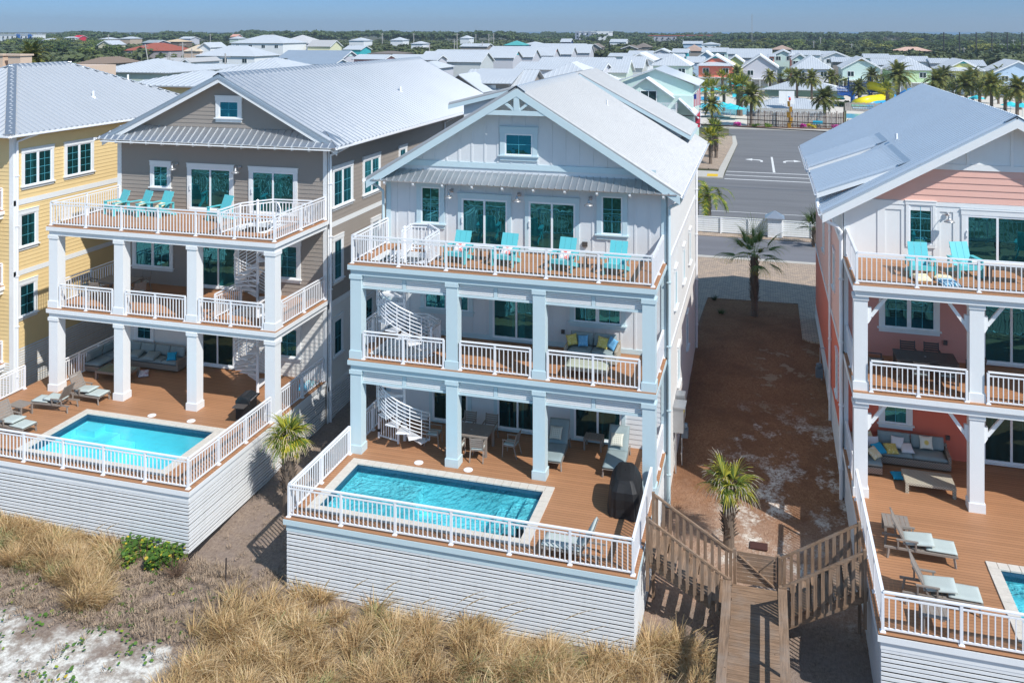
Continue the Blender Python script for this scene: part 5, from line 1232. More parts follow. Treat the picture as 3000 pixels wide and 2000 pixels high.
slab('driveway_paving', [(-18.9, 48.6), (-3.6, 48.6), (-3.6, 50.8), (-3.35, 56.4), (2.05, 56.6), (2.05, 50.3), (2.5, 49.9), (14, 49.9), (14, 66.3), (-18.9, 66.3)], z0 - .5, z0 + .03, M['paver'])
slab('driveway_kerb', [(-40, 66.3), (40, 66.3), (40, 66.85), (-40, 66.85)], z0 - .3, z0 + .045, M['conc'])
slab('access_lane', [(-40, 66.85), (40, 66.85), (40, 73.2), (-40, 73.2)], z0 - .3, z0 + .02, M['asph2'])
slab('verge_paving', [(-40, 73.2), (40, 73.2), (40, 74.9), (-40, 74.9)], z0 - .3, z0 + .05, M['paver'])
sheet('grass_verge', [(-60, 74.9), (60, 74.9), (60, 81.2), (-60, 81.2)], z0 + .008, plain((.15,.17,.05), .9, name='verge_grass', noise_scale=2.5, var=.4, bmp=.6))
sheet('main_road', [(-300, 81.2), (300, 81.2), (300, 101.8), (-300, 101.8)], z0 + .012, M['asph'])
sheet('side_road', [(-4.4, 101.8), (40, 101.8), (40, 153.5), (-5.6, 153.5), (-5.2, 142), (-3.6, 133)], z0 + .014, M['asph'])
for n, yy, w in (('road_edge_line', 83.6, .15), ('crosswalk_line', 101.9, .35), ('crosswalk_line', 104.6, .32), ('crosswalk_line', 107.3, .32)):
    x0_, x1_ = (-300, 300) if n == 'road_edge_line' else (-4.2, 14)
    sheet(n, [(x0_, yy - w/2), (x1_, yy - w/2), (x1_, yy + w/2), (x0_, yy + w/2)], z0 + .020, M['line'])
sheet('centre_line', [(1.1, 107.9), (1.38, 107.9), (1.2, 121), (.95, 121)], z0 + .020, M['line'])
def arrow(x, y, s, name='turn_arrow'):
    m = MB(); Y = lambda v: v * 2.6
    pts = [(0, 0), (.16, 0), (.16, .55)]
    body = [(1.15, -.55), (1.33, -.55), (1.33, -.1), (1.1, .17), (.55, .22), (.55, .50), (0, .10), (.55, -.22), (.55, .0), (.95, -.05), (1.15, -.2)]
    m.add([(x + s * px_ * 1.7, y + Y(py_), z0 + .021) for px_, py_ in body], [tuple(range(len(body)))]); o = m.build(name, M['line']); tag(o, kind='structure')
arrow(-2.3, 117.6, 1); arrow(4.7, 117.6, -1)
slab('corner_island_paving', [(-7.6, 108.6), (-5.1, 108.2), (-4.3, 133), (-4.7, 142.3), (-7.6, 142.3)], z0 - .3, z0 + .13, M['paver'])
slab('corner_island_kerb', [(-5.1, 106.4), (-4.4, 106.4), (-3.65, 133), (-4.2, 142.6), (-4.7, 142.3), (-4.3, 133), (-5.1, 108.2)], z0 - .3, z0 + .15, M['conc'])
slab('pavement', [(-60, 102.0), (-4.4, 102.0), (-4.4, 106.4), (-60, 106.4)], z0 - .3, z0 + .14, M['conc'])
sheet('tactile_pad', [(-6.2, 102.4), (-5.0, 102.4), (-5.0, 104.2), (-6.2, 104.2)], z0 + .15, plain((.75,.48,.02), .7, name='yellow_tactile_paving'))
slab('far_kerb', [(-12, 153.5), (40, 153.5), (40, 155.8), (-12, 155.8)], z0 - .3, z0 + .14, M['conc'])
sheet('planting_bed', [(-12, 155.8), (40, 155.8), (40, 158.5), (-12, 158.5)], z0 + .10, plain((.16,.09,.06), .95, name='planting_bed_mulch', noise_scale=3, var=.4))
sheet('pool_terrace', [(-45, 158.5), (110, 158.5), (110, 246), (-45, 246)], z0 + .02, plain((.66,.60,.52), .9, name='pale_pool_terrace', noise_scale=.3, var=.08))
# ---------------------------------------------------------------- white slatted fence with pier
t = thing('slatted_fence', 'long low white horizontal slat fence along the lane behind the houses', 'fence', (0, 74.45, z0 + .05))
sg = MB(); x = -30.0
for i in range(7): sg.box(-30, .35, 74.40, 74.43, z0 + .12 + i*.175, z0 + .27 + i*.175); sg.box(1.45, 30, 74.40, 74.43, z0 + .12 + i*.175, z0 + .27 + i*.175)
sg.build('slat_panel', M['slat'], t)
tp = MB(); tp.box(-30, .35, 74.36, 74.48, z0 + 1.33, z0 + 1.38); tp.box(1.45, 30, 74.36, 74.48, z0 + 1.33, z0 + 1.38); tp.build('top_rail', M['slat'], t)
for x in [-30 + 2.22*i for i in range(14)] + [1.5 + 2.25*i for i in range(8)]:
    if .3 < x < 1.4: continue
    m = MB(); m.box(x - .06, x + .06, 74.30, 74.40, z0 + .05, z0 + 1.40); m.build('post', M['slat'], t)
t = thing('fence_pier', 'square white slatted pier with pyramid metal cap in the white fence', 'gate pier', (.9, 74.45, z0 + .05))
m = MB(); m.box(.38, 1.42, 73.95, 74.95, z0 + .05, z0 + 1.6)
for i in range(9): m.box(.35, 1.45, 73.92, 74.98, z0 + .08 + i*.17, z0 + .22 + i*.17)
m.build('pier', M['slat'], t); m = MB(); m.add([(.15, 73.7, z0+1.62), (1.65, 73.7, z0+1.62), (1.65, 75.2, z0+1.62), (.15, 75.2, z0+1.62), (.9, 74.45, z0+2.15)], [(0,1,4),(1,2,4),(2,3,4),(3,0,4),(3,2,1,0)]); m.build('pyramid_cap', M['roof'], t)
# ---------------------------------------------------------------- boardwalk and its two flights of steps
zb = -1.45; X0, X1 = -.95, .47
t = thing('boardwalk', 'weathered timber boardwalk running down toward the beach between the pool decks', 'boardwalk', (0, 24, -2.4))
m = MB(); y = 28.4; rr = random.Random(2)
while y > 8: m.box(X0 + rr.uniform(-.02, .02), X1 + rr.uniform(-.02, .02), y - .135, y, zb - .035, zb + rr.uniform(-.003, .003)); y -= .143
m.build('deck_board', M['woodx'], t)
m = MB()
for x in (X0 + .03, -.25, X1 - .07): m.box(x, x + .04, 8, 28.4, zb - .24, zb - .037)
m.build('joist', M['woody'], t)
for sx, xo in ((-1, X0 - .05), (1, X1 + .05)):
    for k in range(9):
        y = 26.75 - k * 2.1; m = MB(); m.box(xo - .045, xo + .045, y - .045, y + .045, -3.2, zb + .96); m.build('post', M['wood'], t)
    m = MB(); m.bar((xo + sx * .02, 26.9, zb + .985), (xo + sx*.02, 8, zb + .985), .25, .038); m.bar((xo - sx*.06, 26.9, zb + .86), (xo - sx*.06, 8, zb + .86), .035, .13); m.bar((xo - sx*.06, 26.9, zb + .45), (xo - sx*.06, 8, zb + .45), .035, .13); m.build('handrail', M['woody'], t)
def steps(label, xt, xb, y0, y1):
    s = 1 if xb > xt else -1
    t = thing('wooden_steps', label, 'steps', (xb, (y0+y1)/2, -2.4)); n = 8; zt = -.05; rise = (zt - zb) / n; run = (xb - xt) / n
    for yy in (y0 + .04, y1 - .04):
        m = MB(); m.prism([(xt, zt - .05), (xb, zb - .02), (xb, zb - .36), (xt, zt - .42)][::1], 'y', yy - .02, yy + .02); m.build('stringer', M['woodx'], t)
    for i in range(n):
        m = MB(); zz = zt - rise * (i + 1) + rise * .5; xx = xt + run * (i + .5); m.box(xx - abs(run)*.5, xx + abs(run)*.46, y0 - .03, y1 + .03, zz - .02, zz + .02); m.build('tread', M['woody'], t)
    for k, yy in enumerate((y0 - .07, y1 + .07)):
        m = MB(); yi = yy
        m.bar((xt + s*.06, yi, zt + 1.05), (xb, yi, zb + 1.0), .075, .06)
        m.build('handrail', M['woodx'], t)
        bl = MB(); nb = 11
        for i in range(nb):
            f = (i + .4) / nb; xx = xt + s*.1 + (xb - xt - s*.1) * f; zc = zt + (zb - zt) * f
            m2 = MB(); m2.box(xx - .05, xx + .05, yi - .02, yi + .02, zc - .22, zc + 1.02); m2.build('baluster', M['wood'], t)
        m = MB(); m.box(xb - .05, xb + .05, yi - .05, yi + .05, -2.6, zb + 1.05); m.build('newel_post', M['wood'], t)
        m = MB(); m.box(xt + s*.08 - .045, xt + s*.08 + .045, yi - .045, yi + .045, -2.6 if k else -1.2, zt + 1.1); m.build('newel_post', M['wood'], t)
    return t
steps('weathered wooden steps from the central pool deck down to the boardwalk', -3.48, -.98, 27.0, 28.35)
steps('weathered wooden steps from the coral house pool deck down to the boardwalk', 2.88, .50, 27.0, 28.35)
t = thing('wooden_gate', 'weathered slatted wooden gate with cross brace at the landward end of the boardwalk', 'gate', (-.2, 28.5, zb))
m = MB()
for i in range(8): m.box(-.80, .38, 28.47, 28.495, zb + .02 + i*.125, zb + .12 + i*.125)
m.build('slat_panel', M['woodx'], t); m = MB(); m.bar((-.75, 28.45, zb + .92), (.33, 28.45, zb + .08), .03, .10, (0,1,0)); m.build('brace', M['woodx'], t); m = MB(); m.bar((.33, 28.43, zb + .92), (-.10, 28.43, zb + .5), .03, .10, (0,1,0)); m.build('brace', M['woodx'], t)
for x in (-.86, .44): m = MB(); m.box(x - .05, x + .05, 28.46, 28.56, -2.5, zb + 1.05); m.build('gate_post', M['wood'], t)
# ---------------------------------------------------------------- utilities and small yard things
t = thing('utility_cabinet', 'grey metal utility cabinet and gas meter on the east wall of the central house', 'utility cabinet', (BX1, 36.0, -.9)); m = MB(); m.box(BX1 + .02, BX1 + .42, 35.7, 36.35, -.25, .75); m.box(BX1 + .02, BX1 + .5, 35.62, 36.43, .75, .80); m.build('cabinet', M['galv'], t)
m = MB(); m.box(BX1 + .02, BX1 + .40, 36.6, 37.1, -.1, .9); m.build('cabinet', M['galv'], t)
m = MB(); m.tube([(BX1 + .12, 35.8, -.25), (BX1 + .12, 35.8, -1.95)], .03, 6); m.tube([(BX1 + .30, 36.5, -.7), (BX1 + .30, 36.5, -1.9)], .03, 6); m.tube([(BX1 + .30, 36.2, -1.3), (BX1 + .30, 36.8, -1.3)], .03, 6); m.build('pipe', M['galv'], t)
m = MB(); m.cbox((BX1 + .42, 36.5, -.55), (.26, .30, .34)); m.lathe([(.08, 0), (.12, .05), (.12, .16), (.05, .2)], (BX1 + .42, 36.5, -.36), 12); m.build('gas_meter', plain((.16,.20,.24), .5, .3, name='meter_grey'), t)
m = MB(); m.box(BX1 + .421, BX1 + .423, 35.95, 36.15, .45, .55); m.build('warning_label', plain((.75,.6,.05), .6, name='yellow_label'), t)
t = thing('gas_meter', 'grey gas meter with pipes low on the west wall of the coral house', 'gas meter', (2.7, 45.2, -1.4)); m = MB(); m.cbox((2.62, 45.2, -.75), (.34, .34, .42)); m.lathe([(.1, 0), (.15, .06), (.15, .2), (.06, .25)], (2.62, 45.2, -.54), 12); m.build('meter_body', plain((.16,.20,.24), .5, .3, name='meter_grey'), t); m = MB(); m.tube([(2.66, 45.2, -.3), (2.66, 45.2, .45), (2.9, 45.2, .45)], .035, 6); m.tube([(2.75, 45.5, -.6), (2.75, 45.5, -1.5)], .035, 6); m.build('pipe', M['galv'], t)
m = MB(); m.box(-.42, .12, 31.7, 32.05, -2.3, -2.12); m.box(-.45, .15, 31.67, 32.08, -2.12, -2.09); o = m.build('drain_cover', plain((.07,.028,.022), .7, name='rusty_drain_cover')); tag(o, 'rusty brown rectangular drain cover on the ground behind the wooden gate', 'drain cover')
m = MB(); m.tube([(-17.08, 25.31, -2.5), (-17.05, 25.30, -1.52)], .025, 6); o = m.build('stake', plain((.06,.045,.04), .9, name='old_stake')); tag(o, 'thin dark stake standing in the dune between the two pool decks', 'stake')
# ================================================================= palms
def frond_fan(mb_v, mb_f, mb_m, base, az, elev, plen, flen, rr, n=20, droop=.5, spread=1.25, seg=4, wl=.022, tipmat=None):
    # sabal leaf: petiole then a costapalmate fan of narrow leaflets
    d = Vector((math.cos(az)*math.cos(elev), math.sin(az)*math.cos(elev), math.sin(elev))); side = Vector((-math.sin(az), math.cos(az), 0)); upv = side.cross(d) * -1
    if upv.z < 0: upv = -upv
    p1 = base + d * plen - Vector((0,0,1)) * (plen * .12 * droop)
    def strip(pts, w0, w1, nrm, mats):
        b = len(mb_v); k = len(pts)
        for i, p in enumerate(pts):
            t = i / (k - 1); w = w0 + (w1 - w0) * t; q = nrm * w
            mb_v.append(tuple(p - q)); mb_v.append(tuple(p + q))
        for i in range(k - 1): mb_f.append((b + 2*i, b + 2*i + 1, b + 2*i + 3, b + 2*i + 2)); mb_m.append(mats[min(i, len(mats) - 1)])
    strip([base, (base + p1) / 2 + Vector((0,0,.02)), p1], .02, .012, side, [0])
    for i in range(n):
        a = (i / (n - 1) - .5) * 2 * spread; l = flen * (1 - .25 * abs(a) / spread) * rr.uniform(.85, 1.1)
        dd = (d * math.cos(a) + side * math.sin(a)).normalized(); st = p1 + d * (flen * .12 * (1 - abs(a) / spread)); pts = [st]
        v = dd + upv * .18; p = st
        for s in range(seg):
            v = (v - Vector((0, 0, 1)) * droop * (.16 + .22 * s)).normalized(); p = p + v * (l / seg); pts.append(p)
        nrm = v.cross(Vector((0,0,1)));  nrm = (nrm.normalized() if nrm.length > .01 else side); nrm = (nrm + Vector((0,0,1)) * rr.uniform(-.5, .5)).normalized()
        strip(pts, wl, wl * .25, nrm, [1 if rr.random() < .5 else 0] * (seg - 1) + [2 if rr.random() < .75 else 0])
def frond_pinnate(mb_v, mb_f, mb_m, base, az, elev, flen, rr, n=26, droop=.8, seg=7, wl=.02, ll=.5):
    d = Vector((math.cos(az)*math.cos(elev), math.sin(az)*math.cos(elev), math.sin(elev))); side = Vector((-math.sin(az), math.cos(az), 0)); pts = [base]; v = d; p = base
    for s in range(seg): v = (v - Vector((0,0,1)) * droop * .16 * (1 + s * .35)).normalized(); p = p + v * (flen / seg); pts.append(p)
    b = len(mb_v)
    for i, q in enumerate(pts): w = .03 * (1 - i / len(pts)) + .006; mb_v.append(tuple(q - side * w)); mb_v.append(tuple(q + side * w))
    for i in range(seg): mb_f.append((b + 2*i, b + 2*i + 1, b + 2*i + 3, b + 2*i + 2)); mb_m.append(0)
    for i in range(n):
        t = .12 + .88 * i / n; k = t * seg; j = min(int(k), seg - 1); q = pts[j].lerp(pts[j + 1], k - j); ax = (pts[j + 1] - pts[j]).normalized(); L_ = ll * math.sin(PI * min(1, t * .8 + .18)) * rr.uniform(.85, 1.1)
        for sg in (-1, 1):
            dr = (side * sg + ax * .75 + Vector((0,0,1)) * rr.uniform(.0, .35)).normalized(); e = q + dr * L_ - Vector((0,0,1)) * L_ * .22; w = ax * wl
            b = len(mb_v); mb_v += [tuple(q - w), tuple(q + w), tuple(e + w * .15), tuple(e - w * .15)]; mb_f.append((b, b + 1, b + 2, b + 3)); mb_m.append(1 if rr.random() < .4 else 0)
def palm(label, loc, h, kind='fan', nf=26, plen=.6, flen=.75, droop=.6, seed=1, r=.17, mats=None, leaflets=20, boots=True, wl=.022, group=None, lean=(0, 0), elevs=(-.5, 1.35), azr=None, seg=4, name='palm_tree', ll=.5):
    rr = random.Random(seed); t = thing(name, label, 'palm tree', loc, 0, group); OFF[t.name] = (0, 0, 0)
    m = MB(); ns = 10; ctr = [Vector((lean[0] * (i/ns)**2, lean[1] * (i/ns)**2, h * i / ns - (.3 if i == 0 else 0))) for i in range(ns + 1)]
    rad = [r * (1.25 if i == 0 else 1.0 - .12 * i / ns + (.18 if i > ns * .55 and boots else 0)) for i in range(ns + 1)]
    m.tube(ctr, rad, 10)
    if boots:
        z = h * (.28 if h > 1.6 else .1); k = 0
        while z < h:
            for q in range(5):
                a = k * 2.4 + q * 2 * PI / 5 + rr.uniform(-.2, .2); c = Vector((lean[0]*(z/h)**2, lean[1]*(z/h)**2, z)); o = Vector((math.cos(a), math.sin(a), 0)); s = Vector((-math.sin(a), math.cos(a), 0)); b0 = c + o * r * .85
                tip = b0 + o * rr.uniform(.11, .21) + Vector((0,0,rr.uniform(.12, .22))); m.add([b0 - s*.055, b0 + s*.055, tip + s*.018, tip - s*.018, b0 - Vector((0,0,.07)) - s*.03, b0 - Vector((0,0,.07)) + s*.03], [(0,1,2,3), (4,5,2,3), (0,3,4), (1,5,2)])
            z += .095; k += 1
    m.build('trunk', M['trunk'], t)
    V, F, K = [], [], []; top = ctr[-1]
    for i in range(nf):
        u = (i + .5) / nf; el = elevs[0] + (elevs[1] - elevs[0]) * (u ** .8) + rr.uniform(-.12, .12); az_ = i * 2.399 + rr.uniform(-.25, .25)
        if azr: az_ = azr[0] + (azr[1] - azr[0]) * rr.random()
        s = rr.uniform(.85, 1.12)
        if kind == 'fan': frond_fan(V, F, K, top + Vector((0, 0, rr.uniform(-.12, .1))), az_, el, plen * s, flen * s, rr, leaflets, droop * (1.2 - .5 * u), wl=wl, seg=seg)
        else: frond_pinnate(V, F, K, top, az_, el, flen * s, rr, leaflets, droop, wl=wl, ll=ll, seg=seg)
    o = np_mesh('crown', np.array(V), np.array(F), mats or [M['frond'], M['frondy'], M['frondb']], t, midx=np.array(K)); return t
my = [M['frond'], M['frondy'], M['frondb']]; mg_ = [M['frondd'], M['frond'], M['frondd']]; mo = [leaf_mat((.12,.155,.05), 'date_palm_olive'), leaf_mat((.24,.23,.06), 'date_palm_straw'), M['frond']]
palm('wind burnt yellow green palm between the taupe and central pool decks', (-17.25, 29.6, -2.3), 2.85, 'fan', 30, .28, .82, .75, 3, .22, my, 22, elevs=(-.9, 1.2), wl=.026)
palm('wind burnt yellow green palm behind the wooden steps, tips bleached white', (-1.15, 31.45, -2.25), 2.3, 'fan', 18, .36, .86, .7, 8, .20, [M['frondy'], M['frond'], M['frondb']], 18, elevs=(-.4, 1.1), wl=.026)
palm('dark green fan palm standing alone in the mulch bed by the paving', (-.5, 53.6, -.92), 3.5, 'fan', 20, 1.0, 1.25, .6, 12, .20, [leaf_mat((.26,.37,.12), 'palm_frond_mid_green'), M['frond'], M['frondy']], 24, elevs=(-.45, 1.3), wl=.026)
p1 = palm('green palm with long arching frond beside the road behind the central house', (-4.55, 77.3, z0), 2.6, 'pinnate', 16, 0, 3.0, 1.05, 5, .20, [M['frond'], M['frondy'], M['frond']], 30, elevs=(-.2, 1.2), wl=.05, seg=8)
palm('bushy fan palm close beside the arching one at the road verge', (-5.6, 76.8, z0), 2.0, 'fan', 24, .6, 1.0, .7, 6, .22, [M['frond'], M['frondy'], M['frondd']], 20, wl=.03)
palm('dark palm crown showing left of the coral house wall', (3.8, 71.8, z0), 1.5, 'fan', 14, .7, 1.1, .4, 16, .16, mg_, 20, elevs=(-.2, 1.3), wl=.03)
FANT = palm('fan palm on the corner island, nearest the road of the three', (-6.3, 112, z0), 3.3, 'fan', 24, .8, 1.15, .6, 21, .22, [M['frond'], M['frondy'], M['frondd']], 14, wl=.05, seg=3, group='fan palms round the water park')
DATET = palm('date palm standing by the left end of the bamboo fence', (-2.0, 159.0, z0), 5.3, 'pinnate', 58, 0, 3.3, .80, 31, .30, mo, 20, wl=.10, seg=6, boots=False, group='date palms round the water park', elevs=(-.5, 1.3), ll=.75)
FANT['group'] = 'fan palms round the water park'
dup(FANT, (-5.9, 117.5, z0), 1.0, 'middle fan palm of the three on the corner island'); dup(FANT, (-6.6, 124, z0), 2.0, 'farthest fan palm of the three on the corner island')
def pal(px, pyb, kind, lab, s=1.0, r=0.):
    x, y = ground_pt(px, pyb, z0); T = FANT if kind == 'f' else DATET
    return dup(T, (x, y, z0), r, lab, None, s)
pal(2416, 374, 'd', 'date palm standing before the right part of the bamboo fence', .95, 1.2)
lawn = [(2086, 376, 'd', 'broad date palm on the corner left of the bamboo fence', .75), (2067, 316, 'f', 'fan palm at the left edge of the lagoon pool', 1.25), (2087, 326, 'f', 'fan palm second from left by the lagoon pool', 1.4), (2121, 326, 'f', 'fan palm before the turquoise umbrellas', 1.15),
    (2163, 338, 'f', 'fan palm close behind the left end of the bamboo fence', 1.6), (2170, 340, 'f', 'second fan palm behind the left end of the bamboo fence', 1.7), (2600, 330, 'f', 'palm at the right of the yellow slide loops', 1.35), (2516, 314, 'd', 'small date palm before the slide tower', .8), (2631, 312, 'd', 'large date palm right of the slides', 1.3),
    (2335, 290, 'd', 'palm by the green roofed pavilion', 1.0), (2378, 292, 'd', 'second palm by the green roofed pavilion', .95)]
rr = random.Random(5)
for px, pyb, k, lab, s in lawn: pal(px, pyb, k, lab, s, rr.uniform(0, 6))
rowp = [2012, 2038, 2068, 2100, 2120, 2142, 2162, 2185, 2240, 2262, 2285, 2307, 2335, 2352, 2368, 2430, 2452, 2472, 2560, 2582, 2604, 2640, 2668, 2700, 2722, 2742, 2768, 2790, 2812, 2838, 2860, 2885, 2910, 2930, 2955, 2975, 2992]
for i, px in enumerate(rowp):
    k = 'f' if i % 3 else 'd'; pyb = rr.uniform(262, 280); x, y = ground_pt(px + rr.uniform(-6, 6), pyb, z0); T = FANT if k == 'f' else DATET
    dup(T, (x, y, z0), rr.uniform(0, 6), 'palm in the row before the pastel cottages beyond the water park', 'palms before the pastel cottages', rr.uniform(.9, 1.35) * (1.0 if k == 'f' else .8))
for i, (px, pyb) in enumerate(((2745, 318), (2790, 326), (2830, 330), (2870, 322), (2905, 335), (2945, 345), (2980, 352), (2810, 304), (2850, 300), (2990, 322), (2765, 296), (2925, 305))):
    x, y = ground_pt(px, pyb, z0); dup(DATET if i % 2 == 0 else FANT, (x, y, z0), i * 1.3, 'palm among the pools seen above the coral house roof', 'palms above the coral house roof', 1.2 if i % 2 else 1.1)
# ================================================================= dune grass and beach plants
gmat, nt, out = new_mat('dry_dune_grass'); P = pos(nt)
a = nz(nt, P, .9, 4); b = N(nt, 'ShaderNodeNewGeometry').outputs['Random Per Island']; c1 = ramp(nt, mth(nt, 'ADD', mth(nt, 'MULTIPLY', a, .5), mth(nt, 'MULTIPLY', b, .5)), [(.20, (.20,.125,.06)), (.34, (.46,.30,.14)), (.50, (.70,.49,.26)), (.565, (.46,.37,.16)), (.62, (.66,.48,.26)), (.80, (.92,.73,.46))])
p = psh(nt, out, c1, .75, spec=.2); tr = N(nt, 'ShaderNodeBsdfTranslucent'); L(nt, c1, tr.inputs['Color']); mx = N(nt, 'ShaderNodeMixShader', Fac=.3); L(nt, p.outputs[0], mx.inputs[1]); L(nt, tr.outputs[0], mx.inputs[2]); L(nt, mx.outputs[0], out.inputs['Surface'])
def grass_blades(clumps, name, mat, seg=4):
    # clumps: x, y, z, radius, height, count, lean_x, lean_y
    Vs, Fs = [], []; base = 0
    for (x, y, z, r, h, n, lx, ly) in clumps:
        rad = r * np.sqrt(RNG.random(n)); th = RNG.random(n) * 2 * PI; bx = x + rad * np.cos(th) * .5; by = y + rad * np.sin(th) * .5
        out_ = .35 + .75 * RNG.random(n); az_ = th + RNG.normal(0, .5, n); L_ = h * (.55 + .6 * RNG.random(n)); wd_ = RNG.uniform(.007, .015, n)
        t = np.linspace(0, 1, seg + 1)[None, :]; hor = (L_ * out_)[:, None] * (t ** 1.6); hx = np.cos(az_)[:, None] * hor + lx * (t**2) * L_[:, None]; hy = np.sin(az_)[:, None] * hor + ly * (t**2) * L_[:, None]
        hz = L_[:, None] * (t * 1.05 - (.45 * out_[:, None]) * t ** 2.3)
        px_ = bx[:, None] + hx; py_2 = by[:, None] + hy; pz = z + np.maximum(hz, -.02 + 0*hz)
        wx = -np.sin(az_ + RNG.normal(0, .8, n))[:, None] * wd_[:, None] * (1 - t * .8); wy = np.cos(az_)[:, None] * wd_[:, None] * (1 - t * .8)
        A = np.stack([px_ - wx, py_2 - wy, pz], -1); B = np.stack([px_ + wx, py_2 + wy, pz + .002], -1); V = np.stack([A, B], 2).reshape(n, (seg + 1) * 2, 3)
        k = (seg + 1) * 2; ids = base + np.arange(n)[:, None] * k; q_ = [np.stack([ids[:, 0] + 2*i, ids[:, 0] + 2*i + 1, ids[:, 0] + 2*i + 3, ids[:, 0] + 2*i + 2], -1) for i in range(seg)]
        Vs.append(V.reshape(-1, 3)); Fs.append(np.concatenate(q_)); base += n * k
    return np_mesh(name, np.concatenate(Vs), np.concatenate(Fs), mat)
def inpoly(x, y, poly):
    c = False; j = len(poly) - 1
    for i in range(len(poly)):
        if (poly[i][1] > y) != (poly[j][1] > y) and x < (poly[j][0] - poly[i][0]) * (y - poly[i][1]) / (poly[j][1] - poly[i][1]) + poly[i][0]: c = not c
        j = i
    return c
rr = random.Random(9)
def scatter(poly, n, rad, h, cnt, lean=(0, 0), dens=None):
    xs_ = [p[0] for p in poly]; ys_ = [p[1] for p in poly]; o = []
    while len(o) < n:
        x, y = rr.uniform(min(xs_), max(xs_)), rr.uniform(min(ys_), max(ys_))
        if not inpoly(x, y, poly): continue
        if dens and noise.noise((x * .55, y * .55, 7)) < dens: continue
        s = rr.uniform(.7, 1.25); o.append((x, y, gz(x, y) + .02, rad * s, h * s, int(cnt * s), lean[0] + rr.uniform(-.25, .25), lean[1] + rr.uniform(-.25, .25)))
    return o
gp_ = lambda *ps: [ground_pt(a, b, -2.4) for a, b in ps]
front = [(-15.2, 25.35), (-14.0, 25.4), (-8, 25.3), (-3.2, 25.2), (-2.9, 24.0), (-3.0, 15), (-16.5, 15), (-16.0, 20), (-15.8, 22.8), (-15.2, 24.2)]
leftg = gp_((-60, 1470), (0, 1505), (150, 1545), (330, 1610), (350, 1660), (300, 1720), (200, 1720), (90, 1690), (0, 1640), (-60, 1620))
cl = scatter(front, 640, .46, .66, 130, (.05, -.12), -.42) + scatter(leftg, 170, .42, .58, 115, (-.05, -.1)) + scatter(gp_((190, 1700), (290, 1700), (310, 1790), (200, 1790)), 20, .35, .75, 120)
cl += scatter([(-3.3, 26.6), (-1.5, 26.2), (-1.4, 24.2), (-3.2, 23.5)], 34, .32, .7, 90) + scatter([(-16.8, 24.6), (-15.2, 24.6), (-15.3, 22.0), (-16.6, 22)], 10, .35, .7, 90)
g2 = grass_blades(scatter(front, 70, .3, .55, 110, (.05, -.1)) + scatter(leftg, 26, .3, .5, 100), 'green_dune_grass', plain((.27,.29,.12), .8, name='olive_grass', noise_scale=7, var=.4)); tag(g2, 'olive green tufts mixed through the dry dune grass', 'grass', kind='stuff')
g = grass_blades(cl, 'dune_grass', gmat); tag(g, 'dry tan dune grass growing thick before the slatted skirts of the pool decks', 'grass', kind='stuff')
# sparse dead litter stems on the open ground
cl = scatter([(-31, 26.5), (-22, 26), (-15.3, 26.3), (-15.2, 22.4), (-31, 22.4)], 1500, .35, .15, 26) + scatter([(-31, 22.4), (-15.2, 22.4), (-16.5, 17), (-31, 17)], 160, .25, .16, 16) + scatter([(-18.7, 26), (-15.4, 26), (-15.4, 33), (-18.7, 33)], 90, .2, .12, 12)
g = grass_blades(cl, 'dead_grass_litter', plain((.36,.27,.19), .9, name='grey_straw', noise_scale=5, var=.45), 3); tag(g, 'sparse dead grass stems lying on the grey brown sand', 'grass', kind='stuff')
# tall seed stalks of sea oats before the central skirt
V, F = [], []
for (x, y, h, lx) in [(-12.6, 24.9, 1.7, .8), (-11.6, 24.9, 1.9, .9), (-11.3, 24.8, 1.6, .5), (-9.3, 24.9, 2.1, 1.3), (-9.0, 24.9, 1.9, 1.1), (-8.2, 24.8, 2.1, 1.5), (-7.7, 24.9, 1.8, 1.2), (-6.2, 24.9, 2.2, 1.6), (-5.6, 24.8, 1.7, 1.3), (-13.4, 24.9, 1.4, .3), (-10.4, 24.9, 1.5, .9), (-4.6, 24.8, 1.5, 1.0), (-22.5, 25.6, 1.5, .9), (-22.9, 25.7, 1.3, .7), (-15.6, 23.7, 1.4, -.4), (-16.0, 23.4, 1.5, .5)]:
    b = len(V); n = 8
    for i in range(n + 1):
        t = i / n; q = (x + lx * t * t, y + .1 * t, -2.4 + h * t - .25 * h * t * t); w = .006 if i < 6 else .028 * (1 - (i - 6) / 3)
        V += [(q[0] - w, q[1], q[2]), (q[0] + w, q[1], q[2])]
    F += [(b + 2*i, b + 2*i + 1, b + 2*i + 3, b + 2*i + 2) for i in range(n)]
g = np_mesh('sea_oat_stalks', np.array(V), np.array(F), plain((.42,.31,.17), .8, name='sea_oat_straw')); tag(g, 'tall leaning sea oat stalks against the slatted skirts', 'grass', kind='stuff')
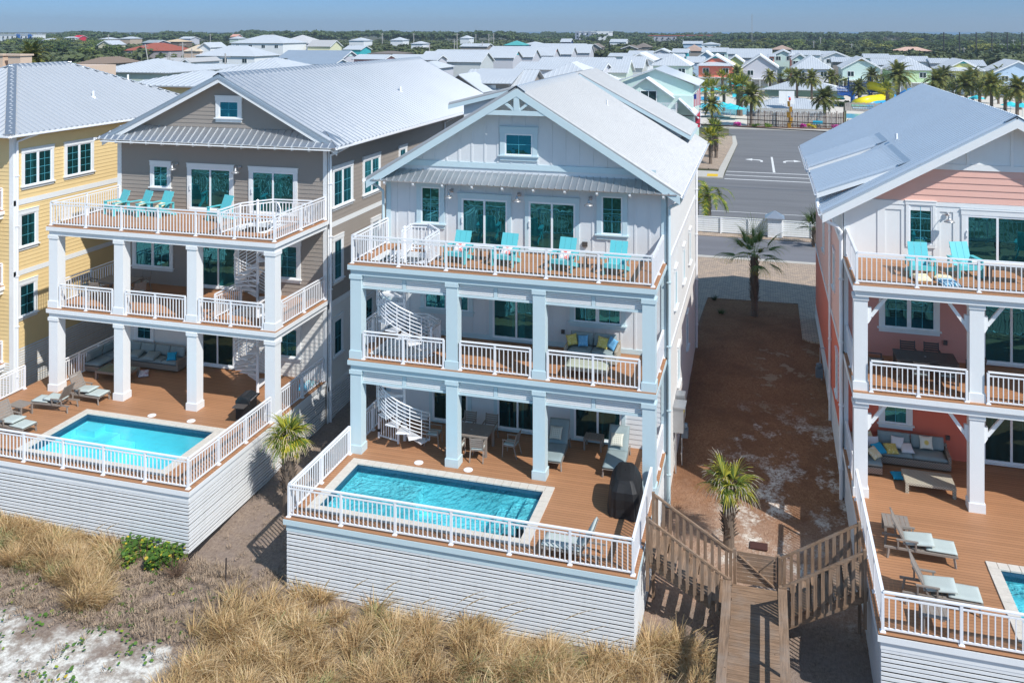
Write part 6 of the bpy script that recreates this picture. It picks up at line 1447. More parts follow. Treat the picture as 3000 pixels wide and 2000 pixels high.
# round leaved creeping vine
def leaves(n, poly, zr, size, mats, name, dens=None, par=None, c0=None):
    V, F, K = [], [], []
    xs_ = [p[0] for p in poly]; ys_ = [p[1] for p in poly]; k = 0
    while k < n:
        x, y = rr.uniform(min(xs_), max(xs_)), rr.uniform(min(ys_), max(ys_))
        if not inpoly(x, y, poly): continue
        if dens is not None and noise.noise((x * 1.4, y * 1.4, 2)) < dens: continue
        z = gz(x, y) + rr.uniform(*zr); s = size * rr.uniform(.6, 1.2); nrm = Vector((rr.uniform(-.6, .6), rr.uniform(-.9, .2), 1)).normalized(); u = nrm.orthogonal().normalized(); v = nrm.cross(u); b = len(V)
        for i in range(6): a_ = i * PI / 3; V.append(tuple(Vector((x, y, z)) + u * s * math.cos(a_) + v * s * math.sin(a_) * .85))
        F += [(b, b + 1, b + 2, b + 3), (b, b + 3, b + 4, b + 5)]; kk = 0 if rr.random() < .82 else (1 if rr.random() < .7 else 2); K += [kk, kk]; k += 1
    return np_mesh(name, np.array(V), np.array(F), mats, par, midx=np.array(K))
lm = [leaf_mat((.10,.21,.035), 'vine_leaf_green', .45), leaf_mat((.28,.38,.04), 'vine_leaf_lime', .3), leaf_mat((.62,.46,.05), 'vine_leaf_yellow', .2)]
sh = thing('beach_shrub', 'low bright green and yellow leafy shrub at the front corner of the taupe deck skirt', 'shrub', (-20.6, 25.75, -2.4))
leaves(1150, [(-21.9, 26.1), (-19.1, 26.1), (-19.0, 25.6), (-19.8, 25.0), (-20.9, 25.0), (-21.7, 25.6)], (.03, .62), .058, lm, 'foliage', -.12, par=sh)
m = MB(); r2 = random.Random(1)
for i in range(26): x = r2.uniform(-22.0, -19.2); y = r2.uniform(25.5, 25.9); m.tube([(x, y, -2.45), (x + r2.uniform(-.1, .1), y - .03, -2.1), (x + r2.uniform(-.25, .25), y - .05, -2.4 + r2.uniform(.5, .9))], .007, 4)
m.build('stem', plain((.12,.07,.04), .9, name='twig'), sh)
o = leaves(900, [(-31, 24), (-22, 25.2), (-15.6, 25.4), (-15.4, 20), (-31, 18)], (.0, .06), .055, lm, 'creeping_vine', .05); tag(o, 'scattered round green and yellow leaves of a creeping beach vine on the sand', 'creeper', kind='stuff')
bmt = plain((.16,.10,.065), .9, name='dead_twig')
for (x, y, s, lab) in ((-18.9, 25.15, 1.0, 'reddish brown dead twiggy bush at the foot of the taupe deck corner'), (-20.9, 22.9, .8, 'small brown dead bush above the open sand')):
    t = thing('dead_bush', lab, 'dead bush', (x, y, -2.4)); m = MB(); r2 = random.Random(int(-x * 10))
    for i in range(110):
        a_ = r2.uniform(0, 6.28); r_ = r2.uniform(.1, .75) * s; h_ = r2.uniform(.2, .7) * s; m.tube([(x + r_*.1*math.cos(a_), y + r_*.1*math.sin(a_), -2.42), (x + r_*.5*math.cos(a_+.2), y + r_*.5*math.sin(a_+.2), -2.4 + h_*.6), (x + r_*math.cos(a_), y + r_*math.sin(a_), -2.4 + h_)], [.008, .006, .003], 3, False)
    m.build('twig', bmt, t)
cl = [(x, y, gz(x, y) + .02, .25, .32, 90, 0, 0) for x, y in ((-2.95, 56.0), (-2.4, 53.4))]
g = grass_blades(cl[:1], 'grass_tuft', M['frondd'], 3); tag(g, 'dark grass tuft at the back left corner of the mulch bed', 'grass tuft'); g = grass_blades(cl[1:], 'grass_tuft', M['frondd'], 3); tag(g, 'smaller dark grass tuft in the mulch left of the lone palm', 'grass tuft')
# ================================================================= broadleaf trees
def crown_pts(n, rr_, lobes=9, sq=.8):
    L_ = []
    for i in range(lobes): a = rr_.random() * 6.28; r = .55 * math.sqrt(rr_.random()); L_.append((r*math.cos(a), r*math.sin(a), rr_.uniform(-.25, .42), rr_.uniform(.32, .52)))
    out_ = []
    for i in range(n):
        l = L_[rr_.randrange(lobes)]; v = Vector((rr_.gauss(0,1), rr_.gauss(0,1), rr_.gauss(0,1))).normalized(); k = l[3] * (rr_.random() ** .35); out_.append((Vector((l[0], l[1], l[2])) + Vector((v.x*k, v.y*k, v.z*k*sq)), v))
    return out_
def crown_arrays(n, seed, size, lobes=9, sq=.8):
    r_ = random.Random(seed); V, F = [], []
    for p, v in crown_pts(n, r_, lobes, sq):
        nrm = (v + Vector((r_.gauss(0,.5), r_.gauss(0,.5), r_.gauss(0,.5) + .3))).normalized(); u = nrm.orthogonal().normalized(); w = nrm.cross(u); s = size * r_.uniform(.6, 1.3); b = len(V)
        a = r_.random() * 6.28; u2 = u*math.cos(a) + w*math.sin(a); w2 = w*math.cos(a) - u*math.sin(a)
        V += [tuple(p + u2*s), tuple(p + w2*s*.6), tuple(p - u2*s), tuple(p - w2*s*.6)]; F.append((b, b+1, b+2, b+3))
    return np.array(V), np.array(F)
TREES = []
for k, (c, lab) in enumerate((((.075,.115,.032), 'dark'), ((.13,.175,.042), 'green'), ((.19,.215,.055), 'olive'))):
    t = lthing('broadleaf_tree', '', 'tree'); V, F = crown_arrays(1100, 40 + k, .085, 10); V = V * np.array([1, 1, .62]) + np.array([0, 0, .72])
    np_mesh('crown', V, F, leaf_mat(c, 'tree_leaves_' + lab, .5, .15, .5), t)
    m = MB(); m.tube([(0,0,-.2), (.02,0,.25), (0,.03,.6)], [.05, .04, .02], 6)
    for a in range(5): m.tube([(.01,0,.25), (.25*math.cos(a*1.3), .25*math.sin(a*1.3), .6), (.45*math.cos(a*1.3), .45*math.sin(a*1.3), .8)], [.025, .015, .006], 5)
    m.build('trunk', M['trunk'], t); TREES.append(t)
tw = lthing('bare_tree', '', 'tree'); m = MB(); r2 = random.Random(3)
def branch(p, d, l, r, dep):
    e = p + d * l; m.tube([p, (p + e)/2 + Vector((r2.uniform(-.02,.02), r2.uniform(-.02,.02), 0)), e], [r, r*.8, r*.6], 4, False)
    if dep: 
        for i in range(4): nd = (d + Vector((r2.gauss(0,.5), r2.gauss(0,.5), r2.gauss(.1,.3)))).normalized(); branch(e, nd, l * .72, r * .6, dep - 1)
branch(Vector((0,0,-.05)), Vector((0,0,1)), .32, .03, 4); m.build('branches', plain((.22,.185,.16), .9, name='bare_bark'), tw)
used = set()
def tree(k, x, y, s, lab, grp, sz=1.0):
    T = TREES[k] if k < 3 else tw
    if k not in used: used.add(k); place(T, (x, y, z0), rr.random() * 6, (s, s, s * sz)); tag(T, lab, None, grp); return T
    return dup(T, (x, y, z0), rr.random() * 6, lab, grp, (s, s, s * sz))
# ================================================================= the neighbourhood behind
WINM = M['farglass']
def rect_win(mb, gb, f, a, z, w, h, t=.12):
    fb(mb, f, a - w/2 - t, a + w/2 + t, 0, .06, z - h/2 - t, z + h/2 + t); fb(gb, f, a - w/2, a - .05, .06, .075, z - h/2, z + h/2); fb(gb, f, a + .05, a + w/2, .06, .075, z - h/2, z + h/2)
FARH = []
def cottage(label, px0, px1, pye, pyr, D, kind, wall, depth=11, roof=None, wins=2, wz=None, lowmat=None, pent=None, name='cottage', cat='house', gable=None, two=False, over=.5, sidewin=0, group=None):
    # px0..px1 eave span, pye eave row, pyr ridge row, D distance -> real position and size
    pa = at_depth(px0, pye, D); pb = at_depth(px1, pye, D)
    W = (px1 - px0) * D / FPX / CT * .985; ze = (pa[2] + pb[2]) / 2
    # keep x-aligned walls: front plane through the mid point
    xm = (pa[0] + pb[0]) / 2; yf = (pa[1] + pb[1]) / 2; x0, x1 = xm - W/2, xm + W/2; y1 = yf + depth
    rf = roof or M['roofw']; t = thing(name, label, cat, (xm, yf, z0), 0, group); w = MB(); o = over
    X0, X1 = x0 + o, x1 - o
    if D >= 320: FARH.append((X0, X1, yf, ze))
    if kind in ('fg', 'fh'):
        Dr = D if kind == 'fg' else D + W * .25; zr = HCAM - (pyr - HORIZ) * Dr / FPX
    elif kind == 'sg': zr = HCAM - (pyr - HORIZ) * (D + depth * .5 * CT) / FPX
    else: zr = HCAM - (pyr - HORIZ) * (D + min(depth, W) * .5) / FPX
    if zr < ze + .6: zr = ze + .6
    yF, yB = yf + o, y1 - o
    zc = (ze - .12)
    if kind in ('fg', 'fh'):
        k = (zr - ze) / (W/2) * o; w.prism([(X0, z0 - .2), (X1, z0 - .2), (X1, zc + k), (xm, zr - .15), (X0, zc + k)], 'y', yF, yB) if kind == 'fg' else w.box(X0, X1, yF, yB, z0 - .2, ze)
    elif kind == 'sg':
        k = (zr - ze) / ((y1 - yf)/2) * o; w.prism([(yF, z0 - .2), (yB, z0 - .2), (yB, zc + k), ((yf+y1)/2, zr - .15), (yF, zc + k)], 'x', X0, X1)
    else: w.box(X0, X1, yF, yB, z0 - .2, ze)
    w.build('wall', wall, t)
    r = MB(); ym = (yf + y1)/2; pt = .6
    if kind == 'fg':
        roof_poly(r, [(x1, yf, ze), (x1, y1, ze), (xm, y1, zr), (xm, yf, zr)], (zr - ze, 0, W/2), pt, .14, .06, .06, .12); roof_poly(r, [(x0, y1, ze), (x0, yf, ze), (xm, yf, zr), (xm, y1, zr)], (-(zr - ze), 0, W/2), pt, .14, .06, .06, .12)
    elif kind == 'sg':
        h = (y1 - yf)/2; roof_poly(r, [(x0, yf, ze), (x1, yf, ze), (x1, ym, zr), (x0, ym, zr)], (0, -(zr - ze), h), pt, .14, .06, .06, .12); roof_poly(r, [(x1, y1, ze), (x0, y1, ze), (x0, ym, zr), (x1, ym, zr)], (0, zr - ze, h), pt, .14, .06, .06, .12)
    else:
        h = min(W, y1 - yf)/2
        if W > y1 - yf: a, b = (x0 + h, ym, zr), (x1 - h, ym, zr)
        else: a, b = (xm, yf + h, zr), (xm, y1 - h, zr)
        if kind == 'fh': b = (xm, y1, zr)
        q = [(x0, yf, ze), (x1, yf, ze), (x1, y1, ze), (x0, y1, ze)]
        if W > y1 - yf and kind != 'fh':
            roof_poly(r, [q[0], q[1], b, a], (0, -(zr-ze), h), pt, .14, .06, .06, .12); roof_poly(r, [q[1], q[2], b], (zr-ze, 0, h), pt, .14, .06, .06, .12); roof_poly(r, [q[2], q[3], a, b], (0, zr-ze, h), pt, .14, .06, .06, .12); roof_poly(r, [q[3], q[0], a], (-(zr-ze), 0, h), pt, .14, .06, .06, .12)
        else:
            roof_poly(r, [q[0], q[1], a], (0, -(zr-ze), h), pt, .14, .06, .06, .12); roof_poly(r, [q[1], q[2], b, a], (zr-ze, 0, W/2), pt, .14, .06, .06, .12); roof_poly(r, [q[3], q[0], a, b], (-(zr-ze), 0, W/2), pt, .14, .06, .06, .12)
            if kind != 'fh': roof_poly(r, [q[2], q[3], b], (0, zr-ze, h), pt, .14, .06, .06, .12)
    R_ = r.build('roof', rf, t)
    if kind == 'fg':
        k = MB(); gable_rake(k, x0 + .05, xm, x1 - .05, ze - .13, zr - .13, yf - .06, yf, .26); k.build('rake_board', M['white'], R_)
        if gable: g = MB(); zz = ze + (zr - ze) * .62; hw = (zr - zz) / ((zr - ze)/(W/2)); g.prism([(xm - hw + .3, zz), (xm + hw - .3, zz), (xm, zr - .3)], 'y', yF - .04, yF - .003); g.build('gable_panel', gable, t)
    if kind == 'sg':
        k = MB()
        for xx, s in ((x1, 1), (x0, -1)): k.prism([(yf + .05, ze - .13), (ym, zr - .13), (y1 - .05, ze - .13), (y1 - .05, ze - .35), (ym, zr - .38), (yf + .05, ze - .35)], 'x', min(xx, xx + s*.05), max(xx, xx + s*.05))
        k.build('rake_board', M['white'], R_)
        if gable: g = MB(); g.prism([(ym - 1.6, zr - 1.6), (ym + 1.6, zr - 1.6), (ym, zr - .35)], 'x', X1 + .003, X1 + .05); g.build('gable_panel', gable, t)
    if pent:
        p = MB(); zt = ze + (zr - ze) * .30; roof_poly(p, [(x0, yf - .9, ze - .1), (x1, yf - .9, ze - .1), (x1 - W*.14, yF, zt), (x0 + W*.14, yF, zt)], (0, -(zt - ze), 1.4), .5, .12, .05, .06, .08); p.build('pent_roof', M['roofw'], t)
    f = FC('S', yF); c = MB(); g = MB()
    if wins:
        zw = ze - (1.35 if wz is None else wz)
        for i in range(wins):
            a = X0 + (X1 - X0) * ((i + .5)/wins if wins > 2 else (.22 if i == 0 else .80)); rect_win(c, g, f, a, zw, 1.5, 1.25)
        if two:
            for i in range(wins): rect_win(c, g, f, X0 + (X1 - X0) * ((i + .5)/wins), zw - 3.0, 1.5, 1.25)
    if sidewin:
        fe = FC('E', X1)
        for i in range(sidewin): rect_win(c, g, fe, yF + (yB - yF) * (i + .5)/sidewin, ze - 1.35, .9, 1.3)
    if c.v:
        o_ = c.build('window', M['white'], t); g.build('pane', WINM, o_)
    if lowmat:
        l = MB(); l.box(X0 - .03, X1 + .03, yF - 1.6, yF - .004, ze - 3.35, ze - 3.2); 
        for i in range(5): a = X0 + .1 + (X1 - X0 - .2) * i/4; l.box(a - .1, a + .1, yF - 1.5, yF - 1.3, z0, ze - 3.35)
        l.box(X0, X1, yF - .03, yF - .005, z0, ze - 3.2); l.build('porch', lowmat, t)
    return t
def WP(c, n): return paint(c, .65, .04, .05, n)
cor, pg, mint, lgr, yel, lbl = WP((.80,.22,.15), 'cottage_coral'), WP((.56,.56,.60), 'cottage_pale_grey'), WP((.58,.73,.67), 'cottage_mint'), WP((.50,.66,.38), 'cottage_light_green'), WP((.66,.64,.24), 'cottage_yellow_green'), WP((.46,.60,.74), 'cottage_light_blue')
teal, pink, brn, tan = WP((.05,.42,.46), 'cottage_teal'), WP((.72,.36,.32), 'cottage_salmon'), WP((.30,.265,.235), 'cottage_taupe'), WP((.66,.50,.38), 'stucco_tan'); W_ = M['white']; wgr = WP((.52,.60,.52), 'cottage_sage'); rb = M['roofb']
C2 = lambda x, y: (2000 + x * 1000/2352, y * 1000/2352)
# front row beyond the water park
cottage('coral board and batten cottage with metal pent roof, first of the row', 2043, 2148, 192, 160, 240, 'fg', cor, 13, None, 2, 1.5, W_, True, gable=teal)
cottage('pale grey gabled cottage right of the coral one', 2174, 2279, 197, 160, 240, 'fg', pg, 13, None, 2, 1.6, W_)
cottage('grey blue cottage with broad hipped white front roof', 2323, 2437, 203, 164, 236, 'fh', pg, 13, None, 2, 1.3, W_)
cottage('mint cottage with tan peak facing the slide tower', 2468, 2580, 200, 168, 234, 'fg', mint, 14, None, 2, 1.6, W_, gable=WP((.45,.36,.16), 'peak_ochre'))
cottage('light green cottage under a white hipped roof', 2605, 2729, 206, 168, 230, 'fh', lgr, 14, None, 2, 1.3, W_)
cottage('yellow green cottage with pent roof below its gable', 2765, 2880, 207, 175, 228, 'fg', yel, 14, None, 2, 1.5, W_, True, gable=teal)
cottage('light blue gabled cottage at the right end of the row', 2918, 3050, 212, 178, 224, 'fg', lbl, 14, None, 2, 1.7, W_)
cottage('sage green cottage with two double windows left of the coral one', 1908, 2022, 193, 158, 205, 'hip', wgr, 12, None, 2, 1.3, W_)
# second and third rows
rows = [('teal walled cottage at the end of the left lane', 1968, 2016, 155, 143, 300, 'sg', teal, 9, 1), ('blue cottage tucked behind the coral one on the left', 2010, 2062, 184, 166, 262, 'sg', lbl, 9, 1), ('blue gabled white roof behind the coral cottage', 2030, 2104, 178, 150, 290, 'fg', lbl, 12, 0), ('pale mint cottage with small dormers far behind the coral one', 2056, 2132, 153, 140, 330, 'sg', mint, 10, 2),
    ('long white roofed cottage with dark dormers in the middle distance', 2132, 2258, 159, 143, 315, 'sg', pg, 11, 2), ('lower white roof before the long cottage', 2160, 2250, 170, 158, 290, 'sg', pg, 9, 0), ('yellow green gabled cottage between coral and pale grey ones', 2126, 2180, 182, 162, 275, 'fg', yel, 11, 1), ('mint gabled cottage beside the brown turret', 2266, 2325, 160, 146, 300, 'fg', mint, 11, 2),
    ('brown cottage corner with steep roof beside the mint gable', 2311, 2332, 164, 153, 290, 'hip', WP((.30,.14,.12), 'cottage_maroon'), 8, 0), ('small red cottage behind the pale grey gable', 2250, 2272, 166, 158, 280, 'sg', cor, 8, 1), ('pale mint gable left of the hipped white roof', 2319, 2368, 173, 157, 275, 'fg', mint, 11, 1), ('white roof rising behind the mint gable', 2322, 2402, 162, 148, 310, 'sg', W_, 11, 0),
    ('white walled gabled cottage before the dark trees', 2412, 2488, 168, 152, 290, 'fg', W_, 12, 2), ('white roofed cottage left of the white gable', 2392, 2440, 160, 150, 320, 'sg', W_, 9, 0), ('low white roof beside the mint peak', 2438, 2500, 182, 168, 260, 'sg', brn, 9, 0), ('mint cottage roof above the mint peak', 2534, 2606, 171, 158, 290, 'sg', mint, 10, 0),
    ('white roof with ochre gable before the woods', 2588, 2652, 174, 162, 292, 'sg', lgr, 10, 0), ('white walled cottage between mint and light green ones', 2558, 2628, 191, 172, 262, 'sg', pg, 10, 0), ('white roof rising behind the light green cottage', 2650, 2722, 181, 165, 285, 'sg', W_, 11, 0), ('white roof behind the yellow green cottage, left', 2728, 2786, 186, 171, 280, 'sg', pg, 10, 0), ('white roof behind the yellow green cottage, right', 2818, 2888, 194, 176, 278, 'sg', W_, 11, 0),
    ('tan roofed house among trees right of centre', 2262, 2322, 146, 133, 420, 'hip', brn, 12, 0), ('white hip roofed house before the pines', 2052, 2108, 131, 124, 520, 'hip', W_, 14, 0), ('white house with blue gable near the pines', 2000, 2056, 129, 121, 520, 'sg', lbl, 12, 0), ('peach roofed house hidden in the woods at right', 2625, 2725, 150, 138, 430, 'hip', tan, 12, 0), ('white roofed house at the right edge among trees', 2940, 2992, 141, 130, 520, 'sg', W_, 12, 0), ('white roofed house at the far right edge', 2992, 3040, 142, 131, 500, 'sg', W_, 12, 0),
    ('brown roofed house behind the white roofs', 2000, 2060, 150, 132, 400, 'hip', brn, 14, 0)]
for r_ in rows: cottage(r_[0], r_[1], r_[2], r_[3], r_[4], r_[5], r_[6], r_[7], r_[8], (WP((.42,.30,.24), 'tan_shingles') if 'tan roofed' in r_[0] or 'brown roofed' in r_[0] else WP((.66,.44,.34), 'peach_shingles') if 'peach' in r_[0] else None), r_[9])
# centre rows
ctr = [('salmon pink cottage with white trimmed windows above the taupe roof', 1026, 1128, 174, 160, 230, 'sg', pink, 9, 2, None), ('long grey roofed cottage with aqua shutters in its gable end', 1217, 1412, 182, 151, 255, 'sg', WP((.55,.58,.58), 'grey_white_siding'), 14, 0, None),
    ('white roofed cottage with teal dormer behind the long one', 1400, 1506, 170, 147, 290, 'sg', pg, 12, 0, teal), ('white roofed cottage with blue shutters at its porch', 1490, 1562, 168, 143, 310, 'sg', pg, 12, 0, lbl), ('cottage with orange gable end in the middle lane', 1545, 1622, 164, 139, 330, 'sg', pg, 12, 0, cor), ('mint gabled cottage in the middle lane', 1605, 1675, 160, 136, 350, 'sg', pg, 12, 0, mint), ('cottage with teal and salmon gable at the lane end', 1665, 1728, 156, 130, 380, 'sg', pg, 12, 0, teal),
    ('long pale roof behind the lane, left', 1262, 1440, 158, 146, 340, 'sg', pg, 12, 0, None), ('long pale roof behind the lane, middle', 1430, 1580, 148, 136, 380, 'sg', pg, 12, 0, None), ('long pale roof behind the lane, right', 1550, 1712, 142, 128, 420, 'sg', pg, 12, 0, None),
    ('pale ribbed roof nearest above the central ridge', 1500, 1765, 205, 182, 190, 'sg', pg, 13, 0, None), ('second pale ribbed roof above the central ridge', 1570, 1790, 192, 168, 215, 'sg', pg, 12, 0, None), ('grey green cottage with gable vent at the end of the pale roofs', 1755, 1838, 213, 174, 195, 'sg', wgr, 12, 1, None), ('narrow cottage beside the grey green one', 1815, 1884, 200, 166, 210, 'sg', WP((.55,.58,.58), 'grey_white_siding'), 12, 0, None),
    ('white roofed cottage with bright hip right of the lane', 1830, 1916, 178, 155, 240, 'fg', W_, 14, 0, None), ('pale cottage roofs in the second lane, left', 1780, 1850, 166, 156, 290, 'sg', W_, 10, 0, None), ('pale cottage roofs in the second lane, right', 1838, 1910, 160, 149, 320, 'sg', W_, 10, 0, None), ('white roofed bungalow near the parked lots', 1914, 1962, 153, 143, 360, 'fg', pg, 10, 0, None), ('white roof left of the sage cottage', 1890, 2000, 172, 158, 262, 'sg', pg, 10, 0, None),
    ('dark brown roofed bungalow with white gable', 1818, 1870, 142, 133, 440, 'fg', brn, 14, 0, None), ('brown roofed bungalow beside bare trees', 1856, 1904, 139, 127, 470, 'hip', brn, 14, 0, None), ('grey roofed bungalow by bare trees', 1722, 1762, 140, 128, 450, 'fg', brn, 12, 0, None), ('flat white roofed store in the distance', 1785, 1834, 124, 115, 640, 'sg', W_, 16, 0, None),
    ('mint gabled long roof above the taupe ridge', 802, 1008, 172, 148, 240, 'sg', pg, 12, 0, mint), ('blue gabled low roof before the mint one', 808, 982, 189, 171, 210, 'sg', lbl, 10, 0, lbl), ('white roofed cottage with blue shutter right of the salmon one', 1125, 1282, 176, 160, 245, 'sg', pg, 10, 0, None), ('white roof with red awning behind the taupe ridge', 1195, 1290, 200, 180, 200, 'hip', pg, 11, 0, None), ('grey shingled bungalow with white eave among trees', 1072, 1180, 158, 150, 330, 'hip', brn, 12, 0, None),
    ('teal roofed house in the middle distance', 1474, 1534, 133, 120, 420, 'hip', teal, 12, 0, None), ('grey long roof left of the teal roofed house', 1344, 1428, 137, 128, 430, 'sg', brn, 12, 0, None), ('pale grey roof right of the teal roofed house', 1524, 1590, 132, 123, 440, 'hip', pg, 14, 0, None), ('white roofed house with porch columns among trees', 1018, 1068, 120, 111, 560, 'hip', W_, 14, 0, None), ('white house with hipped roof far behind', 1140, 1182, 119, 110, 600, 'hip', W_, 12, 0, None), ('pale roofed house above the treetops', 1200, 1240, 129, 122, 500, 'hip', W_, 12, 0, None), ('grey blue roofed house left of the white porch house', 1000, 1058, 146, 134, 380, 'sg', teal, 12, 0, None),
    ('small white gazebo roofed house near the pines', 1345, 1376, 113, 105, 640, 'hip', W_, 12, 0, None), ('a framed white and navy house before the hotel', 1640, 1672, 124, 114, 560, 'sg', WP((.04,.08,.18), 'navy_siding'), 10, 0, None)]
for r_ in ctr: cottage(r_[0], r_[1], r_[2], r_[3], r_[4], r_[5], r_[6], r_[7], r_[8], rb if 'blue gabled low' in r_[0] or 'mint gabled long' in r_[0] else (WP((.08,.36,.36), 'teal_metal') if r_[0].startswith('teal roofed') else WP((.20,.17,.15), 'brown_shingles') if 'brown' in r_[0] or 'shingled' in r_[0] or 'grey roofed bungalow' in r_[0] else None), r_[9], gable=r_[10])
# left part
lft = [('white two storey house with broad hip and curved gable', 555, 757, 165, 134, 265, 'hip', W_, 15, 3, None), ('large white two storey house under a pale hipped roof', 663, 838, 127, 103, 360, 'hip', W_, 20, 4, None), ('grey blue house behind the large white one', 800, 915, 128, 103, 400, 'hip', WP((.36,.42,.50), 'slate_siding'), 18, 0, WP((.50,.50,.50), 'grey_shingles')), ('pale yellow house with grey roof right of the large white one', 893, 970, 137, 118, 370, 'sg', WP((.70,.68,.45), 'pale_yellow'), 12, 0, WP((.42,.42,.42), 'mid_grey_shingles')),
    ('red tile roofed house with columned porch among the trees', 344, 504, 149, 126, 440, 'hip', WP((.42,.38,.38), 'mauve_stucco'), 22, 3, WP((.34,.10,.065), 'red_tiles')), ('brown shingled roof behind the yellow house', 214, 306, 187, 168, 175, 'hip', brn, 12, 0, WP((.24,.18,.14), 'brown_shingle')), ('pale ribbed hipped roof behind the yellow house', 238, 510, 212, 172, 125, 'hip', wgr, 13, 0, None), ('yellow walled house with ribbed roof between the yellow and taupe ones', 325, 640, 252, 208, 78, 'hip', M['yellow'], 11, 0, None),
    ('pale low roof behind the taupe gable', 500, 650, 204, 189, 140, 'sg', pg, 12, 0, None), ('ribbed hipped roof directly behind the taupe ridge', 592, 860, 218, 170, 112, 'hip', WP((.40,.35,.31), 'taupe_siding_far'), 13, 0, None), ('grey roofed bungalow with white gable behind', 522, 562, 183, 171, 200, 'fg', W_, 12, 0, WP((.42,.42,.42), 'mid_grey_shingles')), ('grey low roof behind the long hipped one', 430, 555, 186, 170, 240, 'sg', pg, 12, 0, WP((.42,.42,.42), 'mid_grey_shingles')),
    ('beige roofed house with dark windows in the distance', 472, 530, 123, 115, 480, 'hip', WP((.20,.16,.13), 'umber_wall'), 12, 0, WP((.58,.46,.32), 'beige_shingles')), ('long beige roof beside the palms', 530, 590, 151, 132, 360, 'hip', tan, 12, 0, WP((.58,.48,.36), 'beige_shingles2')), ('white gabled house between palms and the big hip', 575, 620, 140, 125, 360, 'fg', W_, 12, 0, None), ('grey roofed house above the red one', 410, 460, 126, 118, 460, 'sg', WP((.16,.20,.24), 'slate_wall'), 12, 0, WP((.30,.34,.36), 'slate_shingles')), ('white hip roofed house with porch far left', 346, 384, 114, 108, 640, 'hip', WP((.50,.40,.30), 'tan_wall'), 14, 0, None), ('orange walled house with pale roof', 284, 322, 116, 110, 620, 'hip', WP((.74,.34,.24), 'orange_wall'), 12, 0, None), ('cream gabled house below the orange one', 280, 330, 132, 119, 480, 'fg', WP((.66,.60,.42), 'cream_wall'), 12, 0, None), ('small red and white house near the pines', 208, 232, 111, 104, 760, 'sg', WP((.60,.02,.05), 'red_wall'), 12, 0, WP((.55,.03,.06), 'red_roof')), ('white flat house near the pines', 183, 204, 112, 108, 740, 'hip', W_, 12, 0, None), ('salmon house just below the pines', 672, 694, 108, 101, 760, 'sg', pink, 10, 0, WP((.62,.34,.26), 'salmon_roof')), ('white roofed house under the salmon one', 668, 700, 114, 108, 640, 'hip', wgr, 12, 0, None), ('pale roofed house right of the bare trees', 520, 560, 114, 108, 640, 'sg', pg, 12, 0, None), ('white roof left among the trees', 118, 146, 119, 113, 620, 'hip', W_, 12, 0, None)]
for r_ in lft: cottage(r_[0], r_[1], r_[2], r_[3], r_[4], r_[5], r_[6], r_[7], r_[8], r_[10], r_[9])
# long buildings on the skyline
def block(label, px0, px1, pyt, pyb, D, depth, mat, bands, roofm=None, name='apartment_building', winw=None):
    a = at_depth(px0, pyt, D); b = at_depth(px1, pyt, D); y = (a[1] + b[1])/2; t = thing(name, label, 'building', ((a[0]+b[0])/2, y, z0)); m = MB(); m.box(a[0], b[0], y, y + depth, z0, a[2]); m.build('wall', mat, t)
    f = FC('S', y); h = a[2] - z0; n = int((b[0] - a[0]) / 5)
    for (u0, u1, mt) in bands: q = MB(); fb(q, f, a[0] + (b[0]-a[0])*u0, a[0] + (b[0]-a[0])*u1, 0, .6, z0, a[2] + .4); q.build('bay', mt, t)
    q = MB()
    for fl in range(winw or 2):
        for i in range(n): xx = a[0] + (b[0]-a[0])*(i + .5)/n; fb(q, f, xx - .7, xx + .7, .61, .7, a[2] - 3.2 - fl*3.2, a[2] - 1.4 - fl*3.2)
    q.build('window', WINM, t)
    q = MB(); q.box(a[0] - .5, b[0] + .5, y - .5, y + depth, a[2] + .003, a[2] + .5); q.build('roof', roofm or M['white'], t); return t
blu = WP((.03,.14,.42), 'block_blue')
block('white and blue low apartment block at the left skyline', -40, 115, 102, 118, 800, 14, W_, [(.60,.68,blu), (.88,.96,blu)])
t = block('white multi storey hotel on the skyline right of centre', 1682, 1789, 94, 120, 900, 18, WP((.72,.72,.74), 'hotel_render'), [(.0,.12,WP((.30,.34,.42), 'hotel_slate')), (.2,.28,WP((.30,.34,.42), 'hotel_slate')), (.38,.46,WP((.30,.34,.42), 'hotel_slate')), (.62,.98,W_)], None, 'hotel', 3)
block('long low building with red tiled roof on the skyline', 1898, 2002, 106, 114, 860, 14, WP((.45,.45,.48), 'motel_wall'), [], WP((.50,.10,.06), 'red_tiles')); block('second red roofed long building right of the first', 2010, 2086, 105, 110, 920, 14, WP((.45,.45,.48), 'motel_wall'), [], WP((.50,.10,.06), 'red_tiles'))
t = thing('roof_terrace_building', 'tan stucco building with parapet piers at the far left', 'building', (-55, 85, z0)); a = at_depth(-80, 196, 105); b = at_depth(96, 190, 105)
m = MB(); m.box(a[0], b[0], a[1], a[1] + 16, z0, b[2] - .5); m.build('wall', tan, t)
for u in (.04, .55, .92): m = MB(); x = a[0] + (b[0]-a[0])*u; m.box(x - 1.0, x + .8, a[1] - .1, a[1] + 1.6, b[2] - .5, b[2] + 1.1); m.box(x - 1.15, x + .95, a[1] - .25, a[1] + 1.75, b[2] + 1.1, b[2] + 1.3); m.build('pier', tan, t)
m = MB(); m.box(a[0] - .2, b[0] + .3, a[1] - .4, a[1] - .002, b[2] - .9, b[2] - .45); m.build('cornice', WP((.55,.42,.33), 'cornice_tan'), t)
p = dup(DATET, (b[0] - 3.2, a[1] + 5, b[2] - 4.2), 1, 'grey green date palm rising behind the tan parapet', None, .9)
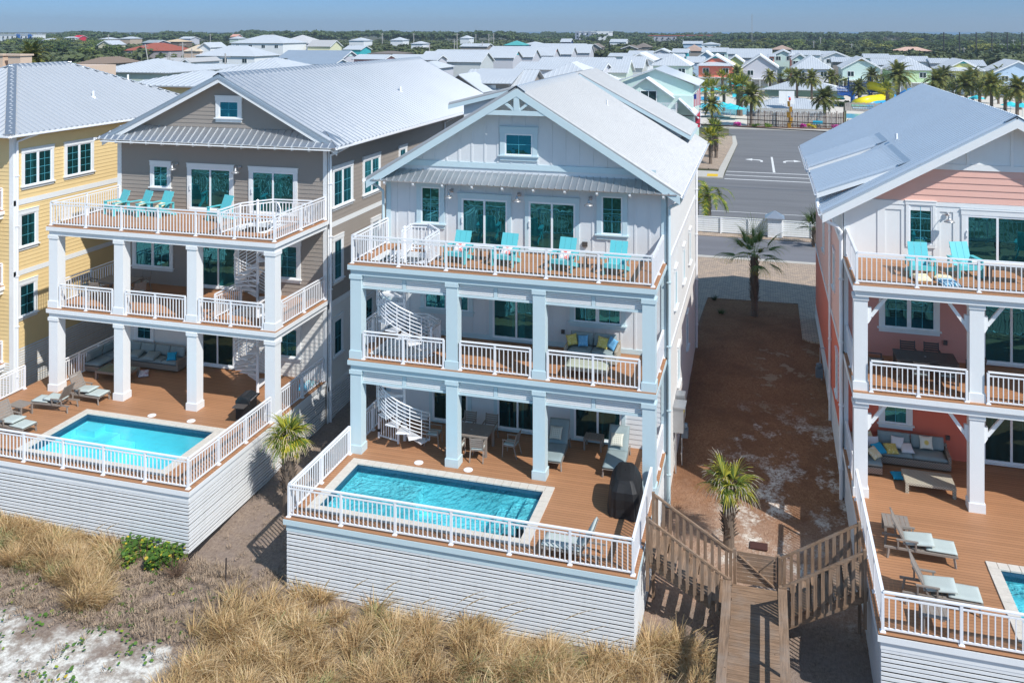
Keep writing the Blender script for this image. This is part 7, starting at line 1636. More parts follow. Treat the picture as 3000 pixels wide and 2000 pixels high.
# taupe cottage with shed dormer just behind the central house, and the mint cottage by the lagoon
def dormer_cottage():
    t = thing('cottage', 'taupe cottage with white roof and wide shed dormer behind the central house', 'house', (-9, 112, z0)); D = 112
    a = at_depth(1330, 262, D); x0, yf = a[0], a[1]; x1 = at_depth(1560, 262, D)[0]; ze = HCAM - (275 - HORIZ)*D/FPX; ym = yf + 6.5; zr = HCAM - (203 - HORIZ)*(D + 6)/FPX
    m = MB(); m.prism([(yf + .5, z0), (ym + 6, z0), (ym + 6, ze), (ym, zr - .2), (yf + .5, ze)], 'x', x0 + .4, x1 - .5); m.build('wall', brn, t)
    r = MB(); roof_poly(r, [(x0, yf, ze), (x1, yf, ze), (x1, ym, zr), (x0, ym, zr)], (0, -(zr-ze), 6.5), .5, .12, .06, .05, .1); roof_poly(r, [(x1, ym + 6.5, ze), (x0, ym + 6.5, ze), (x0, ym, zr), (x1, ym, zr)], (0, zr-ze, 6.5), .5, .12, .06, .05, .1); R_ = r.build('roof', M['roofw'], t)
    dx0 = at_depth(1365, 210, D)[0]; dx1 = at_depth(1508, 210, D)[0]; zb = HCAM - (243 - HORIZ)*D/FPX
    d = MB(); roof_poly(d, [(dx0, yf + .6, zb), (dx1, yf + .6, zb), (dx1, ym, zr + .1), (dx0, ym, zr + .1)], (0, -(zr - zb), 5.9), .5, .12, .06, .05, .1); o = d.build('shed_dormer', M['roofw'], t); w = MB(); w.box(dx0 + .6, dx1 - .6, yf + 1.5, ym, ze - .2, zb - .05); w.build('dormer_wall', brn, o)
    c = MB(); g = MB(); rect_win(c, g, FC('S', yf + 1.5), (dx0 + dx1)/2, zb - .8, 1.1, .8); c.build('window', M['white'], t); 
    gx = at_depth(1345, 240, D - 3)[0]; zg = HCAM - (218 - HORIZ)*(D - 3)/FPX; q = MB(); roof_poly(q, [(gx + 3.3, yf - 3, zg - 2.2), (gx + 3.3, yf + 4, zg - 2.2), (gx, yf + 4, zg), (gx, yf - 3, zg)], (2.2, 0, 3.3), .5, .12, .06, .05, .1); roof_poly(q, [(gx - 3.3, yf + 4, zg - 2.2), (gx - 3.3, yf - 3, zg - 2.2), (gx, yf - 3, zg), (gx, yf + 4, zg)], (-2.2, 0, 3.3), .5, .12, .06, .05, .1); q.build('gable_roof', M['roofw'], t)
    q = MB(); q.prism([(gx - 2.9, z0), (gx + 2.9, z0), (gx + 2.9, zg - 2.0), (gx, zg - .15), (gx - 2.9, zg - 2.0)], 'y', yf - 2.4, yf + .4); q.build('gable_wall', brn, t)
dormer_cottage()
hp = cottage('white hipped roof with sunken skylight behind the central ridge', 1528, 1768, 248, 183, 118, 'hip', pg, 15, M['roofw'], 0)
def lagoon_cottage():
    D = 128; t = thing('cottage', 'mint cottage with balcony and bright white roofs beside the lagoon pool', 'house', (-14, 126, z0)); P_ = lambda px, py, d=D: at_depth(px, py, d)
    a = P_(1868, 300); x0, yf = a[0], a[1] + 1; x1 = P_(1985, 300)[0]; zt = P_(1893, 228)[2]; ze = P_(1893, 292)[2]; xm = P_(1893, 228)[0]; hw = 4.1; zg = P_(1893, 268)[2]
    xE = P_(2030, 300)[0]
    w = MB(); w.box(x0, xE, yf, yf + 14, z0, zg - .6); w.build('wall', mint, t); w = MB(); w.prism([(xm - 3.6, zg - .6), (xm + 3.6, zg - .6), (xm, zt - .1)], 'y', yf - .3, yf + 8); w.build('gable_wall', mint, t)
    r = MB(); zl = zt - 2.9; roof_poly(r, [(xm + hw, yf - 1, zl), (xm + hw, yf + 9, zl), (xm, yf + 9, zt), (xm, yf - 1, zt)], (2.9, 0, hw), .45, .12, .06, .05, .1); roof_poly(r, [(xm - hw, yf + 9, zl), (xm - hw, yf - 1, zl), (xm, yf - 1, zt), (xm, yf + 9, zt)], (-2.9, 0, hw), .45, .12, .06, .05, .1); r.build('gable_roof', M['roofw'], t)
    r = MB(); zz = P_(2045, 252)[2]; roof_poly(r, [(xE + .8, yf + 2, zz), (xE + .8, yf + 15, zz), (xm + 1.0, yf + 15, zt + 1.2), (xm + 1.0, yf + 2, zt + 1.2)], (zt + 1.2 - zz, 0, xE - xm), .45, .12, .06, .05, .1); roof_poly(r, [(xm - 6, yf + 15, zt - 1.2), (xm - 6, yf + 2, zt - 1.2), (xm + 1.0, yf + 2, zt + 1.2), (xm + 1.0, yf + 15, zt + 1.2)], (-2.4, 0, 7), .45, .12, .06, .05, .1); r.build('main_roof', M['roofw'], t)
    w = MB(); w.prism([(xm - 4, zg - .6), (xE, zg - .6), (xE, zz), (xm + 1, zt + 1.1), (xm - 4, zt - .9)], 'y', yf + 2.6, yf + 14.5); w.build('upper_wall', mint, t)
    g = MB(); f = FC('S', yf - .3); c = MB(); rect_win(c, g, f, xm + .3, zg - 1.6 + .6, 2.2, 2.0); c.box(xm - 1, xm + 1, yf - 0.28, yf, zg - 3, zg - 2.9); o = c.build('window', M['white'], t); g.build('pane', WINM, o)
    bz = P_(1950, 318)[2]; b = MB(); b.box(xm - 2, xE - 2, yf - 3.0, yf, bz - .35, bz); b.build('balcony', W_, t); railing(t, (xm - 2, yf - 2.9), (xE - 2, yf - 2.9), bz, 5); railing(t, (xE - 2.05, yf - 2.9), (xE - 2.05, yf), bz, 2)
    for xx in (xE - 2.3, xm + 1.0): column(t, xx, yf - 2.7, z0, bz - .35, W_, .35)
    r = MB(); za = bz + 1.6; roof_poly(r, [(xE + 1.2, yf - 3.5, bz - 1.0), (xE + 1.2, yf + 3, bz - 1.0), (xE - 1.8, yf + 3, za), (xE - 1.8, yf - 3.5 + 1.5, za)], (za - bz + 1, 0, 3), .45, .12, .06, .05, .1); r.build('porch_roof', M['roofw'], t)
lagoon_cottage()
# ---------------------------------------------------------------- water park
bam = plain((.42,.38,.34), .85, name='weathered_bamboo', noise_scale=3, var=.4); bamd = plain((.12,.06,.045), .85, name='dark_bamboo', noise_scale=3, var=.3)
def palis(x0, x1, y, lab, h=2.7):
    t = thing('bamboo_fence', lab, 'fence', (x0, y, z0)); a = MB(); b = MB(); r2 = random.Random(int(x0)); x = x0; k = 0
    while x < x1:
        hh = h + r2.uniform(-.25, .2); w = r2.uniform(.05, .085)
        (b if k % 6 == 0 else a).tube([(x, y + r2.uniform(-.03, .03), z0), (x, y, z0 + hh + (.1 if k % 6 == 0 else 0))], w, 5); x += w * 2 + (.05 if k % 6 == 0 else .012); k += 1
    a.build('pale_pole', bam, t); b.build('dark_pole', bamd, t); c = MB(); c.bar((x0, y - .12, z0 + h*.72), (x1, y - .12, z0 + h*.72), .05, .06); c.bar((x0, y - .12, z0 + .4), (x1, y - .12, z0 + .4), .05, .06); c.build('binding_rail', bamd, t)
palis(-2.6, 13.2, 158.9, 'bamboo pole fence along the far side of the car park'); palis(13.9, 22, 160.4, 'lower bamboo fence right of the water park sign', 1.5)
m = MB()
for i, (s, tw_) in enumerate(((1.15, 0), (1.0, .5), (1.05, -.3), (.85, .35), (.8, -.2))):
    z = z0 + i * .92; x = 4.3 + (.18 if i in (1, 3) else -.1) * (1 if i else 0); w = .62 * s * .8
    m.cbox((x, 157.2, z + .45), (w, w, .80), RZ(tw_) @ RY(.08 * (1 if i % 2 else -1))); m.cbox((x, 157.2, z + .89), (w * 1.15, w * 1.15, .09), RZ(tw_))
t = thing('totem_sculpture', 'gold totem of stacked crates with a parrot on top before the bamboo fence', 'sculpture', (4.3, 157.2, z0)); m.build('crate_stack', plain((.42,.22,.03), .35, .4, 'bronze_gold'), t)
m = MB(); m.cushion((4.35, 157.2, z0 + 5.0), (.35, .3, .6), .8); m.build('parrot_body', plain((.7,.05,.04), .6, name='parrot_red'), t, smooth=True); m = MB(); m.cushion((4.22, 157.2, z0 + 5.35), (.26, .26, .26), .8); m.build('parrot_head', plain((.02,.35,.7), .6, name='parrot_blue'), t, smooth=True)
m = MB(); m.box(8.15, 9.75, 158.5, 158.56, z0 + .75, z0 + 1.3); o = m.build('notice_board', plain((.02,.42,.60), .5, name='sign_blue')); tag(o, 'small bright blue notice board on the bamboo fence', 'sign')
t = thing('water_park_sign', 'weathered plank sign with pale lettering over the water park entrance', 'sign', (16.5, 160, z0)); m = MB()
for i in range(22): m.box(13.4 + i*.27, 13.64 + i*.27, 159.9, 159.98, z0 + 3.0, z0 + 4.35 + .05*(i % 3))
m.build('plank', bam, t)
for x in (13.3, 13.55, 19.2): m = MB(); m.tube([(x, 160.1, z0), (x, 160.1, z0 + 4.5)], .12, 6); m.build('post', WP((.10,.12,.05), 'olive_post') if x < 15 else bamd, t)
r3 = random.Random(6)
for zr_, hh_, x0_, x1_, cols in ((3.95, .36, 14.5, 18.0, ((.32,.62,.45), (.30,.62,.56), (.22,.50,.66))), (3.52, .22, 14.7, 17.9, ((.60,.78,.86), (.55,.74,.86), (.20,.42,.70)))):
    x = x0_
    while x < x1_:
        w_ = r3.uniform(.10, .22); m = MB(); h1 = hh_ * r3.uniform(.7, 1); m.box(x, x + w_, 159.84, 159.88, z0 + zr_ - h1/2, z0 + zr_ + h1/2); u = (x - x0_)/(x1_ - x0_); m.build('lettering', plain(cols[min(2, int(u*3))], .6, name='sign_letter_paint'), t); x += w_ + .06
bb_ = WP((.02,.11,.42), 'slide_blue_steel'); ysl = plain((.80,.66,.02), .35, name='yellow_fibreglass'); bsl = plain((.03,.32,.72), .35, name='blue_fibreglass')
t = thing('slide_tower', 'dark blue steel water slide tower with railed platforms', 'slide tower', (22, 206, z0)); P_ = lambda px, py, d: Vector(at_depth(px, py, d)); D = 196
m = MB()
for px, pb in ((2498, 318), (2546, 312), (2582, 308), (2520, 300)): q = P_(px, 262, D); m.tube([(q.x, q.y, z0), (q.x, q.y, q.z)], .45 if px == 2498 else .25, 8)
m.build('column', bb_, t)
m = MB(); q = P_(2530, 266, D); q2 = P_(2556, 300, D); m.box(q.x + 1.2, q2.x, q.y + 1, q.y + 2.2, q2.z, q.z - .7); m.bar((P_(2466, 272, D).x, q.y + 1, P_(2466, 272, D).z), (P_(2496, 284, D).x, q.y + 1, P_(2496, 284, D).z), .6, .5); m.bar((P_(2503, 284, D).x, q.y + 1, P_(2503, 284, D).z), (P_(2550, 264, D).x, q.y + 1, P_(2550, 264, D).z), .5, .3); m.build('stair_frame', bb_, t)
for (pa, pb, py_, dp) in ((2456, 2492, 271, 3), (2488, 2530, 262, 4), (2528, 2592, 262, 6)):
    a, b = P_(pa, py_, D), P_(pb, py_, D); m = MB(); m.box(a.x, b.x, a.y, a.y + dp, a.z - .7, a.z); pl = m.build('platform', bb_, t); m = MB()
    for yy in (a.y, a.y + dp):
        for hh in (.6, 1.2): m.bar((a.x, yy, a.z + hh), (b.x, yy, a.z + hh), .12, .12)
        n = int((b.x - a.x) / .5)
        for i in range(n + 1): xx = a.x + (b.x - a.x)*i/n; m.bar((xx, yy, a.z), (xx, yy, a.z + 1.2), .10, .10)
    m.build('railing', bb_, pl)
for px in (2487, 2525, 2552, 2590): m = MB(); q = P_(px, 262, D); q2 = P_(px, 226, D); m.tube([(q.x, q.y + 1, q.z), (q2.x, q.y + 1, q2.z)], .14, 6); m.build('canopy_post', bb_, t)
m = MB(); c = P_(2537, 220, D); 
for i in range(12):
    a0, a1 = -1 + 2*i/12, -1 + 2*(i+1)/12; m.add([(c.x + a0*5.5, c.y - 3, c.z - 1.0*a0*a0), (c.x + a1*5.5, c.y - 3, c.z - 1.0*a1*a1), (c.x + a1*5.5, c.y + 4, c.z - 1.0*a1*a1 - .4), (c.x + a0*5.5, c.y + 4, c.z - 1.0*a0*a0 - .4)], [(0,1,2,3)])
m.build('shade_sail', plain((.62,.64,.36), .8, name='pale_shade_cloth'), t)
def slide(lab, pts, mat, r, name='water_slide'):
    P3 = [P_(*p) for p in pts]; n = 8; cr = []
    for i in range(len(P3) - 1):
        p0 = P3[max(i-1, 0)]; p1 = P3[i]; p2 = P3[i+1]; p3 = P3[min(i+2, len(P3)-1)]
        for k in range(n): t_ = k/n; cr.append(.5*((2*p1) + (p2 - p0)*t_ + (2*p0 - 5*p1 + 4*p2 - p3)*t_**2 + (-p0 + 3*p1 - 3*p2 + p3)*t_**3))
    cr.append(P3[-1]); m = MB(); m.tube(cr, r, 12); o = m.build(name, mat, None, smooth=True); tag(o, lab, 'water slide'); return o
slide('yellow tube slide curling down from the blue tower', [(2548, 252, 196), (2560, 253, 195), (2590, 263, 194), (2606, 274, 196), (2600, 284, 196), (2575, 290, 192), (2545, 294, 190), (2520, 300, 190), (2508, 304, 192), (2525, 306, 198)], ysl, 1.0)
slide('blue tube slide coiled below the yellow one', [(2612, 284, 206), (2622, 292, 204), (2618, 302, 198), (2585, 306, 192), (2545, 308, 190), (2530, 309, 194), (2560, 314, 202)], bsl, 1.05)
slide('blue tube slide disappearing behind the coral house roof', [(2640, 284, 205), (2665, 272, 203), (2700, 270, 203), (2735, 276, 206)], bsl, 1.0)
for (pa, pb, py_, lab, mt) in ((2434, 2462, 292, 'yellow flat slide end on the pale terrace', ysl), (2446, 2474, 300, 'striped yellow and teal float mat by the slide', plain((.10,.55,.50), .5, name='teal_mat'))):
    a, b = P_(pa, py_, 204), P_(pb, py_, 204); m = MB(); m.cushion(((a.x+b.x)/2, a.y, z0 + .9), (b.x - a.x, 2.4, .5), .5); o = m.build('pool_float', mt, smooth=True); tag(o, lab, 'pool float')
lag = plain((.20,.62,.74), .12, name='lagoon_water', noise_scale=.3, var=.12)
def blob(name, pts, z, mat): m = MB(); m.add([(*ground_pt(px, py_, z), z) for px, py_ in pts], [tuple(range(len(pts)))]); o = m.build(name, mat); tag(o, kind='structure')
blob('lagoon_pool_water', [(2040, 303), (2080, 303), (2130, 304), (2160, 308), (2196, 309), (2210, 318), (2210, 334), (2165, 338), (2120, 336), (2075, 326), (2050, 316), (2040, 315)], z0 + .04, lag)
blob('lagoon_pool_water', [(2056, 250), (2108, 250), (2110, 256), (2058, 256)], z0 + .04, lag); blob('lagoon_pool_water', [(2196, 290), (2222, 290), (2222, 297), (2198, 297)], z0 + .04, lag); blob('lagoon_pool_water', [(2478, 333), (2562, 335), (2562, 348), (2480, 346)], z0 + .04, lag); blob('lagoon_pool_water', [(2950, 303), (3005, 310), (3005, 318), (2952, 314)], z0 + .04, lag)
um = plain((.05,.58,.66), .7, name='turquoise_canopy')
def umbrella(px, pyb, lab, s=1.0):
    x, y = ground_pt(px, pyb, z0); t = thing('beach_umbrella', lab, 'umbrella', (x, y, z0), 0, 'turquoise umbrellas round the lagoon pool'); m = MB(); m.tube([(x, y, z0), (x, y, z0 + 2.6)], .04, 5); m.build('pole', M['white'], t); m = MB(); n = 8
    m.v = [(x + 1.9*s*math.cos(2*PI*i/n), y + 1.9*s*math.sin(2*PI*i/n), z0 + 2.1) for i in range(n)] + [(x, y, z0 + 2.85)]; m.f = [(i, (i+1) % n, n) for i in range(n)]; m.build('canopy', um, t)
for i, (px, pyb) in enumerate(((2054, 294), (2070, 290), (2090, 288), (2110, 290), (2080, 345), (2098, 344), (2118, 342), (2140, 346), (2155, 352), (2175, 276), (2150, 270), (2735, 300), (2860, 318), (2995, 345), (2960, 340))):
    umbrella(px, pyb, 'turquoise umbrella beside the lagoon pool', 1.0 if i > 3 else .9)
t = thing('pool_bar', 'hip roofed pool building with large white screen box behind the bamboo fence', 'building', (6, 166, z0)); a = P_(2205, 316, 170); b = P_(2425, 316, 170); zt = P_(2300, 284, 176).z; zm = a.z; m = MB(); m.box(a.x + .6, b.x - .6, a.y + .6, a.y + 9, z0, zm); m.build('wall', W_, t)
xm = (a.x + b.x)/2; m = MB(); y0_, y1_ = a.y, a.y + 9.6; ym = (y0_+y1_)/2
roof_poly(m, [(a.x, y0_, zm), (b.x, y0_, zm), (xm + 2.8, ym, zt), (xm - 2.8, ym, zt)], (0, -(zt - zm), 4.8), .4, .1, .05, .05, .1); roof_poly(m, [(b.x, y0_, zm), (b.x, y1_, zm), (xm + 2.8, ym, zt)], (zt - zm, 0, (b.x - a.x)/2 - 2.8), .4, .1, .05, .05, .1); roof_poly(m, [(a.x, y1_, zm), (a.x, y0_, zm), (xm - 2.8, ym, zt)], (-(zt - zm), 0, (b.x - a.x)/2 - 2.8), .4, .1, .05, .05, .1); roof_poly(m, [(b.x, y1_, zm), (a.x, y1_, zm), (xm - 2.8, ym, zt), (xm + 2.8, ym, zt)], (0, zt - zm, 4.8), .4, .1, .05, .05, .1); m.build('roof', M['roofw'], t)
a = P_(2282, 304, 168); b = P_(2327, 267, 168); m = MB(); m.box(a.x, b.x, a.y, a.y + .5, a.z, b.z); m.box((a.x+b.x)/2 - .04, (a.x+b.x)/2 + .04, a.y - .03, a.y - .001, a.z, b.z); m.build('screen_box', M['white'], t)
t = thing('pavilion', 'long low pavilion with green panels and white metal roof beyond the pool bar', 'pavilion', (12, 232, z0)); a = P_(2228, 262, 222); b = P_(2480, 262, 222); zt = P_(2350, 238, 226).z; m = MB(); m.box(a.x + 1, b.x - 1, a.y + 1, a.y + 12, z0, a.z); m.build('wall', WP((.16,.26,.22), 'pavilion_green'), t); m = MB(); roof_poly(m, [(a.x, a.y, a.z), (b.x, a.y, a.z), (b.x - 7, a.y + 7, zt), (a.x + 7, a.y + 7, zt)], (0, -(zt - a.z), 7), .6, .14, .06, .06, .1); roof_poly(m, [(b.x, a.y, a.z), (b.x, a.y + 14, a.z), (b.x - 7, a.y + 7, zt)], (zt - a.z, 0, 7), .6, .14, .06, .06, .1); m.build('roof', M['roofw'], t)
rr = random.Random(77)
fl = [leaf_mat((.14,.24,.03), 'bed_green'), plain((.55,.04,.30), .7, name='magenta_flowers'), plain((.55,.45,.03), .7, name='yellow_flowers')]
for i, (x, m_, lab) in enumerate(((-1.2, 0, 'low green shrub by the left fence end'), (1.0, 0, 'round green shrub left of the totem'), (6.3, 1, 'magenta flowering bush right of the totem'), (7.8, 2, 'yellow green flower patch beside the magenta bush'), (11.6, 1, 'pink flowering bush before the fence, right'), (13.4, 2, 'yellow flowering shrub by the sign post'), (-4.2, 1, 'magenta flowers left of the date palm'))):
    V, F = crown_arrays(260, 300 + i, .14, 6); V = V * np.array([1.0, .8, .7]) + np.array([x, 157.2, z0 + .45]); o = np_mesh('flower_bush', V, F, fl[m_]); tag(o, lab, 'bush')
for px, py_, lab in ((2480, 312, 'dark leafy shrub at the foot of the slide column'), (2468, 314, 'small shrub on the sand left of the slide column'), (2455, 313, 'leafy shrub on the sand further left of the slide column')):
    x, y = ground_pt(px, py_, z0); V, F = crown_arrays(200, int(px), .2, 6); V = V * 1.1 + np.array([x, y, z0 + .6]); o = np_mesh('shrub', V, F, leaf_mat((.05,.09,.025), 'shrub_dark')); tag(o, lab, 'shrub')
# flags on the lagoon cottage, loungers round the lagoon
for lab, (px, py_), mats in (('red white and blue striped flag hanging at the corner of the mint lagoon cottage', (2030, 282), 1), ('pink banner hanging low on the mint lagoon cottage', (2032, 346), 0)):
    q = Vector(at_depth(px, py_, 124)); t = thing('flag', lab, 'flag', tuple(q)); m = MB(); m.bar(q, q + Vector((.9, -.2, 1.2)), .05, .05); m.build('pole', M['galv'], t)
    for i in range(7):
        m = MB(); x = q.x + .12 + i * .13; m.box(x, x + .13, q.y - .03, q.y - .01, q.z - 1.5 + i*.05, q.z + .15 + i * .16); m.build('stripe', plain((.62,.05,.09), .8, name='flag_red') if (i % 2 == 0) == bool(mats) or not mats and i % 3 else M['white'], t)
    if mats: m = MB(); m.box(q.x + .12, q.x + .5, q.y - .05, q.y - .035, q.z - .4, q.z + .3); m.build('canton', plain((.02,.04,.25), .8, name='flag_blue'), t)
lc = [WP((.02,.30,.55), 'lounger_blue'), um]
def lounger(px, pyb, k, lab):
    x, y = ground_pt(px, pyb, z0); t = thing('pool_lounger', lab, 'lounger', (x, y, z0), 0, 'loungers round the lagoon pool'); m = MB(); m.box(x - .35, x + .35, y - .9, y + .5, z0 + .3, z0 + .4); m.build('seat', lc[k], t); m = MB(); m.bar((x, y + .5, z0 + .38), (x, y + 1.0, z0 + 1.0), .7, .06); m.build('backrest', lc[k], t)
for i in range(7): lounger(2058 + i*7.5, 297 + (i % 2)*1.5, 0, 'blue lounger in the row beyond the lagoon pool')
for i in range(5): lounger(2150 + i*9, 288 + (i % 2), 1, 'turquoise lounger on the terrace behind the date palms')
# ---------------------------------------------------------------- overhead wires and poles
def wire(lab, p, q, sag=.6, r=.02, grp='overhead wires'):
    m = MB(); P0, P1 = Vector(p), Vector(q); m.tube([P0.lerp(P1, i/16) - Vector((0,0,1))*sag*4*(i/16)*(1 - i/16) for i in range(17)], r, 4, False); o = m.build('overhead_wire', M['blk']); tag(o, lab, 'wire', grp)
wire('upper black wire crossing before the bamboo fence', (-26, 93, 7.9), (30, 93, 6.4), .5, .045); wire('lower black wire crossing before the bamboo fence', (-26, 93, 7.2), (30, 93, 5.7), .6, .05)
polm = plain((.42,.40,.38), .8, name='concrete_pole'); k = 0
for (px, pt_, pb, D, lean) in ((90, 138, 165, 300, 0), (425, 130, 170, 300, -2.5), (498, 153, 190, 170, 0), (535, 125, 170, 260, 0), (493, 165, 198, 150, 0), (660, 157, 184, 170, 0), (562, 143, 162, 260, 0), (1258, 130, 152, 330, 0), (1339, 98, 142, 420, 0), (1331, 118, 142, 430, 0), (1413, 122, 140, 430, 0), (1432, 100, 118, 600, 0), (1446, 98, 116, 600, 0), (1394, 101, 108, 700, 0), (799, 99, 112, 600, 0), (1120, 98, 108, 600, 0), (1212, 98, 110, 600, 0), (616, 100, 112, 600, 0), (318, 102, 112, 600, 0), (2404, 110, 122, 620, 0), (2384, 120, 138, 480, 0), (2495, 128, 142, 470, 0), (2824, 140, 155, 420, 0), (2969, 116, 130, 520, 0)):
    a = Vector(at_depth(px, pt_, D)); b = at_depth(px, pb, D); t = thing('utility_pole', 'slim pale utility pole rising above the distant roofs', 'utility pole', (a.x, a.y, z0), 0, 'utility poles across the town'); w = .10 + D * .00022
    m = MB(); m.tube([(a.x + (-lean), a.y, z0), (a.x + 0, a.y, a.z)], w, 5); m.build('pole', polm, t); m = MB(); m.bar((a.x - 1.1, a.y, a.z - .7), (a.x + 1.1, a.y, a.z - .7), w, w); m.build('crossarm', polm, t)
for i, px in enumerate((2765, 2811, 2860, 2906, 2951, 2994)):
    a = at_depth(px, 95, 420); m = MB(); m.tube([(a[0], a[1], z0), (a[0], a[1], a[2])], .28, 6); o = m.build('net_pole', plain((.05,.05,.055), .7, name='black_pole')); tag(o, 'tall black net pole above the woods at the right skyline', 'pole', 'net poles above the woods')
t = thing('radio_mast', 'slender lattice radio mast above the pines', 'radio mast', (0,0,0)); a = at_depth(2203, 42, 800); m = MB()
for s in ((-1, 0), (1, 0), (0, 1)): m.tube([(a[0] + s[0]*.9, a[1] + s[1]*.9, z0), (a[0] + s[0]*.5, a[1] + s[1]*.5, a[2])], .07, 4)
z = z0
while z < a[2] - 3: m.bar((a[0] - .7, a[1], z), (a[0] + .7, a[1], z + 2.5), .06, .06); z += 2.5
m.build('lattice', polm, t)
# ---------------------------------------------------------------- trees of the town and the pine woods
def tr(px, pyb, s, k, lab, grp, sz=1.0, D=None):
    x, y = ground_pt(px, pyb, z0)
    return tree(k, x, y, s, lab, grp, sz)
rr = random.Random(12); gl = 'trees of the wood left of the red roofed house'; n = 0
def free(x, y, rad):
    return True
for i in range(100):
    py_ = 119 + 72 * (rr.random() ** 1.5); px = rr.uniform(-30, 345 if py_ > 128 else 700)
    if py_ > 165 and px < 105: continue
    k = rr.choice([0, 0, 0, 1, 1, 2]); tr(px, py_ + 4, rr.uniform(7.0, 10), k, ('dark', 'green', 'olive')[k] + ' rounded tree in the wood left of the red roofed house', gl + ' ' + ('dark', 'green', 'olive')[k])
gm_ = 'trees among the houses of the middle distance'
for i in range(75):
    py_ = 118 + 24 * rr.random(); px = rr.uniform(560, 2120); k = rr.choice([0, 0, 1, 1, 2, 3])
    tr(px, py_ + 3, rr.uniform(5.5, 8.0) * (1.4 if k == 3 else 1), k, ('dark', 'green', 'olive', 'bare')[k] + ' tree among the houses of the middle distance', gm_ + ' ' + ('dark', 'green', 'olive', 'bare')[k])
gr = 'trees of the dark wood behind the pastel cottages'
for i in range(105):
    px = rr.uniform(2230, 3040); lo = 150 if px < 2500 else 150 + (px - 2500) * .05; py_ = 121 + (lo + 14 - 121) * rr.random() ** .8; k = rr.choice([0, 0, 0, 1, 1, 2, 3] if py_ < 150 else [0, 0, 0, 1, 2])
    tr(px, py_, rr.uniform(6.5, 9.5) * (1.3 if k == 3 else 1), k, ('dark', 'green', 'olive', 'bare')[k] + ' tree of the wood behind the pastel cottages', gr + ' ' + ('dark', 'green', 'olive', 'bare')[k])
for px, pyb, s, k, lab in ((880, 158, 7.5, 2, 'olive green rounded tree before the pale yellow house'), (1835, 200, 3.5, 0, 'dark bush at the end of the cottage lane'), (1760, 166, 5, 1, 'green tree between the cottage lanes'), (1790, 166, 4.5, 2, 'olive tree between the cottage lanes'), (2300, 214, 7, 0, 'dark tree between the grey and hipped cottages'), (2318, 222, 6, 0, 'second dark tree between the grey and hipped cottages'), (800, 165, 4.5, 3, 'bare grey tree before the large white house'), (2660, 137, 14, 3, 'large bare pale branched tree standing above the right wood'), (2536, 140, 11, 3, 'bare white branched tree in the wood behind the mint cottage'), (2203, 128, 12, 3, 'bare tall tree in front of the radio mast'), (680, 122, 6, 1, 'bright green tree behind the palms')):
    tr(px, pyb, s, k, lab, None)
for px, pyb, s in ((540, 172, 1.9), (518, 178, 1.7), (608, 156, 1.7), (507, 196, 1.2), (1042, 136, 2.0), (1058, 136, 2.0), (1240, 124, 2.0), (1518, 134, 1.9), (2170, 150, 2.0), (2185, 152, 2.0), (2195, 150, 1.9), (2155, 150, 1.9), (2300, 128, 2.2)):
    x, y = ground_pt(px, pyb, z0); dup(FANT, (x, y, z0), px, 'tall fan palm among the distant houses', 'tall fan palms among the distant houses', s)
# pine wood along the skyline: one far mass of crowns
Vs, Fs = [], []; base = 0; tpl = [crown_arrays(90, 500 + i, .20, 6) for i in range(5)]
for i in range(3600):
    px = rr.uniform(-120, 3120); D = rr.uniform(820, 1500); x, y, _ = at_depth(px, 100, D)
    top = 9.5 + 5.5 * noise.noise((px * .006, D * .004, 1)) + rr.uniform(-1.2, 1.6) + (1.2 if 700 < px < 1500 else 0) - (2.0 if px > 2780 else 0); s = rr.uniform(4.5, 7.5); V, F = tpl[i % 5]
    Vs.append(V * np.array([s, s, s * .8]) + np.array([x, y, z0 + top + 1.0 - s * .4])); Fs.append(F + base); base += len(V)
o = np_mesh('pine_wood', np.concatenate(Vs), np.concatenate(Fs), leaf_mat((.065,.105,.052), 'pine_needles', .35, .1, .02)); tag(o, 'continuous dark green pine wood along the whole skyline', 'wood', kind='stuff')
Vs, Fs = [], []; base = 0
for i in range(5200):
    px = rr.uniform(-60, 3060); D = rr.uniform(330, 860); x, y, _ = at_depth(px, 100, D)
    if D < 430 and 340 < px < 2260: continue
    s = rr.uniform(4.5, 7.5); V, F = tpl[i % 5]; Vs.append(V * np.array([s, s, s * .8]) + np.array([x, y, z0 + s * .55])); Fs.append(F + base); base += len(V)
for (a_, b_, y_, ze_) in FARH:
    for i in range(7):
        s = rr.uniform(2.6, 4.2); x = rr.uniform(a_ - 5, b_ + 5); V, F = tpl[i % 5]; Vs.append(V * np.array([s, s, s * .8]) + np.array([x, y_ - rr.uniform(5, 12), z0 + max(1.5, (ze_ - z0) * rr.uniform(.35, .62) - s * .4)])); Fs.append(F + base); base += len(V)
o = np_mesh('far_treetops', np.concatenate(Vs), np.concatenate(Fs), leaf_mat((.10,.125,.05), 'mixed_leaves', .5, .1, .05)); tag(o, 'mixed low trees and scrub filling the town behind the cottages', 'wood', kind='stuff')

# pale sea air over the whole place
hz = MB(); hz.box(-2600, 3400, -40, 3900, -4.5, 60)
mh, nt, out = new_mat('sea_air'); pv = N(nt, 'ShaderNodeVolumePrincipled'); pv.inputs['Color'].default_value = (.80, .90, 1.0, 1); pv.inputs['Density'].default_value = .00022; pv.inputs['Anisotropy'].default_value = .3
L(nt, pv.outputs[0], out.inputs['Volume']); hz = hz.build('haze', mh); tag(hz, 'thin pale air over the town', 'haze', kind='stuff')
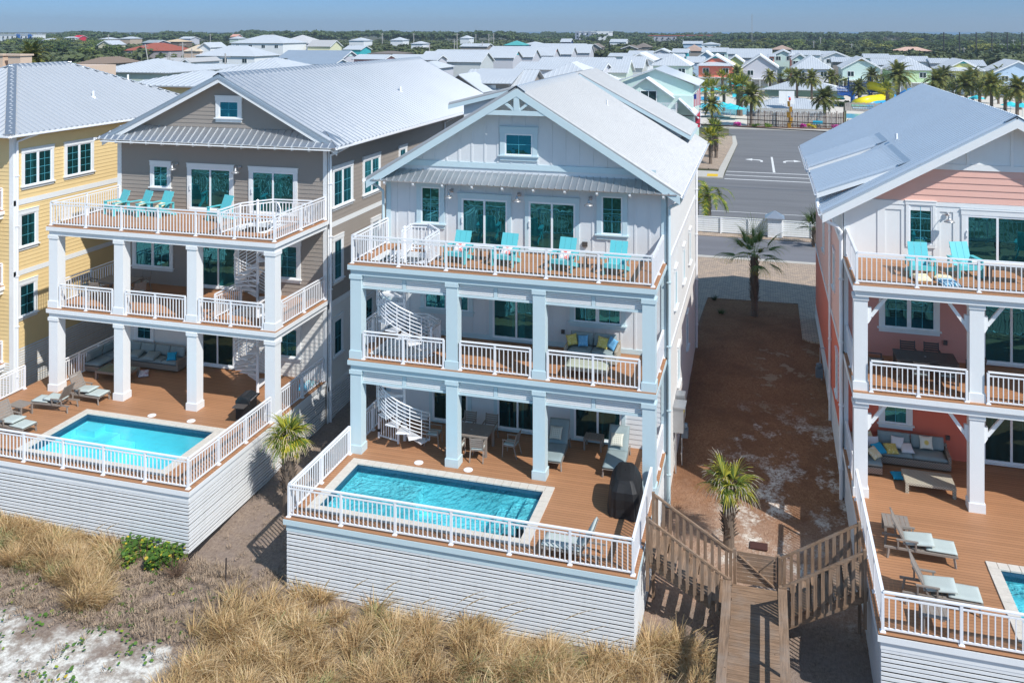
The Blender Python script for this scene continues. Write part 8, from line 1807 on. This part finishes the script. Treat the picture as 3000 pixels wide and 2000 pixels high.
# ================================================================= light, sky, camera
az = math.atan2(.78, -.53); el = math.atan2(1, math.hypot(.78, .53))
sd = Vector((.78, -.53, 1)).normalized()
su = bpy.data.lights.new('sun', 'SUN'); su.energy = 4.5; su.angle = math.radians(.5); su.color = (1.0, .965, .915)
so = bpy.data.objects.new('sun', su); COL.objects.link(so); so.rotation_euler = (-sd).to_track_quat('-Z', 'Y').to_euler(); so.location = (0, 0, 60)
wd = bpy.data.worlds.new('World'); scene.world = wd; wd.use_nodes = True; nt = wd.node_tree; nt.nodes.clear()
out = nt.nodes.new('ShaderNodeOutputWorld'); bg = nt.nodes.new('ShaderNodeBackground'); bg.inputs['Strength'].default_value = .15
sky = nt.nodes.new('ShaderNodeTexSky'); sky.sky_type = 'NISHITA'; sky.sun_disc = False; sky.sun_elevation = el; sky.sun_rotation = az
sky.air_density = 1.0; sky.dust_density = .1; sky.ozone_density = 3.0; sky.altitude = 0
gm = nt.nodes.new('ShaderNodeMix'); gm.data_type = 'RGBA'; gm.blend_type = 'MULTIPLY'; gm.inputs[0].default_value = 1
tcw = nt.nodes.new('ShaderNodeTexCoord'); spx = nt.nodes.new('ShaderNodeSeparateXYZ'); L(nt, tcw.outputs['Generated'], spx.inputs[0])
# thinner, bluer air low down than the model's default
rp = nt.nodes.new('ShaderNodeValToRGB'); L(nt, spx.outputs['Z'], rp.inputs[0]); e = rp.color_ramp.elements
e[0].position = 0.0; e[0].color = (.235, .365, .67, 1); e[1].position = .035; e[1].color = (.21, .36, .68, 1); e2 = rp.color_ramp.elements.new(.3); e2.color = (.86, 1.03, .99, 1)
L(nt, sky.outputs[0], gm.inputs[6]); L(nt, rp.outputs[0], gm.inputs[7])
L(nt, gm.outputs[2], bg.inputs['Color']); L(nt, bg.outputs[0], out.inputs['Surface'])
cam = bpy.data.cameras.new('camera'); co = bpy.data.objects.new('camera', cam); COL.objects.link(co)
cam.sensor_width = 36; cam.sensor_fit = 'HORIZONTAL'; cam.lens = 36 * FPX / 3000
co.location = (0, 0, HCAM); co.rotation_euler = (PI / 2, 0, TH); cam.shift_y = -(1000 - HORIZ) / 3000 * 1.0
cam.clip_start = .5; cam.clip_end = 6000
scene.camera = co
scene.view_settings.view_transform = 'Standard'; scene.view_settings.look = 'None'; scene.view_settings.exposure = .12; scene.view_settings.gamma = 1
scene.render.resolution_x = 1024; scene.render.resolution_y = 682
